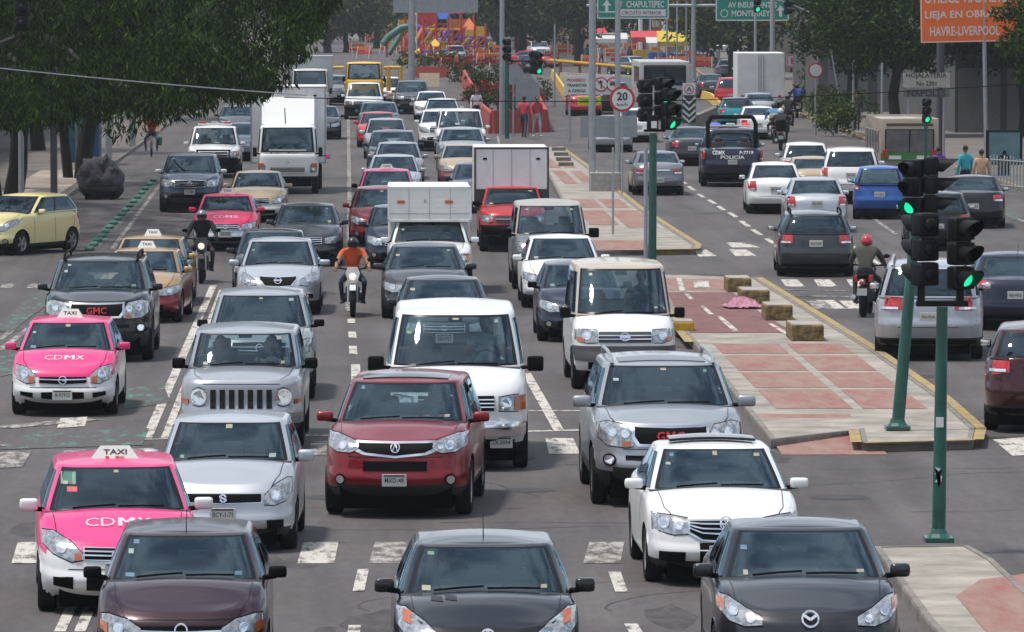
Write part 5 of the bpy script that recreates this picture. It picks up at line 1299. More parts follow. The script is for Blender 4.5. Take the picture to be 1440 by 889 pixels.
q = aty(1303, 158, yy(262)); t = thing('traffic_light', 'small lit signal beside the thick dark utility pole', 'traffic light', (q.x, q.y, 0)); hh = head(t, (0, 0, q.z+.05), R(12), 2); hh.scale = (.85, .85, .85); pole_part(t, (0, .25, 0), (0, .25, q.z+.4), .06)
for (x, y, r, lab) in ((1147, 99, .34, 'small round red bordered sign on a thin post by the right trees'),):
    Y_ = yy(190); q = aty(x, y, Y_); t = thing('traffic_sign', lab, 'sign', (q.x, Y_, 0)); pole_part(t, (0, .03, 0), (0, .03, q.z+.2), .04, None, M_gal, 'post'); rnd(t, 0, q.z, r)
q = aty(1116, 86, yy(150)); panel_sign('small_sign', 'small white notice board with red strokes on the right pavement', 'sign', (q.x, q.y, 0), .8, .7, q.z, M_swhite, (0,), edge=(.05, M_sred), texts=(('E', 0, q.z, .35, M_sred, .3),))
for i, (x, y, w_, h_, lab) in enumerate(((1062, 146, .16, 6.4, 'pale post standing behind the white box truck'), (1086, 140, .3, 6.2, 'thick grey post behind the white box truck'), (938, 118, .14, 6.0, 'white post by the far red shop'), (952, 118, .12, 6.0, 'second white post by the far red shop'), (1200, 190, .12, 3.4, 'grey post in the shade between bushes and trees'), (1240, 200, .10, 3.4, 'grey post before the shuttered wall'), (780, 150, .10, 4.6, 'white post by the yellow sloping barrier'))):
    p = at(x, y); o = G().tube([(0, 0, 0), (0, 0, h_)], w_/2, 10).obj('steel_pole', M_gal, smooth=True); o.location = p; tag(o, lab, 'pole')
# orange and yellow works barriers, flags and low trees that crowd the far crossing
proto = thing('works_barrier', 'small orange and white barrier among the far roadworks', 'barrier', (0, 0, 0), 0, 'works barriers at the far crossing')
for z in (.55, .95): g = G(); g.box((0, 0, z), (1.7, .05, .30), .01); g.obj('board', MO if z > .6 else MR, proto)
for sx in (-.7, .7): g = G(); g.tube([(sx, -.3, 0), (sx, 0, 1.15), (sx, .3, 0)], .035, 6); g.obj('leg', MW, proto)
rnd_ = random.Random(77); first = True
for (x0, x1, y0, y1, n) in ((585, 700, 62, 96, 18), (500, 575, 60, 84, 8), (755, 905, 68, 98, 12), (920, 1000, 80, 104, 6)):
    for k in range(n):
        p = at(lerp(x0, x1, (k+rnd_.random()*.8)/n), rnd_.uniform(y0, y1)); o = proto if first else copy_tree(proto); first = False
        o.location = p; o.rotation_euler = (0, 0, rnd_.uniform(-.7, .7))
for i, (x, y, h, r, lab) in enumerate(((486, 74, 6.2, 3.6, 'low dark tree beyond the second white truck'), (520, 60, 7.0, 4.2, 'dark tree behind the small green direction board'), (556, 56, 7.0, 4.0, 'dark tree behind the tube slide'), (700, 70, 7.0, 4.6, 'dark tree between the playground and the lamp post'), (728, 78, 6.6, 4.0, 'dark tree just behind the tall lamp post'), (766, 70, 7.0, 4.4, 'dark tree beyond the small distant signal'))):
    p = at(x, y); tree(lab, p.x, p.y, h, r, 300+i, L_mid, 80, 40, .55, .26, .25, 1.7)
for i, (x, y, z, c, l_) in enumerate(((600, 84, 4.4, MR, 'red banner hanging over the playground entrance'), (646, 80, 3.6, MO, 'orange banner beside the play towers'), (668, 82, 3.0, MY, 'yellow banner near the dark trees'), (574, 76, 3.4, MY, 'yellow banner by the thick sign post'), (812, 80, 4.2, MR, 'red banner above the peach hut'), (928, 82, 4.6, MO, 'orange banner in front of the white columns'), (948, 80, 4.2, MR, 'red banner between the far white columns'))):
    p = at(x, y); t = thing('banner', l_, 'banner', p); pole_part(t, (-.9, 0, 0), (-.9, 0, z), .06, None, MW, 'post'); g = G(); g.box((0, 0, z-.6), (1.7, .04, 1.1), .01); g.obj('cloth', c, t)
# ---------------------------------------------------------------- the traffic
C = {}
def pc(n, rgb, metal=0, rough=.32, dirt=.12): C[n] = paint(n + '_paint', S(*rgb) if max(rgb) > 1 else rgb, metal, rough, dirt); return C[n]
pc('dark_red', (128, 10, 24), .35); pc('white', (.76, .76, .76)); pc('offwhite', (.62, .61, .58)); pc('silver', (.36, .38, .41), .5, .36, .06); pc('silver_light', (.47, .49, .53), .5, .36, .06)
pc('grey', (.20, .21, .23), .5); pc('dark_grey', (.022, .024, .030), .3, .3, .06); pc('graphite', (.038, .042, .050), .4, .3, .08); pc('black', (.005, .0055, .007), .0, .22, .03); pc('aubergine', (.030, .008, .016), .35, .3, .06)
pc('pink', (.76, .035, .20), 0, .38); pc('rose', (.68, .03, .12), 0, .38); pc('gold', (.42, .26, .11), .35); pc('maroon', (.22, .015, .03), .2); pc('sand', (.46, .34, .22), .3); pc('navy', (.012, .016, .040), .2, .28); pc('blue', (.025, .10, .36), .3)
pc('slate_blue', (.05, .07, .11), .4); pc('red', (.50, .02, .03), .1); pc('lemon', (.80, .70, .34), .0, .35, .05); pc('yellow', (.74, .42, .02), 0, .4); pc('teal', (.02, .10, .13), .3); pc('turquoise', (.03, .36, .42), .1)
pc('beige', (.47, .40, .32), 0, .5, .2); pc('bone', (.38, .31, .24), 0, .5, .2); pc('bottle', (.015, .10, .02), 0, .4)
pc('maroon_roof', (.30, .10, .13), .2); pc('red_sheen_black', (.045, .007, .010), .3, .3, .05)  # last one: near-black paint tinted to carry red reflections in its colour
FA = {}
FA['gen'] = dict(hl=[(.52, .58, .69), (.72, .57, .76), (.94, .66, .80)], grille=[(0, .56, .67), (.42, .58, .67)], gframe=.014, bars=[.5], intake=[[(0, .30, .42), (.55, .30, .41)]], fog=[(.74, .36, .045)], plate=(0, .46, '571-TRK'), seam=.545, emblem=('bar', .62, .05))
FA['sed'] = dict(hl=[(.50, .56, .68), (.75, .55, .72), (.95, .62, .76)], grille=[(0, .55, .68), (.40, .56, .68)], gframe=.014, bars=[.35, .7], intake=[[(0, .26, .38), (.6, .27, .37)]], plate=(0, .44, '806-WKE'), seam=.53, emblem=('ring', .62, .05), tl=[(.58, .70, .86), (.95, .70, .88)], rplate=.66)
FA['suvg'] = dict(hl=[(.54, .78, .94), (.78, .76, .98), (.95, .82, 1.0)], grille=[(0, .76, .95), (.48, .78, .94)], gframe=.02, bars=[.3, .6], intake=[[(0, .45, .60), (.6, .46, .58)]], fog=[(.76, .50, .05)], plate=(0, .55, '943-VNA'), seam=.72, emblem=('ring', .86, .06), shade_z=.44)
FA['mazda'] = dict(hl=[(.50, .67, .74), (.68, .655, .82), (.84, .70, .90), (.95, .80, .91)], bulb=[(.62, .73, .045), (.80, .79, .05)], amber=[(.88, .78, .88), (.95, .82, .89)], grille=[(0, .28, .60), (.62, .34, .58)], gframe=0, bars=[], gridcol=M_black, emblem=('wing', .72, .085), plate=(0, .42, '318-YBC'), seam=None)
FA['pug'] = dict(hl=[(.50, .62, .72), (.66, .62, .83), (.86, .72, .93), (.95, .80, .93)], bulb=[(.62, .72, .05)], amber=[(.80, .80, .90), (.88, .83, .92)], grille=[(0, .22, .56), (.55, .26, .50)], gframe=0, emblem=('A', .70, .07), plate=(0, .5, '224-KRD'), seam=None)
FA['clio'] = dict(hl=[(.46, .52, .62), (.62, .50, .70), (.84, .55, .74), (.93, .60, .73)], amber=[(.84, .56, .66), (.93, .60, .68)], grille=[(0, .53, .64), (.46, .55, .64)], gframe=0, bars=[.5], emblem=('ring', .60, .065), plate=(0, .4, '190-SLV'), seam=.70)
FA['tiida'] = dict(hl=[(.44, .60, .66), (.58, .58, .78), (.80, .66, .88), (.93, .76, .88)], bulb=[(.70, .72, .055)], amber=[(.46, .595, .65), (.54, .59, .67)], grille=[(0, .60, .71), (.42, .61, .72)], gframe=.012, bars=[.35, .7], emblem=('bar', .65, .07), intake=[[(0, .27, .42), (.40, .28, .41)], [(.56, .29, .42), (.80, .33, .42)]], plate=(0, .5, 'A-47081'), seam=.50, mcol=None)
FA['swift'] = dict(hl=[(.56, .58, .68), (.70, .57, .80), (.86, .62, .87), (.93, .72, .86)], bulb=[(.72, .68, .06)], grille=[(0, .60, .70), (.52, .61, .70)], gframe=.01, bars=[], gridcol=M_black, emblem=('S', .65, .045), intake=[[(0, .28, .38), (.38, .28, .38)], [(.60, .27, .40), (.82, .31, .40)]], plate=(0, .47, 'BCY-1-71'), seam=None)
FA['rdx'] = dict(F1_ := dict(hl=[(.50, .87, .96), (.62, .83, 1.00), (.80, .84, 1.05), (.94, .91, 1.06)], bulb=[(.72, .92, .055), (.60, .91, .035)], grille=[(0, .80, .94), (.40, .84, .945), (.50, .88, .95)], gframe=.032, intake=[[(0, .61, .73), (.43, .61, .73)]], fog=[(.74, .50, .05)], shade_z=.42, emblem=('A', .89, .06), plate=(0, .50, 'MXD-48'), seam=.78))
FA['acadia'] = dict(hl=[(.48, .80, .93), (.56, .78, 1.06), (.80, .80, 1.10), (.93, .90, 1.06)], bulb=[(.58, .95, .055), (.74, .97, .055)], amber=[(.52, .79, .86), (.62, .79, .86)], grille=[(0, .82, 1.02), (.40, .83, 1.03), (.46, .92, 1.04)], gframe=.035, emblem=('GMC', .92, .095), intake=[[(0, .60, .68), (.58, .62, .68)]], fog=[(.78, .62, .06)], plate=False, seam=.76, shade_z=.50, glass=M_glass)
FA['bora'] = dict(hl=[(.48, .60, .76), (.66, .585, .785), (.92, .64, .80)], bulb=[(.60, .69, .055), (.78, .71, .06)], grille=[(0, .52, .73), (.30, .54, .73), (.46, .62, .73)], gframe=.02, bars=[.35, .6, .85], emblem=('VW', .70, .075), intake=[[(0, .24, .50), (.34, .26, .50)], [(.52, .27, .40), (.84, .30, .40)]], plate=(-.05, .40, '652-XJA'), seam=None)
FA['econo'] = dict(hl=[(.58, .84, 1.02), (.78, .83, 1.05), (.86, .83, 1.05)], amber=[(.80, .84, 1.04), (.95, .84, 1.04)], bulb=[(.68, .94, .08)], grille=[(0, .84, 1.04), (.52, .84, 1.04)], gframe=.0, bars=[.25, .5, .75], emblem=('ring', .95, .07), bumper=(.50, .68, M_chrome), plate=(.62, .40, 'LX-3094'), mcol=M_black, ms=(.26, .12, .24), my=.2, seam=None, intake=[[(0, .30, .46), (.8, .30, .44)]])
FA['urvan'] = dict(hl=[(.52, .80, 1.00), (.72, .79, 1.01), (.94, .84, 1.0)], bulb=[(.72, .91, .07)], amber=[(.76, .80, .88), (.90, .82, .89)], grille=[(0, .80, .97), (.50, .80, .97)], gframe=.0, bars=[.33, .66], gridcol=M_steel, emblem=('bar', .89, .08), bumper=(.50, .74, mat('bumper_grey', (.06, .06, .065), .6)), intake=[[(0, .36, .5), (.7, .36, .48)]], plate=(0, .45, 'R-5520'), mcol=M_black, ms=(.20, .10, .20), my=.2, roofcol=C['beige'], seam=None)
FA['jeep'] = dict(hl=[(.58, .66, .86), (.68, .63, .90), (.78, .66, .86)], bulb=[(.68, .765, .115)], amber=[(.85, .66, .73), (.95, .68, .74)], slots=[(k*.135, .040, .60, .87) for k in range(-3, 4)], bumper=(.40, .54, mat('bumper_silver', (.26, .27, .28), .5, .4)), mcol=M_black, ms=(.22, .12, .18), plate=(0, .45, '788-ZUT'), seam=.95, shade_z=.40)
FA['corsa'] = dict(hl=[(.52, .54, .66), (.68, .52, .76), (.90, .60, .80)], bulb=[(.72, .66, .06)], amber=[(.54, .53, .62), (.64, .53, .64)], grille=[(0, .51, .62), (.44, .53, .62)], gframe=.0, bars=[.6], emblem=('bolt', .57, .065), intake=[[(0, .27, .40), (.40, .29, .39)], [(.56, .30, .38), (.80, .34, .40)]], plate=(0, .35, 'A-01932'), seam=.46)
FA['versa'] = dict(hl=[(.50, .62, .70), (.68, .60, .80), (.92, .72, .88)], grille=[(0, .60, .76), (.30, .62, .77), (.42, .74, .78)], gframe=.025, bars=[], emblem=('bar', .70, .075), intake=[[(0, .30, .40), (.36, .30, .40)], [(.58, .34, .44), (.82, .36, .44)]], fog=[(.68, .38, .04)], plate=(0, .50, '409-AFS'), seam=None)
FA['cabf'] = dict(hl=[(.72, .70, .92), (.84, .70, .96), (.95, .72, .94)], amber=[(.76, .86, 1.0), (.94, .86, 1.0)], grille=[(0, .72, .86), (.55, .72, .86)], gframe=.01, bars=[.4, .8], gridcol=mat('cab_grey', (.14, .14, .14), .5), emblem=('ring', 1.03, .05), intake=[[(.10, .50, .56), (.32, .50, .56)]], plate=(-.35, .50, '6241-CX'), mcol=M_black, ms=(.15, .10, .34), my=.05, seam=.66)
FA['yellowcab'] = dict(FA['cabf'], bumper=(.5, .62, mat('rust_bumper', (.35, .10, .03), .6)))
FA['nissp'] = dict(hl=[(.60, .76, .92), (.78, .75, .93), (.95, .78, .92)], amber=[(.60, .76, .82), (.72, .76, .82)], grille=[(0, .74, .92), (.52, .75, .92)], gframe=.0, bars=[.5], gridcol=M_steel, emblem=('ring', .84, .07), bumper=(.46, .68, M_black), plate=(0, .55, 'LC-7710'), seam=None, shade_z=.5)

def rotv(v, a): return Vector((v[0]*math.cos(a)-v[1]*math.sin(a), v[0]*math.sin(a)+v[1]*math.cos(a), 0))
FLEET = []
BASES = {}
def vehicle(name, sty, cx, key, face, col, label, cat, yaw=0, back=False, lod=1, extra=None, group=None, roof=False, **ov):
    P = dict(STY[sty]); fo = {k[2:]: ov.pop(k) for k in list(ov) if k.startswith('f_')}; P.update(ov)
    F_ = dict(FA[face]); F_.update(fo)
    if F_.get('mcol', 1) is None: F_.pop('mcol')
    col = C[col] if isinstance(col, str) else col
    if roof:
        s_r = (key-HORY)/(CAMH-P['H']); Zr = FPX/s_r; Za = Zr - (1.0 if back else (P['rf']-P['ax']+.1)); y = FPX*CAMH/Za + HORY
        p = at(cx, y)
    else: p = at(cx, key)
    a = R(yaw) + (math.pi if back else 0); ay = P['rx'] if back else P['ax']
    root, lay = make_car(P, F_, col, name, lod)
    loc = p - rotv((0, ay), a); root.location = (loc.x, loc.y, 0); root.rotation_euler = (0, 0, a)
    tag(root, label, cat, group)
    if F_.get('slots'):
        for (x, hw_, lo, hi) in F_['slots']: g = G(); lay.strip(g, [(x-hw_, lo, hi), (x+hw_, lo, hi)], eps=.012, rows=3); g.obj('grille_slot', M_frit, root)
    if extra: extra(root, lay, P)
    c0 = loc + rotv((0, P.get('Lall', P['L'])/2), a); FLEET.append((root.name, c0.x, c0.y, P['W'], P.get('Lall', P['L']), a, root, P))
    return root

# extras
def taxi_sign(root, lay, P, w=.62, txt='TAXI', sub='', y=None):
    w *= .86; yy_ = y or P['rf']+.45; z = P['H']-.03
    g = G(); g.raw([(-w/2, yy_-.12, z), (w/2, yy_-.12, z), (w/2, yy_+.12, z), (-w/2, yy_+.12, z), (-w*.30, yy_-.02, z+.15), (w*.30, yy_-.02, z+.15), (w*.30, yy_+.02, z+.15), (-w*.30, yy_+.02, z+.15)], [(0, 1, 5, 4), (1, 2, 6, 5), (2, 3, 7, 6), (3, 0, 4, 7), (4, 5, 6, 7)])
    o = g.obj('taxi_sign', mat('taxi_sign_white', (.60, .60, .57), .4), root)
    f = lambda t: (yy_-.12+.10*t, z+.15*t)
    for s_, u, h_, wd, m_ in (((txt, .60, .065, w*.48, M_ink),) + (((sub, .2, .035, w*.4, MATS['sign_red']),) if sub else ())):
        Vt, Ft = text_geo(s_, h_, wd, .02); g = G(); g.raw([(a, f(u)[0]-.006+c*.5, f(u)[1]+c*.86) for a, _, c in Vt], Ft); g.obj('lettering', m_, o, fix=False)
def hood_text(root, lay, P, y=.62, w=.66, h=.16):
    for s_, dx, ww in (('C', -.41, .14), ('D', -.155, .15), ('M', .135, .18), ('X', .41, .15)):
        Vt, Ft = glyph_m(h, ww*w/.66) if s_ == 'M' else text_geo(s_, h, ww*w/.66, .03 if s_ in 'MX' else .0); g = G(); lay.geo(g, Vt, Ft, dx*w, y, 'top', .006); g.obj('lettering', mat('taxi_letters', (.66, .48, .53), .5), root, fix=False)
def sticker(root, lay, P, x, v, w, h, m=None, name='sticker'):
    """a card behind the windscreen"""
    zb = spl(P['zt'], P['cowl']); y = lerp(P['cowl'], P['rf'], v); z = lerp(zb, P['H']-.06, v)
    m = m or random.Random(int((x+9)*1e4)).choice((mat('sticker_white', (.26, .32, .32), .5), mat('sticker_blue', (.08, .16, .24), .5), mat('sticker_cream', (.30, .28, .20), .5), mat('sticker_green', (.10, .22, .16), .5)))
    g = G(); q = [lay.p(x+a, z+c, 'front', .004) for a, c in ((-w/2, -h/2), (w/2, -h/2), (w/2, h/2), (-w/2, h/2))]; g.raw(q, [(0, 1, 2, 3)]); return g.obj(name, m or mat('sticker_white', (.26, .32, .32), .5), root)
def stk(root, lay, P, seed=0, n=3):
    rr = random.Random(seed); hw = P['W']/2*P['wb']*.8
    spots = [(-hw*.88, .84), (-hw*.93, .64), (0, .88), (hw*.85, .84), (hw*.85, .18), (-hw*.85, .15)]
    for k in rr.sample(range(6), n): sticker(root, lay, P, spots[k][0]*(1-.12*spots[k][1]*1.4), spots[k][1], rr.uniform(.045, .09), rr.uniform(.025, .045))
def sunroof(root, lay, P, w=.5, y0=.15, y1=.75, m=None, eps=.012):
    g = G(); hw = P['W']/2*P['wt']*w*1.25; 
    lay.strip(g, [(-hw, P['rf']+y0, P['rf']+y1), (hw, P['rf']+y0, P['rf']+y1)], 'top', eps, sub=6); g.obj('sunroof', m or mat('dark_sunroof', (.02, .022, .026), .15, coat=.5), root, smooth=True)
def rails(root, lay, P, m=None, h=.06):
    for sg in (1, -1):
        x = sg*P['W']/2*P['wt']*.88; g = G(); a = P['rf']+.15; b = P['rr']-.1; z = P['H']-.03
        g.tube([(x, a-.1, z-.03), (x, a, z+h), (x, (a+b)/2, z+h+.02), (x, b, z+h), (x, b+.1, z-.03)], .024, 6); g.obj('roof_rail', m or M_gal, root, smooth=True)
def antenna(root, lay, P, y=.2, x=0, lean=.5):
    g = G(); q = lay.p(x, P['rf']+y, 'top', 0); g.tube([q, q+Vector((0, lean*.4, .20))], [.006, .003], 5); g.obj('antenna', M_black, root)
def multi(*fs): 
    def run(r, l, P):
        for f in fs: f(r, l, P)
    return run
def E(f, **k): return lambda r, l, P: f(r, l, P, **k)
def box_body(root, w, y0, y1, z0, z1, m, name='cargo_box', lights=True, edge=M_gal, bev=.03):
    g = G(); g.box((0, (y0+y1)/2, (z0+z1)/2), (w, y1-y0, z1-z0), bev); b = g.obj(name, m, root)
    g = G(); e = .05
    for sx in (-1, 1): g.box((sx*(w/2-.01), y0+.01, (z0+z1)/2), (e, e, z1-z0+.01), .008)
    g.box((0, y0+.01, z1-.01), (w+.02, e, e), .008); g.box((0, y0+.01, z0+.01), (w+.02, e, e), .008); g.obj('edge_trim', edge, b)
    g = G()
    for k in range(1, 4): g.box((-w/2+k*w/4, y0-.004, (z0+z1)/2), (.010, .008, (z1-z0)*.94))
    g.box((0, y0-.004, z0+(z1-z0)*.22), (w*.97, .008, .012)); g.obj('panel_joints', M_gal, b)
    if lights:
        for x in (-w*.36, w*.36): g = G(); g.box((x, y0-.015, z1-.28), (.10, .03, .05), .008); g.obj('marker_lamp', M_amber if lights == 2 else M_black, b)
    return b
def chassis(root, w, y0, y1, r, axle):
    g = G(); g.box((0, (y0+y1)/2, .55), (w*.45, y1-y0, .25), .02); g.obj('chassis', M_under, root)
    t, q = wheel_meshes(r, .26, 5, True); tm = t.obj('tyre', M_rubber, None, smooth=True); rm = q.obj('rim', [M_gal, M_black], None, smooth=True)
    for i, sg in enumerate((1, -1)):
        w_ = bpy.data.objects.new('wheel', None); COL.objects.link(w_); w_.parent = root; w_.location = (sg*(w/2-.16), axle, r); w_.rotation_euler = (0, 0, 0 if sg > 0 else math.pi)
        for o in (tm, rm):
            o2 = o if i == 0 else o.copy()
            if i: COL.objects.link(o2)
            o2.parent = w_
def light_bar(root, y, z, w, a=None, b=None, rear=False):
    g = G(); g.box((0, y, z), (w, .22, .06), .015); o = g.obj('light_bar', M_white, root)
    for x, m in ((-w*.36, a or M_red), (w*.36, b or M_red), (0, M_refl)): g = G(); g.box((x, y, z+.05), (w*.22, .2, .09), .03); g.obj('beacon', m, o, smooth='all')

lab = None
# --- front row
vehicle('aubergine_hatchback', 'hatch', 258, 964, 'clio', 'aubergine', 'dark aubergine hatchback with roof aerial in front of the nearest pink taxi', 'car', lod=0, W=1.66, H=1.43, extra=multi(E(stk, seed=1, n=4), E(antenna, y=.05)), f_ms=(.2, .11, .13), f_mcol=M_black)
def vents(r, l, P):
    for x in (-.46, -.33):
        g = G(); l.strip(g, [(x-.055, P['cowl']-.32, P['cowl']-.18), (x+.055, P['cowl']-.38, P['cowl']-.24)], 'top', .004, rows=2); g.obj('bonnet_vent', M_frit, r)
vehicle('black_hatchback', 'hatch', 684, 992, 'pug', 'black', 'black hatchback with bonnet vents and two people behind its windscreen', 'car', lod=0, W=1.76, H=1.46, zt=[(0, .68), (.35, .82), (1.1, .99), (2.2, .98), (3.5, 1.0), (3.95, .96)], cowl=1.12, rf=1.85, extra=multi(E(stk, seed=2, n=3), E(antenna, y=.35), vents), f_ms=(.21, .12, .15))
vehicle('dark_sedan', 'sedan', 1133, 966, 'mazda', 'dark_grey', 'dark grey saloon with winged badge beside the kerb of the nearest island', 'car', yaw=-1, lod=0, W=1.80, H=1.47, zt=[(0, .70), (.35, .82), (1.2, .99), (2.6, .99), (3.7, 1.04), (4.35, 1.0), (4.5, .93)], nf=2.6, extra=E(stk, seed=3, n=3), f_ms=(.22, .13, .15))
vehicle('pink_taxi', 'hatch', 166, 857, 'tiida', 'pink', 'pink and white taxi with white mirrors and TAXI sign behind the aubergine car', 'taxi', yaw=3.5, lod=0, W=1.74, H=1.54, zt=[(0, .70), (.35, .82), (1.05, 1.02), (2.2, 1.02), (3.5, 1.03), (4.2, .97)], L=4.3, rb=4.1, rr=3.6, rx=3.4, cowl=1.05, rf=1.7, f_two=C['white'], f_zsplit=lambda y: .66+.03*min(y, 1), f_mcol=C['white'], f_ms=(.23, .12, .15), extra=multi(E(taxi_sign, w=.62, sub='15'), E(hood_text, y=.62, w=.68, h=.16), E(stk, seed=4, n=2), lambda r, l, P: sticker(r, l, P, -.52, .74, .16, .12), lambda r, l, P: sticker(r, l, P, -.48, .5, .11, .05, MATS['sign_red'])))
vehicle('silver_hatchback', 'hatch', 318, 771, 'swift', 'silver_light', 'light silver hatchback behind the aubergine car with black grille band', 'car', yaw=-1.5, lod=0, W=1.72, H=1.51, zt=[(0, .72), (.35, .85), (.95, 1.0), (2.2, 1.02), (3.5, 1.04), (3.8, .98)], L=3.8, rb=3.68, rr=3.3, rx=3.1, extra=E(stk, seed=5, n=3), f_ms=(.22, .12, .16), wt=.78)
vehicle('red_crossover', 'suv', 562, 722, 'rdx', 'dark_red', 'dark red crossover with shield grille waiting alone at the crossing', 'car', yaw=-4.3, lod=0, extra=multi(E(stk, seed=6, n=2), E(sunroof, w=.62)), f_ms=(.24, .12, .14))
vehicle('silver_crossover', 'suv', 938, 707, 'acadia', 'silver', 'large silver crossover with red letters on its grille beside the kerb', 'car', yaw=.5, lod=0, W=2.0, H=1.80, L=5.0, zt=[(0, 1.02), (.3, 1.10), (1.2, 1.22), (2.5, 1.22), (5.0, 1.22)], rb=4.85, rr=4.4, rx=4.0, r=.38, extra=multi(E(stk, seed=7, n=3), E(sunroof, w=.6, m=mat('grey_sunroof', (.16, .17, .19), .3)), E(rails)), f_ms=(.27, .13, .17))
vehicle('white_sedan', 'sedan', 1014, 816, 'bora', 'white', 'white saloon with dark sunroof deflector between silver crossover and dark grey saloon', 'car', yaw=.8, lod=0, W=1.76, H=1.47, zt=[(0, .74), (.35, .82), (1.2, .98), (2.6, .99), (3.7, 1.03), (4.35, 1.0), (4.5, .93)], nf=3.4, extra=multi(E(stk, seed=8, n=4), E(sunroof, w=.62, y0=.25, y1=.7, eps=.05)), f_ms=(.24, .12, .13))
# --- second row
vehicle('white_van', 'bigvan', 641, 657, 'econo', 'white', 'large white passenger van with black mirrors behind the red crossover', 'van', yaw=-.6, lod=0, H=2.18, rf=1.65, cowl=.95, zt=[(0, 1.12), (.3, 1.2), (1.0, 1.37), (2.2, 1.38), (5.6, 1.38)], extra=multi(E(stk, seed=9, n=4)), roof=False)
vehicle('white_van', 'van', 876, 546, 'urvan', 'white', 'white van with faded beige top and grey bumper in the kerb lane', 'van', yaw=.5, lod=0, zt=[(0, 1.00), (.25, 1.06), (.75, 1.20), (2.2, 1.22), (4.75, 1.22)], W=1.74, H=2.06, wt=.86, extra=E(stk, seed=10, n=2))
vehicle('silver_jeep', 'boxy', 342, 627, 'jeep', 'silver', 'boxy silver off-roader with seven grille slots and round headlights', 'car', lod=0, yaw=-1, W=1.80, extra=multi(E(stk, seed=11, n=3)))
vehicle('silver_crossover', 'suv', 366, 560, 'suvg', 'silver', 'silver crossover wedged directly behind the boxy off-roader', 'car', lod=1, W=1.80, H=1.70, extra=E(stk, seed=12, n=2), f_mcol=M_black)
vehicle('pink_taxi', 'hatch', 92, 582, 'corsa', 'pink', 'pink and white taxi in the bus lane with pink mirrors and lettered bonnet', 'taxi', yaw=-.5, lod=0, W=1.66, H=1.45, f_two=C['white'], f_zsplit=lambda y: .60+.28*min(1, max(0, (y-.25)/.9)), extra=multi(E(taxi_sign, w=.5), E(hood_text, y=.55, w=.60, h=.14), E(stk, seed=13, n=3)))
vehicle('black_crossover', 'suv', 139, 506, 'acadia', 'black', 'large black crossover behind the pink taxi in the bus lane', 'car', yaw=0, lod=0, W=1.98, H=1.80, L=5.0, zt=[(0, 1.02), (.3, 1.10), (1.2, 1.22), (2.5, 1.22), (5.0, 1.22)], rb=4.85, rr=4.4, rx=4.0, r=.38, extra=multi(E(stk, seed=14, n=3), E(rails, m=M_black)))
vehicle('silver_sedan', 'sedan', 392, 441, 'versa', 'silver_light', 'silver saloon with V shaped chrome grille beside the motorcyclist in orange', 'car', yaw=-.5, lod=0, W=1.74, H=1.5, extra=E(stk, seed=15, n=1), f_ms=(.24, .12, .14))
vehicle('gold_taxi', 'sedan', 198, 452, 'sed', 'gold', 'gold taxi with maroon flanks squeezed behind the black crossover', 'taxi', yaw=-2.5, lod=1, W=1.70, H=1.42, f_two=C['maroon'], f_zsplit=lambda y: .62+.1*min(1, y), extra=multi(E(taxi_sign, w=.45), E(stk, seed=16, n=1)))
vehicle('gold_taxi', 'sedan', 208, 430, 'sed', 'gold', 'second gold taxi, mostly hidden by the gold taxi ahead of it', 'taxi', yaw=-2, lod=1, W=1.70, H=1.42, f_two=C['maroon'], f_zsplit=.66, extra=E(taxi_sign, w=.45))
# --- lane between the double line and the dashes
vehicle('dark_sedan', 'sedan', 383, 322, 'sed', 'black', 'black saloon almost hidden between the silver saloon and the grey one', 'car', roof=True, W=1.72)
vehicle('grey_sedan', 'sedan', 432, 373, 'sed', 'graphite', 'dark grey saloon with squarish lamps just ahead of the beige taxi', 'car', lod=1, W=1.72, H=1.45, extra=E(stk, seed=17, n=2))
vehicle('pink_taxi', 'sedan', 318, 352, 'sed', 'rose', 'boxy pink taxi with chrome grille behind the rider in black', 'taxi', lod=1, W=1.66, H=1.40, f_two=C['silver_light'], f_zsplit=.60, f_tl=[(.58, .70, .86), (.95, .70, .88)], extra=multi(E(taxi_sign, w=.5), E(hood_text, y=.55, w=.6, h=.16)))
vehicle('beige_taxi', 'sedan', 362, 312, 'sed', 'sand', 'sand coloured taxi just behind the boxy pink one', 'taxi', lod=1, W=1.70, H=1.42, f_two=C['offwhite'], f_zsplit=.58, extra=E(stk, seed=18, n=1))
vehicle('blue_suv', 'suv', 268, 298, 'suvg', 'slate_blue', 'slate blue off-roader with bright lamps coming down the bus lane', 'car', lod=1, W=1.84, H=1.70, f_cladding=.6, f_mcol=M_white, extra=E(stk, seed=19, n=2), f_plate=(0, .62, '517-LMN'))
def barx(root, lay, P):
    light_bar(root, P['rf']+.5, P['H']+.03, 1.2); g = G()
    for a, b in (((-.55, .30, .62), (-.55, .28, 1.0)), ((.55, .30, .62), (.55, .28, 1.0))): g.tube([Vector((a[0], -.08, a[2])), Vector((b[0], -.08, b[2]))], .03, 6)
    g.tube([(-.6, -.08, .98), (.6, -.08, .98)], .03, 6); g.tube([(-.85, -.08, .7), (.85, -.08, .7)], .04, 6); g.obj('bull_bar', M_black, root)
vehicle('white_pickup', 'pickup', 301, 250, 'nissp', 'white', 'white pickup with light bar and black bull bar beside the box truck', 'pickup truck', lod=1, W=1.86, H=1.8, extra=barx, f_amber=[(.74, .76, .92), (.92, .78, .92)])
vehicle('dark_suv', 'suv', 336, 148, 'suvg', 'dark_grey', 'dark car under the tree, farthest of the two behind the light bar', 'car', roof=True, lod=2, W=1.84, H=1.6)
vehicle('blue_sedan', 'sedan', 338, 172, 'sed', 'slate_blue', 'dark blue saloon just behind the white pickup with light bar', 'car', roof=True, lod=2)
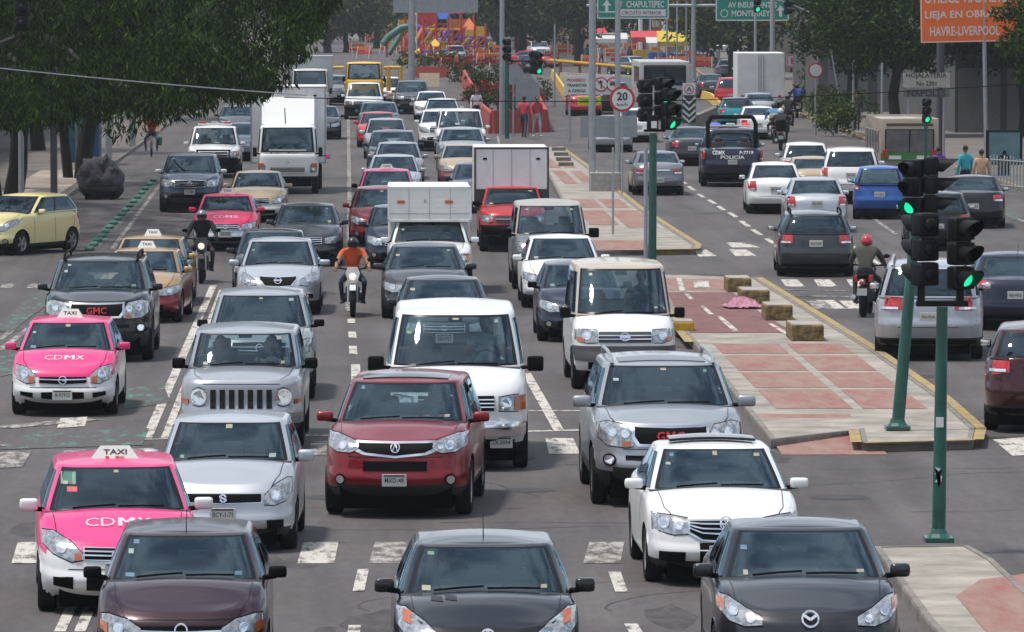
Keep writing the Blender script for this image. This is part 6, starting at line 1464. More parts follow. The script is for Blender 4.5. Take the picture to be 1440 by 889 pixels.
def isuzu(root, lay, P):
    chassis(root, 2.2, 1.6, 6.6, .42, 5.2)
    box_body(root, 2.42, 2.0, 6.9, .95, 3.42, mat('box_white', (.76, .76, .75), .5, noise=.10, nscale=1.3), lights=True)
    g = G(); g.prism([(-.85, 1.2, 2.22), (-.85, 1.98, 2.22), (-.85, 1.98, 3.1)], (1.7, 0, 0)); g.obj('wind_deflector', M_white, root)
    g = G(); g.tube([(-.1, 1.1, 2.75), (-.08, 1.1, 2.25)], .018, 6); g.obj('aerial', M_black, root)
    g = G(); g.tube([(1.0, .05, 1.25), (1.28, -.05, 1.25)], .015, 5); g.obj('mirror_arm', M_black, root); g = G(); g.box((1.30, -.06, 1.22), (.14, .04, .16), .03); g.obj('pink_flag', mat('pink_tape', (.75, .08, .35), .6), root)
    g = G(); g.box((.0, .08, 1.42), (1.2, .02, .05)); g.obj('dashboard_papers', M_white, root)
vehicle('box_truck', 'cab', 405, 272, 'cabf', 'white', 'white box truck with cab-over front in the lane beside the bus lane', 'truck', lod=1, Lall=6.9, extra=isuzu, noarch=False, norear=True, solid=('s2',))
def whitetr(root, lay, P):
    chassis(root, 2.2, 1.6, 6.0, .42, 4.8); box_body(root, 2.3, 2.0, 6.2, .95, 3.1, mat('box_grey', (.40, .42, .44), .5), lights=False)
vehicle('box_truck', 'cab', 436, 165, 'cabf', 'offwhite', 'second white truck half hidden behind the big box truck', 'truck', lod=2, Lall=6.2, H=2.5, extra=whitetr, norear=True, solid=('s2',))
def yellowtr(root, lay, P):
    chassis(root, 2.2, 1.6, 7.0, .42, 5.6); g = G()
    for z in (2.2,): 
        for x0, x1 in ((-2.6, -1.1), (1.1, 2.0)): g.tube([(x0, 2.2, z+.0), (x1, 2.2, z)], .09, 6)
    for x0 in (1.35, 2.0): g.tube([(x0, 2.2, .9), (x0, 2.2, 2.25)], .12, 6)
    g.obj('loading_frame', MATS['yellow_rail'], root); g = G(); g.box((0, 4.6, 1.2), (2.2, 4.6, .35), .03); g.obj('flat_bed', MATS['yellow_rail'], root)
vehicle('yellow_truck', 'cab', 512, 152, 'yellowcab', 'yellow', 'yellow cab-over truck at the head of the distant queue', 'truck', lod=1, W=2.1, H=2.55, Lall=7, extra=yellowtr, norear=True, zt=[(0, 1.5), (.12, 1.55), (1.0, 1.6), (1.9, 1.6)], solid=('s2',))
def bigpick(root, lay, P): pass
vehicle('white_pickup', 'pickup', 512, 168, 'nissp', 'white', 'white pickup with high bonnet just ahead of the yellow truck', 'pickup truck', lod=1, W=2.0, H=1.85, f_cladding=.75)
# --- centre column, nearest first
vehicle('dark_sedan', 'sedan', 624, 388, 'sed', 'dark_grey', 'dark grey saloon tucked behind the large white passenger van', 'car', roof=True, W=1.78, H=1.45, extra=E(stk, seed=20, n=2), lod=1)
vehicle('dark_sedan', 'sedan', 598, 447, 'sed', 'graphite', 'dark grey saloon with protruding mirrors in front of the camper pickup', 'car', W=1.78, H=1.45, lod=1, extra=E(stk, seed=21, n=2), f_ms=(.24, .12, .14))
def camper(root, lay, P):
    b = box_body(root, 1.80, 1.75, 5.3, 1.58, 2.32, mat('camper_white', (.74, .73, .69), .5, noise=.05), 'camper_shell', lights=False, edge=M_white, bev=.05)
    for x in (-.62, .42): g = G(); g.box((x, 1.73, 2.0), (.17, .03, .07), .01); g.obj('marker_lamp', M_amber, b)
    g = G(); g.box((-.1, 1.73, 2.02), (.05, .02, .07), .01); g.obj('bracket', M_gal, b)
    for k in range(6): g = G(); g.box((0, 1.748, 1.68+k*.11), (1.74, .004, .003)); g.obj('groove', MATS['box_white'], b)
    g = G(); g.box((0, 4.1, 1.2), (1.78, 2.3, .9), .05); g.obj('camper_body', MATS['camper_white'], root)
vehicle('white_pickup', 'pickup', 605, 416, 'nissp', 'white', 'white pickup carrying a white camper shell over its cab', 'pickup truck', W=1.84, H=1.62, lod=1, extra=multi(camper, E(stk, seed=22, n=1)), f_amber=[(.80, .76, .92), (.94, .78, .92)])
vehicle('navy_sedan', 'hatch', 563, 288, 'gen', 'navy', 'navy hatchback hidden beside the camper pickup', 'car', roof=True, W=1.68, lod=1)
vehicle('red_hatchback', 'hatch', 537, 262, 'gen', 'dark_red', 'dark red hatchback between the pink taxi and the camper pickup', 'car', roof=True, W=1.72, H=1.5, lod=1, extra=E(stk, seed=23, n=1))
vehicle('pink_taxi', 'hatch', 544, 237, 'gen', 'pink', 'rounded pink taxi behind the dark red hatchback', 'taxi', roof=True, W=1.70, H=1.5, lod=1, extra=E(taxi_sign, w=.5), f_two=C['white'], f_zsplit=.66, f_mcol=M_black)
vehicle('silver_sedan', 'sedan', 554, 217, 'sed', 'silver_light', 'silver saloon directly behind the rounded pink taxi', 'car', roof=True, W=1.74, H=1.47, lod=1)
vehicle('silver_sedan', 'sedan', 560, 199, 'sed', 'silver', 'silver saloon following the one behind the pink taxi', 'car', roof=True, W=1.76, lod=1, H=1.48)
vehicle('navy_suv', 'suv', 553, 183, 'suvg', 'navy', 'navy off-roader in the middle of the distant centre queue', 'car', roof=True, W=1.84, lod=1)
vehicle('silver_sedan', 'hatch', 543, 166, 'gen', 'silver', 'pale blue grey hatchback behind the navy off-roader', 'car', roof=True, W=1.76, lod=2, H=1.55, f_mcol=M_white)
vehicle('red_sedan', 'sedan', 531, 157, 'sed', 'red', 'bright red saloon peeking out beside the teal one', 'car', roof=True, W=1.74, lod=2)
vehicle('teal_suv', 'suv', 533, 143, 'suvg', 'teal', 'teal coloured off-roader behind the white pickup with high bonnet', 'car', roof=True, W=1.86, lod=2, H=1.6)
vehicle('beige_taxi', 'sedan', 574, 160, 'sed', 'sand', 'distant sand and maroon taxi left of the white saloons', 'taxi', lod=2, W=1.70, H=1.42, f_two=C['maroon'], f_zsplit=.62)
vehicle('dark_minivan', 'suv', 580, 113, 'suvg', 'dark_grey', 'dark minivan at the far end of the centre queue', 'van', roof=True, W=1.9, H=1.75, lod=2)
vehicle('distant_car', 'hatch', 547, 108, 'gen', 'white', 'small distant white and red car beside the yellow frame', 'car', roof=True, W=1.8, H=1.6, lod=2, f_two=C['red'], f_zsplit=.75)
# --- right hand column of the approaching traffic
vehicle('white_sedan', 'sedan', 607, 128, 'sed', 'white', 'white saloon, farthest of the white cars beside the red garden wall', 'car', roof=True, W=1.76, lod=2)
vehicle('white_sedan', 'sedan', 622, 138, 'sed', 'offwhite', 'white saloon with dark windscreen band, just behind the white minibus', 'car', roof=True, W=1.76, lod=2)
vehicle('white_suv', 'suv', 619, 154, 'suvg', 'white', 'white car hidden behind the white minibus beside the saloons', 'car', roof=True, W=1.78, H=1.66, lod=2)
vehicle('white_minibus', 'boxy', 648, 153, 'nissp', 'white', 'white minibus with orange corner lamps beside the red garden wall', 'van', roof=True, W=2.0, H=1.95, lod=1, wt=.78, f_amber=[(.80, .76, .92), (.94, .78, .92)], zt=[(0, 1.05), (.25, 1.1), (1.2, 1.2), (2.5, 1.22), (4.4, 1.22)])
vehicle('silver_minivan', 'suv', 650, 179, 'suvg', 'silver', 'silver minivan in front of the white minibus with corner lamps', 'car', roof=True, W=1.8, H=1.62, lod=1)
vehicle('beige_taxi', 'sedan', 652, 202, 'sed', 'sand', 'sand and maroon taxi behind the red pickup with the box', 'taxi', roof=True, W=1.68, H=1.42, lod=1, f_two=C['maroon_roof'], f_zsplit=.60)
vehicle('grey_sedan', 'sedan', 673, 228, 'sed', 'slate_blue', 'grey blue saloon almost hidden by the red box pickup', 'car', roof=True, W=1.70, lod=2)
def redbox(root, lay, P):
    b = box_body(root, 1.88, 2.0, 5.4, 1.0, 2.58, mat('box_white', (.62, .62, .61), .5), lights=1, edge=M_steel)
    g = G(); g.box((0, 1.98, 1.28), (1.86, .03, .5), .0); g.obj('dark_bulkhead', M_steel, b)
vehicle('red_pickup', 'pickup', 721, 353, 'nissp', 'red', 'red pickup with tall white box behind the cab', 'pickup truck', W=1.70, H=1.62, lod=1, extra=multi(redbox, E(stk, seed=24, n=2)), f_mcol=M_black)
vehicle('grey_van', 'van', 774, 406, 'econo', 'grey', 'grey van behind the white saloon in the kerb lane', 'van', W=1.72, H=1.90, lod=1, extra=E(stk, seed=25, n=2), f_bumper=None, f_amber=None, f_plate=(0, .5, 'R-2214'), f_mcol=M_black, f_roofcol=mat('dusty_roof', (.36, .35, .33), .6, noise=.15))
vehicle('white_sedan', 'sedan', 791, 432, 'sed', 'white', 'white saloon between the grey van and the beige topped van', 'car', W=1.74, H=1.46, lod=1, extra=E(stk, seed=26, n=1), f_ms=(.22, .12, .13))
vehicle('black_hatchback', 'hatch', 817, 479, 'gen', 'navy', 'dark hatchback overlapped by the beige topped white van', 'car', W=1.68, H=1.45, lod=1, extra=E(stk, seed=27, n=2), f_mcol=M_black)
# --- yellow car turning in from the side street
vehicle('yellow_hatchback', 'hatch', -6, 358, 'gen', 'lemon', 'pale yellow hatchback turning in from the side street', 'car', yaw=-29, lod=0, W=1.60, H=1.50, L=3.64, rb=3.52, rr=3.15, rx=2.98, ax=.62, f_mcol=C['lemon'], f_hl=[(.52, .60, .70), (.72, .62, .84), (.94, .78, .93)], zt=[(0, .74), (.35, .86), (.9, 1.0), (2.2, 1.04), (3.64, 1.06)], wt=.76, f_intake=[[(0, .28, .42), (.55, .29, .41)]])
# --- right carriageway, seen from behind
vehicle('silver_minivan', 'suv', 1306, 504, 'suvg', 'silver', 'silver minivan seen from behind between the green signal poles', 'van', back=True, yaw=-6, lod=0, W=1.95, H=1.75, L=5.0, rb=4.88, rr=4.5, rx=4.0, zt=[(0, .95), (.3, 1.02), (1.2, 1.12), (2.5, 1.12), (5.0, 1.15)], extra=E(rails), f_tl=[(.48, .92, 1.14), (.96, .90, 1.16)], f_rplate=.80, f_reartrim=True, f_rglass=M_tglass, f_sglass=M_tglass)
vehicle('grey_estate', 'hatch', 1146, 388, 'sed', 'graphite', 'dark grey estate car seen from behind crossing the zebra stripes', 'car', back=True, yaw=-2.5, lod=0, W=1.78, H=1.50, L=4.4, rb=4.28, rr=3.95, rx=3.55, zt=[(0, .72), (.35, .8), (1.0, .97), (2.2, 1.0), (4.4, 1.02)], extra=E(rails, m=M_black), f_tl=[(.60, .78, .97), (.96, .80, .98)], f_rplate=.78)
vehicle('dark_sedan', 'sedan', 1425, 462, 'sed', 'navy', 'dark blue saloon with gold bow badge beside the silver minivan', 'car', back=True, yaw=-4, lod=0, W=1.74, H=1.48, f_tl=[(.64, .78, .98), (.96, .78, .99)], f_rplate=.70, extra=E(antenna, y=1.0, x=-.1))
vehicle('red_black_car', 'suv', 1470, 604, 'suvg', 'red_sheen_black', 'near-black crossover with painted-in red reflections and red tail lamps below the dark blue saloon', 'car', back=True, yaw=-8, lod=0, W=1.85, H=1.6, f_tl=[(.55, .92, 1.08), (.96, .86, 1.10)])
vehicle('silver_sedan', 'sedan', 1147, 326, 'sed', 'silver_light', 'silver saloon seen from behind, just ahead of the grey estate', 'car', back=True, yaw=-2, lod=1, W=1.72, H=1.48, f_tl=[(.68, .74, .98), (.94, .76, 1.0)], f_rplate=.80)
vehicle('white_sedan', 'sedan', 1089, 300, 'sed', 'white', 'white saloon seen from behind beside the police pickup', 'car', back=True, yaw=-2, lod=1, W=1.70, H=1.50, f_tl=[(.66, .72, .98), (.94, .76, .96)], f_rplate=.74)
vehicle('blue_hatchback', 'hatch', 1237, 308, 'gen', 'blue', 'small bright blue hatchback with round tail lamps', 'car', back=True, yaw=-5, lod=1, W=1.56, H=1.54, L=3.5, rb=3.42, rr=3.2, rx=2.9, zt=[(0, .74), (.35, .86), (.9, 1.0), (2.2, 1.0), (3.5, 1.02)], f_tl=[(.76, .86, 1.04), (.94, .86, 1.04)], f_rplate=.72, f_rglass=glass('clear_rear_glass', (.45, .52, .52), 1.2, .2))
vehicle('black_sedan', 'sedan', 1368, 320, 'sed', 'black', 'black saloon seen from behind near the pale bar fence', 'car', back=True, yaw=-5, lod=1, W=1.80, H=1.45, f_tl=[(.60, .76, .92), (.95, .76, .93)], f_rplate=.62)
vehicle('dark_hatchback', 'hatch', 1318, 352, 'gen', 'black', 'dark hatchback half hidden behind the large signal heads', 'car', back=True, yaw=-4, lod=1, W=1.72, H=1.50, f_tl=[(.66, .76, .92), (.95, .76, .93)])
vehicle('white_suv', 'suv', 1196, 286, 'suvg', 'white', 'white off-roader with tinted rear window behind the blue hatchback', 'car', back=True, yaw=-4, lod=1, W=1.88, H=1.72, f_tl=[(.76, .88, 1.12), (.94, .88, 1.12)], f_rglass=M_tglass, f_rplate=.9)
vehicle('gold_taxi', 'sedan', 1143, 219, 'sed', 'sand', 'sand and maroon taxi squeezed between two white cars', 'taxi', back=True, roof=True, yaw=-3, lod=1, W=1.70, H=1.42, f_two=C['maroon'], f_zsplit=.78)
vehicle('white_hatchback', 'hatch', 1133, 199, 'gen', 'white', 'small white hatchback below the yellow green bushes', 'car', back=True, roof=True, yaw=-3, lod=1, W=1.68, H=1.5)
vehicle('silver_sedan', 'sedan', 925, 274, 'sed', 'grey', 'boxy silver grey saloon seen from behind next to the green signal pole', 'car', back=True, yaw=0, lod=1, W=1.66, H=1.40, f_tl=[(.52, .70, .84), (.95, .70, .85)], f_rplate=.50, f_reartrim=True, nr=5)
vehicle('dark_sedan', 'sedan', 972, 233, 'sed', 'graphite', 'dark grey saloon with red lamp beside the police pickup', 'car', back=True, yaw=-1, lod=1, W=1.76, H=1.45, f_tl=[(.56, .72, .90), (.95, .72, .92)])
vehicle('silver_sedan', 'hatch', 860, 214, 'gen', 'silver_light', 'silver hatchback hidden behind the grey sign panel', 'car', back=True, yaw=0, lod=1, W=1.7)
vehicle('white_sedan', 'sedan', 896, 200, 'sed', 'white', 'white saloon glimpsed behind the dark signal cluster', 'car', back=True, lod=2)
vehicle('red_car', 'sedan', 822, 163, 'sed', 'red', 'red car under the fluorescent yellow strip sign', 'car', back=True, lod=2, W=1.8, f_tl=[(.60, .74, .86), (.95, .74, .86)])
vehicle('dark_suv', 'suv', 862, 160, 'suvg', 'dark_grey', 'dark car behind the 20 sign post', 'car', back=True, lod=2)
vehicle('white_sedan', 'sedan', 1066, 196, 'sed', 'white', 'white saloon beyond the roll bar of the police pickup', 'car', back=True, yaw=-2, lod=1, W=1.74, H=1.45)
vehicle('turquoise_taxi', 'hatch', 1036, 180, 'gen', 'turquoise', 'turquoise taxi with dark roof beyond the police pickup', 'taxi', back=True, yaw=-2, lod=1, W=1.72, H=1.45, f_roofcol=C['teal'])
vehicle('red_hatchback', 'hatch', 1027, 149, 'gen', 'red', 'red hatchback behind the turquoise taxi', 'car', back=True, yaw=-2, lod=2, W=1.7, H=1.6)
vehicle('dark_sedan', 'sedan', 1000, 138, 'sed', 'graphite', 'distant dark saloon by the yellow curved barrier', 'car', back=True, lod=2)
vehicle('silver_sedan', 'sedan', 1068, 172, 'sed', 'silver', 'silver saloon just behind the white box truck', 'car', back=True, lod=2)
def police(root, lay, P):
    L = P['L']; g = G()
    for x in (-.80, .80): g.tube([(x, 4.3, 1.2), (x, 4.25, 2.10), (x*.86, 4.25, 2.32)], .06, 8); g.tube([(x, 3.4, 1.2), (x, 3.35, 2.10), (x*.86, 3.35, 2.32)], .06, 8)
    g.tube([(-.70, 4.25, 2.32), (.70, 4.25, 2.32)], .06, 8); g.tube([(-.70, 3.35, 2.32), (.70, 3.35, 2.32)], .06, 8); 
    for x in (-.80, .80): g.tube([(x*.86, 3.35, 2.32), (x*.86, 4.25, 2.32)], .05, 8)
    g.obj('roll_cage', M_black, root)
    light_bar(root, 2.2, P['H']+.06, 1.4, mat('police_red', (.8, .05, .03), .3, emit=.5), mat('police_blue', (.10, .18, .9), .3, emit=.5))
    for s_, x, z, h, w in (('POLICIA', 0, 1.0, .12, .80), ('CDMX', -.46, 1.15, .13, .42), ('P-7719', .46, 1.15, .11, .46)):
        Vt, Ft = text_geo(s_, h, w, .03); g = G(); lay.geo(g, Vt, Ft, -x if False else x*-1, z, 'rear', .012, flip=-1); g.obj('lettering', M_swhite, root, fix=False)
vehicle('police_pickup', 'pickup', 1029, 262, 'nissp', 'navy', 'dark blue police pickup with roll cage and lit red and blue beacons', 'pickup truck', back=True, yaw=-2, lod=1, W=2.1, H=1.92, r=.42, zt=[(0, 1.1), (.25, 1.14), (1.25, 1.28), (2.5, 1.3), (3.3, 1.28), (5.0, 1.28)], extra=police, f_tl=[(.86, .92, 1.20), (.97, .92, 1.20)], f_rplate=.84)
def whitebox(root, lay, P):
    chassis(root, 2.2, 1.6, 6.4, .42, 5.2); b = box_body(root, 2.4, 2.0, 6.6, .8, 3.3, MATS['box_white'], lights=False)
    g = G(); g.box((0, 6.61, 2.05), (.03, .02, 2.4)); g.box((.12, 6.62, 2.05), (.03, .03, 2.3)); g.box((-.12, 6.62, 2.05), (.03, .03, 2.3)); g.box((0, 6.61, .95), (2.3, .02, .05)); g.obj('rear_door_bars', M_gal, b)
    g = G(); g.box((.95, 6.62, 1.1), (.15, .04, .12)); g.obj('tail_light', M_red, root); g = G(); g.box((-.95, 6.62, 1.1), (.15, .04, .12)); g.obj('tail_light', M_red, root)
r = vehicle('box_truck', 'cab', 1072, 158, 'cabf', 'white', 'white box truck seen from behind beyond the saloons', 'truck', back=True, yaw=-1, lod=2, Lall=6.6, extra=whitebox, norear=True, solid=('s2',), rx=5.2) if False else None
r = vehicle('box_truck', 'cab', 1072, 166, 'cabf', 'white', 'plain white box truck seen from behind on the right carriageway', 'truck', back=True, yaw=-1, lod=2, Lall=6.6, extra=whitebox, norear=True, solid=('s2',)); r.location.y += 5
# grey truck or bus behind the signals
def busback(root, w, l, z0, z1, col, glassm, label_w=.8, stripe=None, z_w0=1.5, z_w1=2.5):
    g = G(); g.box((0, l/2, (z0+z1)/2), (w, l, z1-z0), .10); g.obj('body', col, root, smooth=True)
    g = G(); g.box((0, .0, (z_w0+z_w1)/2), (w*.84, .05, z_w1-z_w0), .02); f = g.obj('window_frame', M_frit, root)
    for sx in (-1, 1): g = G(); g.box((sx*w*.205, -.02, (z_w0+z_w1)/2), (w*.385, .04, (z_w1-z_w0)*.9), .02); g.obj('rear_window', glassm, root)
    for sx in (-1, 1):
        for k in range(5): g = G(); g.box((sx*(w/2+.005), 1+k*1.1, (z_w0+z_w1)/2), (.03, .85, (z_w1-z_w0)*.85), .01); g.obj('side_window', M_win, root)
        g = G(); g.box((sx*w*.42, -.03, 1.0), (.16, .05, .3), .02); g.obj('tail_light', M_red, root)
    g = G(); g.box((0, -.02, z1-.22), (w*.8, .05, .09), .02); g.obj('grab_rail', mat('bus_brown', (.09, .05, .035), .7), root)
    g = G(); g.box((0, -.10, z0+.10), (w*.98, .22, .2), .03); g.obj('rear_bumper', M_steel, root)
    if stripe: g = G(); g.box((0, -.012, z0+.48), (w*.985, .03, .30), .005); g.obj('stripe', stripe, root)
    for sx in (-1, 1):
        for yv_ in (1.3, l-1.5):
            t, q = wheel_meshes(.42, .26, 5, True); w_ = bpy.data.objects.new('wheel', None); COL.objects.link(w_); w_.parent = root; w_.location = (sx*(w/2-.16), yv_, .42); w_.rotation_euler = (0, 0, 0 if sx > 0 else math.pi)
            t.obj('tyre', M_rubber, w_, smooth=True); q.obj('rim', [M_gal, M_black], w_, smooth=True)
p = at(1279, 258); t = thing('minibus', 'beige minibus with green stripe seen from behind by the vendors', 'bus', p, R(0)); busback(t, 2.0, 6.0, .42, 2.22, C['bone'], mat('dusty_window', (.10, .095, .09), .3, noise=.5, nscale=2), stripe=mat('green_stripe', (.03, .22, .03), .5), z_w0=1.0, z_w1=1.84)
for sx in (-.5, .45): g = G(); g.box((sx, -.03, .88), (.42, .02, .12)); g.obj('notice', M_white, t)
p = at(935, 170); t = thing('bus', 'pale grey bus with wide dark rear window behind the signal cluster', 'bus', p, R(0)); busback(t, 2.5, 9, .5, 2.95, mat('bus_grey', (.42, .42, .41), .5, noise=.08), M_tglass, z_w0=1.75, z_w1=2.75)
# far taxi crossing on the raised street and a few cars glimpsed between the signs
p = at(872, 61); r = vehicle('pink_taxi', 'sedan', 850, 62, 'sed', 'pink', 'distant pink and white taxi crossing sideways under the green sign', 'taxi', yaw=86, lod=2, W=1.74, H=1.5, f_two=C['white'], f_zsplit=.8); r.location = (at(895, 60).x, at(895, 60).y+2, 1.1)
r = vehicle('red_car', 'sedan', 770, 96, 'sed', 'red', 'distant red car standing behind the yellow rail', 'car', yaw=60, lod=2, W=1.76)
r = vehicle('white_suv', 'suv', 760, 84, 'suvg', 'offwhite', 'distant white van-like car beyond the small dark signal', 'car', yaw=5, lod=2)
r = vehicle('grey_sedan', 'sedan', 897, 106, 'sed', 'grey', 'far grey car at the end of the pale board', 'car', back=True, yaw=30, lod=2)
for i, (x, y, c, st, l_) in enumerate(((470, 148, 'grey', 'suv', 'grey car in the gap beside the yellow truck'), (470, 118, 'slate_blue', 'sedan', 'far dark car beneath the tip of the big tree'), (452, 196, 'black', 'sedan', 'dark car glimpsed beside the second white truck'), (985, 118, 'blue', 'suv', 'far blue car beyond the gantry post'), (1024, 112, 'grey', 'sedan', 'far grey car above the red hatchback'), (1052, 118, 'white', 'hatch', 'far white car above the red hatchback'), (742, 104, 'black', 'sedan', 'far black car behind the distant signal'), (640, 92, 'silver', 'suv', 'far silver car at the edge of the playground'))):
    if i in (1, 3): continue
    vehicle('distant_car', st, x, y, 'suvg' if st == 'suv' else 'sed', c, l_, 'car', back=(x > 690), lod=2)

# a dark covered cart by the kerb
p = at(141, 281); t = thing('covered_cart', 'dark bulging load under a tarpaulin on a cart at the kerb', 'cart', p)
g = G(); g.ball((-.2, .6, .66), .52, sc=(1.0, 1.2, 1.3), seg=30); g.ball((.24, .55, .58), .48, sc=(1.0, 1.2, 1.2), seg=30); g.ball((.1, .5, 1.0), .36, sc=(1, 1, 1), seg=24); rnd_ = random.Random(9); from mathutils import noise as _n
for v in g.bm.verts: v.co += v.co.normalized()*0 + _n.noise_vector(v.co*3.2)*.17 + _n.noise_vector(v.co*9)*.06
g.obj('tarpaulin', mat('tarpaulin', (.05, .046, .055), .8, noise=.8, nscale=5), t, smooth='all')
g = G(); g.box((0, .6, .32), (1.1, 1.5, .12), .02); g.obj('platform', M_bark, t)
for sx in (-.45, .45):
    a_, q = wheel_meshes(.25, .08, 5, True); w_ = bpy.data.objects.new('wheel', None); COL.objects.link(w_); w_.parent = t; w_.location = (sx, .3, .25); a_.obj('tyre', M_rubber, w_); q.obj('rim', [M_steel, M_black], w_)
# ---------------------------------------------------------------- people and motorcycles
def human(name, label, J, zones, loc, rz=0, k=1.0, hair=True, helmet=None, head_c=None, look=0, group=None, female=False, z=0):
    """one continuous skinned body: joints, tapering limbs, five-fingered hands; head with face"""
    E_ = [('pel', 'bel'), ('bel', 'che'), ('che', 'nek'), ('nek', 'hed')]
    for s_ in 'LR': E_ += [('che', 'sho'+s_), ('sho'+s_, 'elb'+s_), ('elb'+s_, 'wri'+s_), ('wri'+s_, 'pal'+s_), ('pel', 'hip'+s_), ('hip'+s_, 'kne'+s_), ('kne'+s_, 'ank'+s_), ('ank'+s_, 'toe'+s_)]
    rad = dict(pel=(.15, .12), bel=(.135, .105), che=(.185, .135), nek=(.058, .06), hed=(.05, .055), sho=(.085, .085), elb=(.055, .055), wri=(.036, .036), pal=(.036, .018), hip=(.095, .095), kne=(.058, .06), ank=(.038, .04), toe=(.040, .028))
    for s_ in 'LR':
        w, e = Vector(J['wri'+s_]), Vector(J['elb'+s_]); J['pal'+s_] = tuple(w + (w-e).normalized()*.06)
    names = list(dict.fromkeys(n for e in E_ for n in e)); idx = {n: i for i, n in enumerate(names)}
    me = bpy.data.meshes.new(name); me.from_pydata([J[n] for n in names], [(idx[a], idx[b]) for a, b in E_], [])
    o = bpy.data.objects.new(name, me); COL.objects.link(o); o.modifiers.new('skin', 'SKIN'); s2 = o.modifiers.new('sub', 'SUBSURF'); s2.levels = s2.render_levels = 2
    for n in names:
        b = n[:-1] if n[-1] in 'LR' and n[:-1] in rad else n; v = me.skin_vertices[0].data[idx[n]]; v.radius = rad[b]; v.use_root = (n == 'pel')
    dg = bpy.context.evaluated_depsgraph_get(); bm2 = bpy.data.meshes.new_from_object(o.evaluated_get(dg)); bpy.data.objects.remove(o); bpy.data.meshes.remove(me)
    g = G(); g.bm.from_mesh(bm2); bpy.data.meshes.remove(bm2)
    # zones: material per joint name
    mats = []; zi = {}
    for n in names:
        m = zones.get(n[:-1] if n[-1] in 'LR' and n[:-1] in rad else n, zones['top'])
        if m not in mats: mats.append(m)
        zi[n] = mats.index(m)
    segs = [(Vector(J[a]), Vector(J[b]), a, b) for a, b in E_]
    for f in g.bm.faces:
        c = f.calc_center_median(); best = None
        for a, b, na, nb in segs:
            t = max(0, min(1, (c-a).dot(b-a)/max(1e-6, (b-a).length_squared))); d = (c-a-(b-a)*t).length
            if best is None or d < best[0]: best = (d, zi[nb if t > zones.get('cut', .5) else na])
        f.material_index = best[1]
    if M_skin not in mats: mats.append(M_skin)
    sk = mats.index(zones.get('pal', M_skin)) if zones.get('pal', M_skin) in mats else mats.index(M_skin); hs = mats.index(M_skin)
    for s_ in 'LR':                                               # fingers curled round what the hand holds
        w, pl = Vector(J['wri'+s_]), Vector(J['pal'+s_]); d = (pl-w).normalized(); dn = Vector((0, 0, -1)); dn = (dn - d*dn.dot(d)).normalized() if abs(d.z) < .95 else Vector((0, -1, 0)); sd = d.cross(dn)
        tip = pl + d*.03
        for k_, ln in enumerate((.062, .072, .067, .052)):
            b0 = tip + sd*(-.030+.020*k_); g.tube([b0, b0+d*ln*.45+dn*.006, b0+d*ln*.72+dn*.028, b0+d*ln*.62+dn*.05], [.0095, .0088, .008, .007], 6, sk)
        th = w + d*.035 + sd*(-.034); g.tube([th, th-sd*.022+d*.02+dn*.008, th-sd*.018+d*.045+dn*.022], [.012, .010, .008], 6, sk)
    h = Vector(J['hed']); hm = hs
    M_ = Matrix.Translation(h) @ Matrix.Rotation(look, 4, 'Z')
    tmp = len(g.bm.verts); g.ball((0, 0, .05), .1, hm, 14, (.78, .95, 1.16)); g.bm.verts.ensure_lookup_table(); vs = [v for v in g.bm.verts if v.index == -1 or v.index >= tmp] if False else list(g.bm.verts)[tmp:]
    for v in vs:
        if v.co.z < .03 and v.co.y < 0: v.co.y *= .92; v.co.x *= .88
    tmp2 = len(g.bm.verts); g.ball((0, -.098, .035), .016, hm, 8, (.8, 1, 1.5))
    for sx in (-1, 1): g.ball((sx*.078, .0, .045), .022, hm, 8, (.4, .8, 1.3))
    eye = len(mats); mats = mats + [M_ink, mat('lips', (.22, .08, .07), .6)]
    for sx in (-1, 1): g.ball((sx*.030, -.086, .062), .011, eye, 8, (1.2, .6, .7))
    g.ball((0, -.088, -.012), .018, eye+1, 8, (1.3, .5, .4))
    for v in list(g.bm.verts)[tmp:]: v.co = M_ @ v.co
    for v in g.bm.verts: v.co *= k
    body = g.obj(name, mats, None, smooth='all'); body.location = loc; body.location.z += z; body.rotation_euler = (0, 0, rz); tag(body, label, 'person', group)
    hk = h*k
    if helmet:
        g = G(); g.ball((0, .0, .055), .135, 0, 18, (.92, 1.08, 1.05)); 
        for v in g.bm.verts:
            if v.co.z < -.03: v.co.z = -.03 - (v.co.z+.03)*.2
        for v in g.bm.verts: v.co = (Matrix.Translation(hk) @ Matrix.Rotation(look, 4, 'Z') @ Matrix.Scale(k, 4)) @ v.co
        he = g.obj('helmet', helmet, body, smooth='all')
        g = G(); n = 9
        for i in range(n):
            a0, a1 = R(-150+120*i/n), R(-150+120*(i+1)/n)
            q = [Vector((.129*math.cos(a)*.96, .151*math.sin(a), zz)) for a, zz in ((a0, .02), (a1, .02), (a1, .09), (a0, .09))]; q = [(Matrix.Translation(hk) @ Matrix.Rotation(look, 4, 'Z') @ Matrix.Scale(k, 4)) @ v for v in q]; g.raw(q, [(0, 1, 2, 3)])
        g.obj('visor', M_frit, he)
    elif hair:
        g = G(); g.ball((0, .018, .085), .102, 0, 14, (.86, .98, .95 if not female else 1.25))
        for v in list(g.bm.verts):
            if v.co.y < -.045 and v.co.z < .115: v.co.y = -.02
        for v in g.bm.verts: v.co = (Matrix.Translation(hk) @ Matrix.Rotation(look, 4, 'Z') @ Matrix.Scale(k, 4)) @ v.co
        g.obj('hair', M_hair if hair is True else hair, body, smooth='all')
    return body
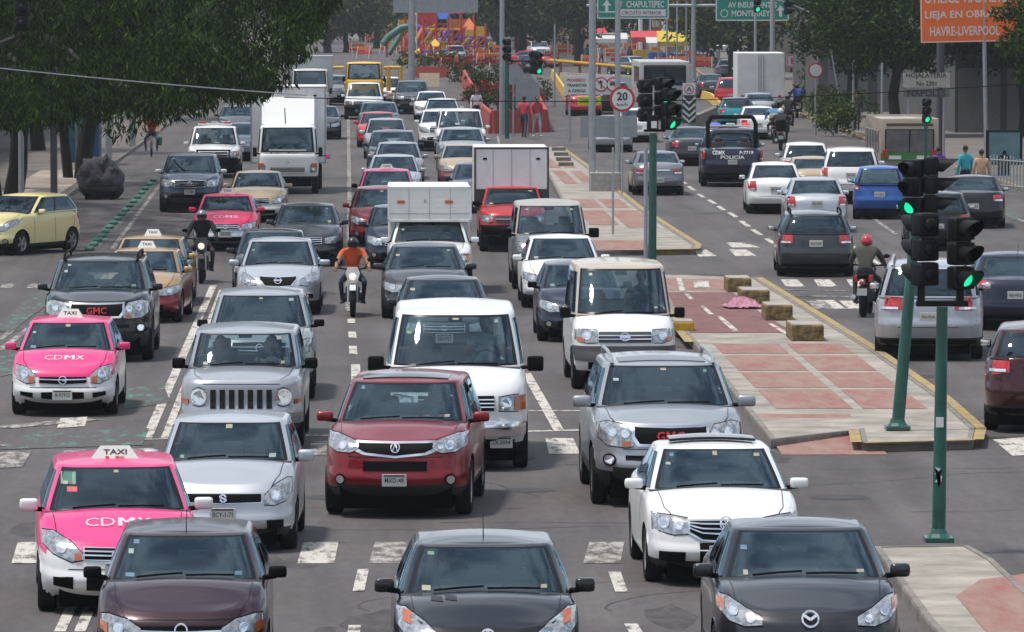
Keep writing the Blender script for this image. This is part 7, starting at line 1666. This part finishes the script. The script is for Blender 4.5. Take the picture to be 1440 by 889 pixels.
def stand(step=.0, arm=.0):
    J = dict(pel=(0, 0, .96), bel=(0, 0, 1.10), che=(0, .01, 1.32), nek=(0, .01, 1.50), hed=(0, 0, 1.62))
    for s_, sg in (('L', 1), ('R', -1)):
        J.update({'sho'+s_: (sg*.19, .01, 1.42), 'elb'+s_: (sg*.25, .02+arm*sg, 1.14), 'wri'+s_: (sg*.25, -.10+arm*sg*2, .90), 'hip'+s_: (sg*.10, 0, .90), 'kne'+s_: (sg*.11, -.03-step*sg, .50), 'ank'+s_: (sg*.11, .02-step*sg*1.6, .09), 'toe'+s_: (sg*.12, -.14-step*sg*1.6, .04)})
    return J
def ride(lean=0, up=0):
    J = dict(pel=(0, .28, .86+up), bel=(0, .22, 1.02+up), che=(0, .08-lean, 1.24+up), nek=(0, .02-lean*1.2, 1.38+up), hed=(0, -.03-lean*1.3, 1.45+up))
    for s_, sg in (('L', 1), ('R', -1)):
        J.update({'sho'+s_: (sg*.20, .06-lean, 1.35+up), 'elb'+s_: (sg*.32, -.12-lean*.5, 1.11+up*.5), 'wri'+s_: (sg*.345, -.36, 1.03), 'hip'+s_: (sg*.10, .25, .84+up), 'kne'+s_: (sg*.25, -.20, .72), 'ank'+s_: (sg*.22, .12, .32), 'toe'+s_: (sg*.24, -.06, .26)})
    return J
def drive():
    J = dict(pel=(0, .10, .12), bel=(0, .14, .26), che=(0, .17, .48), nek=(0, .15, .66), hed=(0, .10, .76))
    for s_, sg in (('L', 1), ('R', -1)):
        J.update({'sho'+s_: (sg*.18, .15, .58), 'elb'+s_: (sg*.26, -.06, .40), 'wri'+s_: (sg*.15, -.26, .52), 'hip'+s_: (sg*.10, .06, .10), 'kne'+s_: (sg*.13, -.36, .16), 'ank'+s_: (sg*.12, -.55, -.16), 'toe'+s_: (sg*.12, -.66, -.18)})
    return J
def cloth(n, c): return mat('cloth_'+n, c, .9, noise=.2, nscale=5)
JEAN = cloth('denim', (.035, .05, .085)); BLK = cloth('black', (.012, .012, .014)); SHOE = mat('shoe_leather', (.015, .013, .012), .5)
def Z(top, leg, arms=None, hand=M_skin, shoe=SHOE): return dict(top=top, pel=leg, hip=leg, kne=leg, ank=leg, toe=shoe, nek=top, hed=M_skin, elb=arms or top, wri=M_skin if arms is M_skin else (arms or top), pal=hand)
def motorbike(label, loc, rz, tank, rider_k=.95, rear_box=None, stripe=None, k=.95, group=None):
    t = thing('motorcycle', label, 'motorcycle', loc, rz, group)
    for yv_ in (-.68, .68):
        w = bpy.data.objects.new('wheel', None); COL.objects.link(w); w.parent = t; w.location = (0, yv_, .31)
        a, q = wheel_meshes(.31, .13 if yv_ > 0 else .11, 6, False); a.obj('tyre', M_rubber, w, smooth=True); q.obj('rim', [M_black, M_black], w, smooth=True)
    g = G(); 
    for sx in (-.09, .09): g.tube([(sx, -.68, .31), (sx, -.50, .95)], [.028, .024], 8)
    g.obj('fork', M_gal, t, smooth=True)
    g = G(); pts = [Vector((0, -.68+.37*math.sin(a), .31+.37*math.cos(a))) for a in [R(x) for x in range(-45, 50, 12)]]
    for a, b in zip(pts, pts[1:]): g.raw([a+Vector((-.065, 0, 0)), a+Vector((.065, 0, 0)), b+Vector((.065, 0, 0)), b+Vector((-.065, 0, 0))], [(0, 1, 2, 3)])
    g.obj('front_mudguard', tank, t)
    g = G(); g.tube([(0, -.48, .88), (0, -.1, .62), (0, .45, .62)], .045, 8); g.tube([(0, -.45, .8), (0, -.2, .3), (0, .3, .28), (0, .68, .31)], .035, 8); g.obj('frame', M_black, t)
    g = G(); g.ball((0, -.12, .86), .2, sc=(.75, 1.5, .75)); g.obj('tank', tank, t, smooth='all')
    g = G(); g.box((0, .42, .83), (.26, .70, .10), .04); g.obj('seat', M_black, t, smooth='all')
    g = G(); g.box((0, 0, .45), (.30, .42, .34), .06); g.cyl((-.2, 0, .38), (.2, 0, .38), .10, n=10); g.obj('engine', M_steel, t, smooth=True)
    g = G(); g.tube([(.15, -.1, .3), (.17, .3, .28), (.19, .85, .42)], [.03, .04, .055], 8); g.obj('exhaust', M_gal, t, smooth=True)
    g = G(); g.tube([(-.37, -.36, 1.02), (-.2, -.44, 1.0), (0, -.50, .97), (.2, -.44, 1.0), (.37, -.36, 1.02)], .016, 8); g.obj('handlebar', M_black, t, smooth=True)
    for sx in (-1, 1):
        g = G(); g.tube([(sx*.24, -.42, 1.0), (sx*.34, -.46, 1.17)], .008, 6); g.ball((sx*.37, -.46, 1.19), .055, sc=(1.3, .35, .8)); g.obj('mirror', M_black, t)
    g = G(); g.prism([(-.15, -.62, .92), (-.09, -.62, .70), (.09, -.62, .70), (.15, -.62, .92), (.10, -.60, 1.04), (-.10, -.60, 1.04)], (0, .1, 0)); f = g.obj('fairing', tank, t)
    g = G(); g.lathe([(.075, 0), (.07, .03), (.001, .045)], Matrix.Translation((0, -.62, .84)) @ Matrix.Rotation(R(90), 4, 'X'), 16); g.obj('headlight', mat('bike_headlight', (.9, .85, .7), .2, emit=.6), t, smooth='all')
    g = G(); g.box((0, .95, .70), (.12, .06, .07), .02); g.obj('tail_light', M_red, t); g = G(); g.box((0, .98, .52), (.20, .02, .14), .004); g.obj('number_plate', M_plate, t)
    if rear_box: g = G(); g.box((0, .86, 1.04), (.42, .38, .34), .05); g.obj('top_box', rear_box, t, smooth='all')
    if stripe:
        for sx in (-1, 1): g = G(); g.box((sx*.14, .55, .78), (.05, .55, .14), .02); g.obj('tail_panel', stripe, t)
    g = G()
    for sx in (-1, 1): g.box((sx*.22, .02, .27), (.12, .05, .03), .01)
    g.obj('foot_rest', M_gal, t); t.scale = (k, k, k)
    return t
def rider_set(cx, y, back, bl, pl, tank, z_, helm, yaw=0, rearw=True, k=.97, up=0, **kw):
    p = at(cx, y); a = R(yaw) + (math.pi if back else 0)
    off = rotv((0, .68*k if back else -.68*k), a); loc = p - off
    motorbike(bl, loc, a, tank, k=k, **kw)
    return human('person', pl, ride(up=up), z_, loc.copy(), a, k, helmet=helm, hair=False)
H_blk, H_red = mat('helmet_black', (.008, .008, .009), .3, coat=.3), mat('helmet_red', (.45, .02, .03), .25, coat=.6)
H_wht = mat('helmet_white', (.6, .6, .6), .3, coat=.5)
OR = cloth('orange', (.62, .10, .03)); 
rider_set(496, 446, False, 'white and black motorcycle ridden along the dashed line', 'rider in orange T-shirt, jeans and black helmet on the white motorcycle', mat('bike_white', (.62, .62, .6), .3, coat=.6), Z(OR, JEAN, M_skin), H_blk)
rider_set(283, 399, False, 'black motorcycle with warm headlight beside the boxy pink taxi', 'rider all in black with shiny helmet beside the boxy pink taxi', mat('bike_black', (.012, .012, .014), .3, coat=.6), Z(BLK, cloth('brown', (.06, .035, .028)), None, BLK), mat('helmet_silver', (.2, .22, .26), .3, .5), k=1.0)
rider_set(1214, 446, True, 'black motorcycle with red tail panels beside the silver minivan', 'rider in dark jacket and red helmet seen from behind', mat('bike_black', (.012, .012, .014), .3), Z(cloth('olive', (.055, .055, .045)), BLK, None, BLK), H_red, yaw=-10, stripe=mat('bike_red', (.5, .02, .02), .3), k=1.0)
for i, (x, y, c, h, pl, bl, bx) in enumerate(((1098, 212, cloth('black2', (.03, .03, .034)), H_wht, 'rider with white helmet at the front of the motorcycle bunch', 'dark motorcycle with red lamp ridden by the white helmet', M_black), (1089, 202, cloth('sky', (.10, .26, .42)), H_blk, 'rider in pale blue with a beige box behind', 'motorcycle with beige delivery box among the bunch', mat('delivery_box', (.42, .33, .26), .7)), (1108, 186, BLK, H_blk, 'rider in black between the bunch and the blue jacket', 'black motorcycle just behind the bunch by the bushes', None), (1121, 166, cloth('royal', (.04, .09, .34)), H_blk, 'rider in bright blue jacket farthest along the kerb', 'distant motorcycle under the bright blue jacket', None))):
    rider_set(x, y, True, bl, pl, MATS['bike_black'], Z(c, BLK), h, yaw=-3, rear_box=bx, k=1.05)
# cyclist under the big tree
p = at(213, 221); t = thing('bicycle', 'bicycle ridden along the kerb under the big tree', 'bicycle', p)
for yv_ in (-.5, .5):
    g = G(); g.lathe([(.31, -.015), (.335, 0), (.31, .015), (.30, 0), (.31, -.015)], Matrix.Translation((0, yv_, .33)) @ Matrix.Rotation(R(90), 4, 'Y'), 22); w_ = g.obj('wheel', M_rubber, t); 
    g = G()
    for k_ in range(8): a = math.pi*k_/8; g.tube([(0, yv_+.31*math.cos(a), .33+.31*math.sin(a)), (0, yv_-.31*math.cos(a), .33-.31*math.sin(a))], .003, 4)
    g.obj('spokes', M_gal, w_)
g = G(); g.tube([(0, -.5, .33), (0, -.38, .85), (0, .15, .8), (0, .5, .33), (0, .05, .35), (0, .15, .8)], .018, 6); g.tube([(0, -.38, .8), (0, .05, .35)], .018, 6); g.obj('frame', M_gal, t)
g = G(); g.tube([(-.28, -.35, 1.0), (0, -.42, .98), (.28, -.35, 1.0)], .014, 6); g.obj('handlebar', M_black, t); g = G(); g.box((0, .16, .86), (.16, .25, .06), .02); g.obj('seat', M_black, t)
g = G(); g.box((.3, .3, .62), (.22, .35, .34), .06); g.obj('pannier', mat('green_bag', (.02, .20, .13), .7), t)
human('person', 'cyclist in red top and dark vest riding the bicycle', ride(up=.08), Z(cloth('scarlet', (.45, .05, .03)), JEAN, M_skin), p.copy(), 0, .98)
# pedestrians
PK = cloth('coral', (.60, .06, .09)); WH = cloth('white', (.55, .55, .55))
def ped(x, y, top, leg, lab_, rz=0, k=1.0, step=.1, arm=.03, z=0, **kw):
    p = at(x, y, z); return human('person', lab_, stand(step, arm), Z(top, leg, kw.pop('arms', None), shoe=kw.pop('shoe', SHOE)), p, rz, k, **kw)
ped(737, 194, PK, JEAN, 'pedestrian in coral pink jacket and jeans at the garden corner', R(160), 1.03, shoe=mat('white_shoe', (.6, .6, .6), .6))
ped(755, 193, cloth('rose', (.45, .05, .06)), cloth('pale_jeans', (.35, .38, .42)), 'pedestrian in red top half hidden by the sign posts', R(20), 1.02, shoe=MATS['white_shoe'])
ped(670, 178, WH, BLK, 'pedestrian in white shirt walking along the red garden wall', R(0), 1.0, .12)
ped(1357, 284, cloth('cyan', (.03, .36, .42)), BLK, 'street vendor in cyan shirt beyond the black saloon', R(200), .98)
ped(1320, 280, cloth('purple', (.12, .04, .25)), JEAN, 'vendor in purple top behind the black saloon', R(180), .92)
ped(1380, 286, cloth('peach', (.50, .30, .20)), cloth('tan', (.3, .2, .12)), 'vendor in peach top next to the fence end', R(170), .93)
for i, (x, y, c, l_) in enumerate(((640, 88, (.5, .1, .05), 'far child in red on the playground edge'), (655, 82, (.3, .08, .25), 'far figure in purple on the playground'), (667, 80, (.5, .5, .5), 'far figure in white beside the purple one'), (690, 82, (.45, .4, .05), 'far figure in yellow near the dark trees'), (642, 105, (.6, .12, .05), 'far worker in orange vest by the grey paving'), (826, 92, (.05, .3, .4), 'far figure in turquoise behind the yellow rail'), (845, 93, (.5, .5, .48), 'far figure in white behind the yellow rail'), (886, 96, (.02, .02, .03), 'far figure in black at the end of the rail'), (1046, 104, (.6, .25, .03), 'far figure with orange bundle by the white truck'), (1030, 100, (.1, .25, .15), 'far figure in green above the grey car'), (1205, 186, (.03, .03, .035), 'dark figure standing in the shade of the pavement trees'))):
    ped(x, y, cloth('far%d' % i, c), JEAN if i % 2 else BLK, l_, R(i*70), 1.0, .1)
# vendor boards and goods near the fence
for i, (x, y, w, h, c, lab_, nm) in enumerate(((1330, 281, .5, .5, (.55, .5, .45), 'white vendor placard held up above the black saloon', 'placard'), (1338, 283, .35, .5, (.6, .25, .02), 'orange bag of goods beside the vendor in purple', 'bag'), (1386, 284, .4, .6, (.6, .24, .03), 'orange bag of goods at the foot of the fence', 'bag'))):
    p = at(x, y, 0); g = G()
    if nm == 'bag': g.ball((0, -.35, h*.55), w*.6, sc=(1, .8, 1.2)); o = g.obj(nm, cloth('goods%d' % i, c), smooth='all')
    else: g.box((0, -.2, .95), (w, .02, h)); g.box((0, -.18, .35), (.04, .03, .9)); o = g.obj(nm, cloth('goods%d' % i, c))
    o.location = p; tag(o, lab_, nm)
# drivers and passengers, each sitting in its car
def in_car(key, side, top, lab_, k=1.0, female=False, look=0, dy=0):
    nm, cx_, cy_, W_, L_, a, root, P = [f for f in FLEET if key in f[6]['label']][0]
    zb = spl(P['zt'], P['cowl']); y = lerp(P['cowl'], P['rf'], .9)+.30+dy; x = P['W']/2*.42*side
    h = min(1.0, (P['H']-.08)/1.0); zh = P['H']-.20 - .86*k
    v = rotv((x, y), a) + Vector((root.location.x, root.location.y, zh)); J = drive()
    o = human('person', lab_, J, Z(top, BLK, M_skin if look < 9 else top), v, a, k, female=female, hair=True, look=0)
    return o
in_car('shield grille', 1, cloth('greyshirt', (.10, .10, .11)), 'driver with both hands on the wheel of the dark red crossover')
in_car('bonnet vents', -1, cloth('teal_top', (.05, .14, .18)), 'long haired passenger in the black hatchback', female=True, k=.95)
in_car('bonnet vents', 1, cloth('dark_top', (.06, .06, .07)), 'driver of the black hatchback with bonnet vents')
in_car('winged badge', 1, cloth('taupe', (.22, .17, .14)), 'driver of the dark grey saloon with winged badge')
in_car('roof aerial', 1, cloth('pale_shirt', (.30, .36, .38)), 'driver in pale shirt in the aubergine hatchback')
in_car('white mirrors and TAXI', 1, cloth('brown2', (.12, .09, .08)), 'driver of the pink taxi with white mirrors')
in_car('sunroof deflector', 1, cloth('light_grey', (.28, .28, .27)), 'driver of the white saloon with sunroof deflector')
in_car('seven grille slots', 1, WH, 'driver in white shirt in the boxy silver off-roader')
in_car('seven grille slots', -1, BLK, 'dark haired passenger in the boxy silver off-roader', k=.95)
in_car('light silver hatchback', -1, cloth('greyshirt', (.10, .10, .11)), 'passenger in the light silver hatchback', k=.95)
in_car('lettered bonnet', 1, cloth('pale_shirt', (.30, .36, .38)), 'driver of the pink taxi in the bus lane')
in_car('beige top', 1, BLK, 'driver of the white van with faded beige top')
in_car('protruding mirrors', 1, BLK, 'driver of the dark saloon with protruding mirrors')
in_car('between the grey van', -1, BLK, 'passenger in the white saloon behind the dark hatchback')
in_car('between the grey van', 1, JEAN, 'driver of the white saloon behind the dark hatchback')
in_car('large white passenger van', 1, cloth('pale_shirt', (.30, .36, .38)), 'driver of the large white passenger van')
in_car('large black crossover', 1, cloth('taupe', (.22, .17, .14)), 'driver of the large black crossover')

# ---------------------------------------------------------------- the hazy city air
g = G(); g.box((0, 800, 11), (700, 1720, 32)); hz = g.obj('haze', [])
m = bpy.data.materials.new('haze'); m.use_nodes = True; nt = m.node_tree; nt.nodes.clear(); out = nt.nodes.new('ShaderNodeOutputMaterial'); vo = nt.nodes.new('ShaderNodeVolumePrincipled')
vo.inputs['Color'].default_value = (.86, .90, .96, 1); vo.inputs['Density'].default_value = .00015; vo.inputs['Anisotropy'].default_value = .2
nt.links.new(vo.outputs[0], out.inputs['Volume']); hz.data.materials.append(m); hz['kind'] = 'stuff'
SC.cycles.volume_bounces = 0; SC.cycles.volume_step_rate = 4
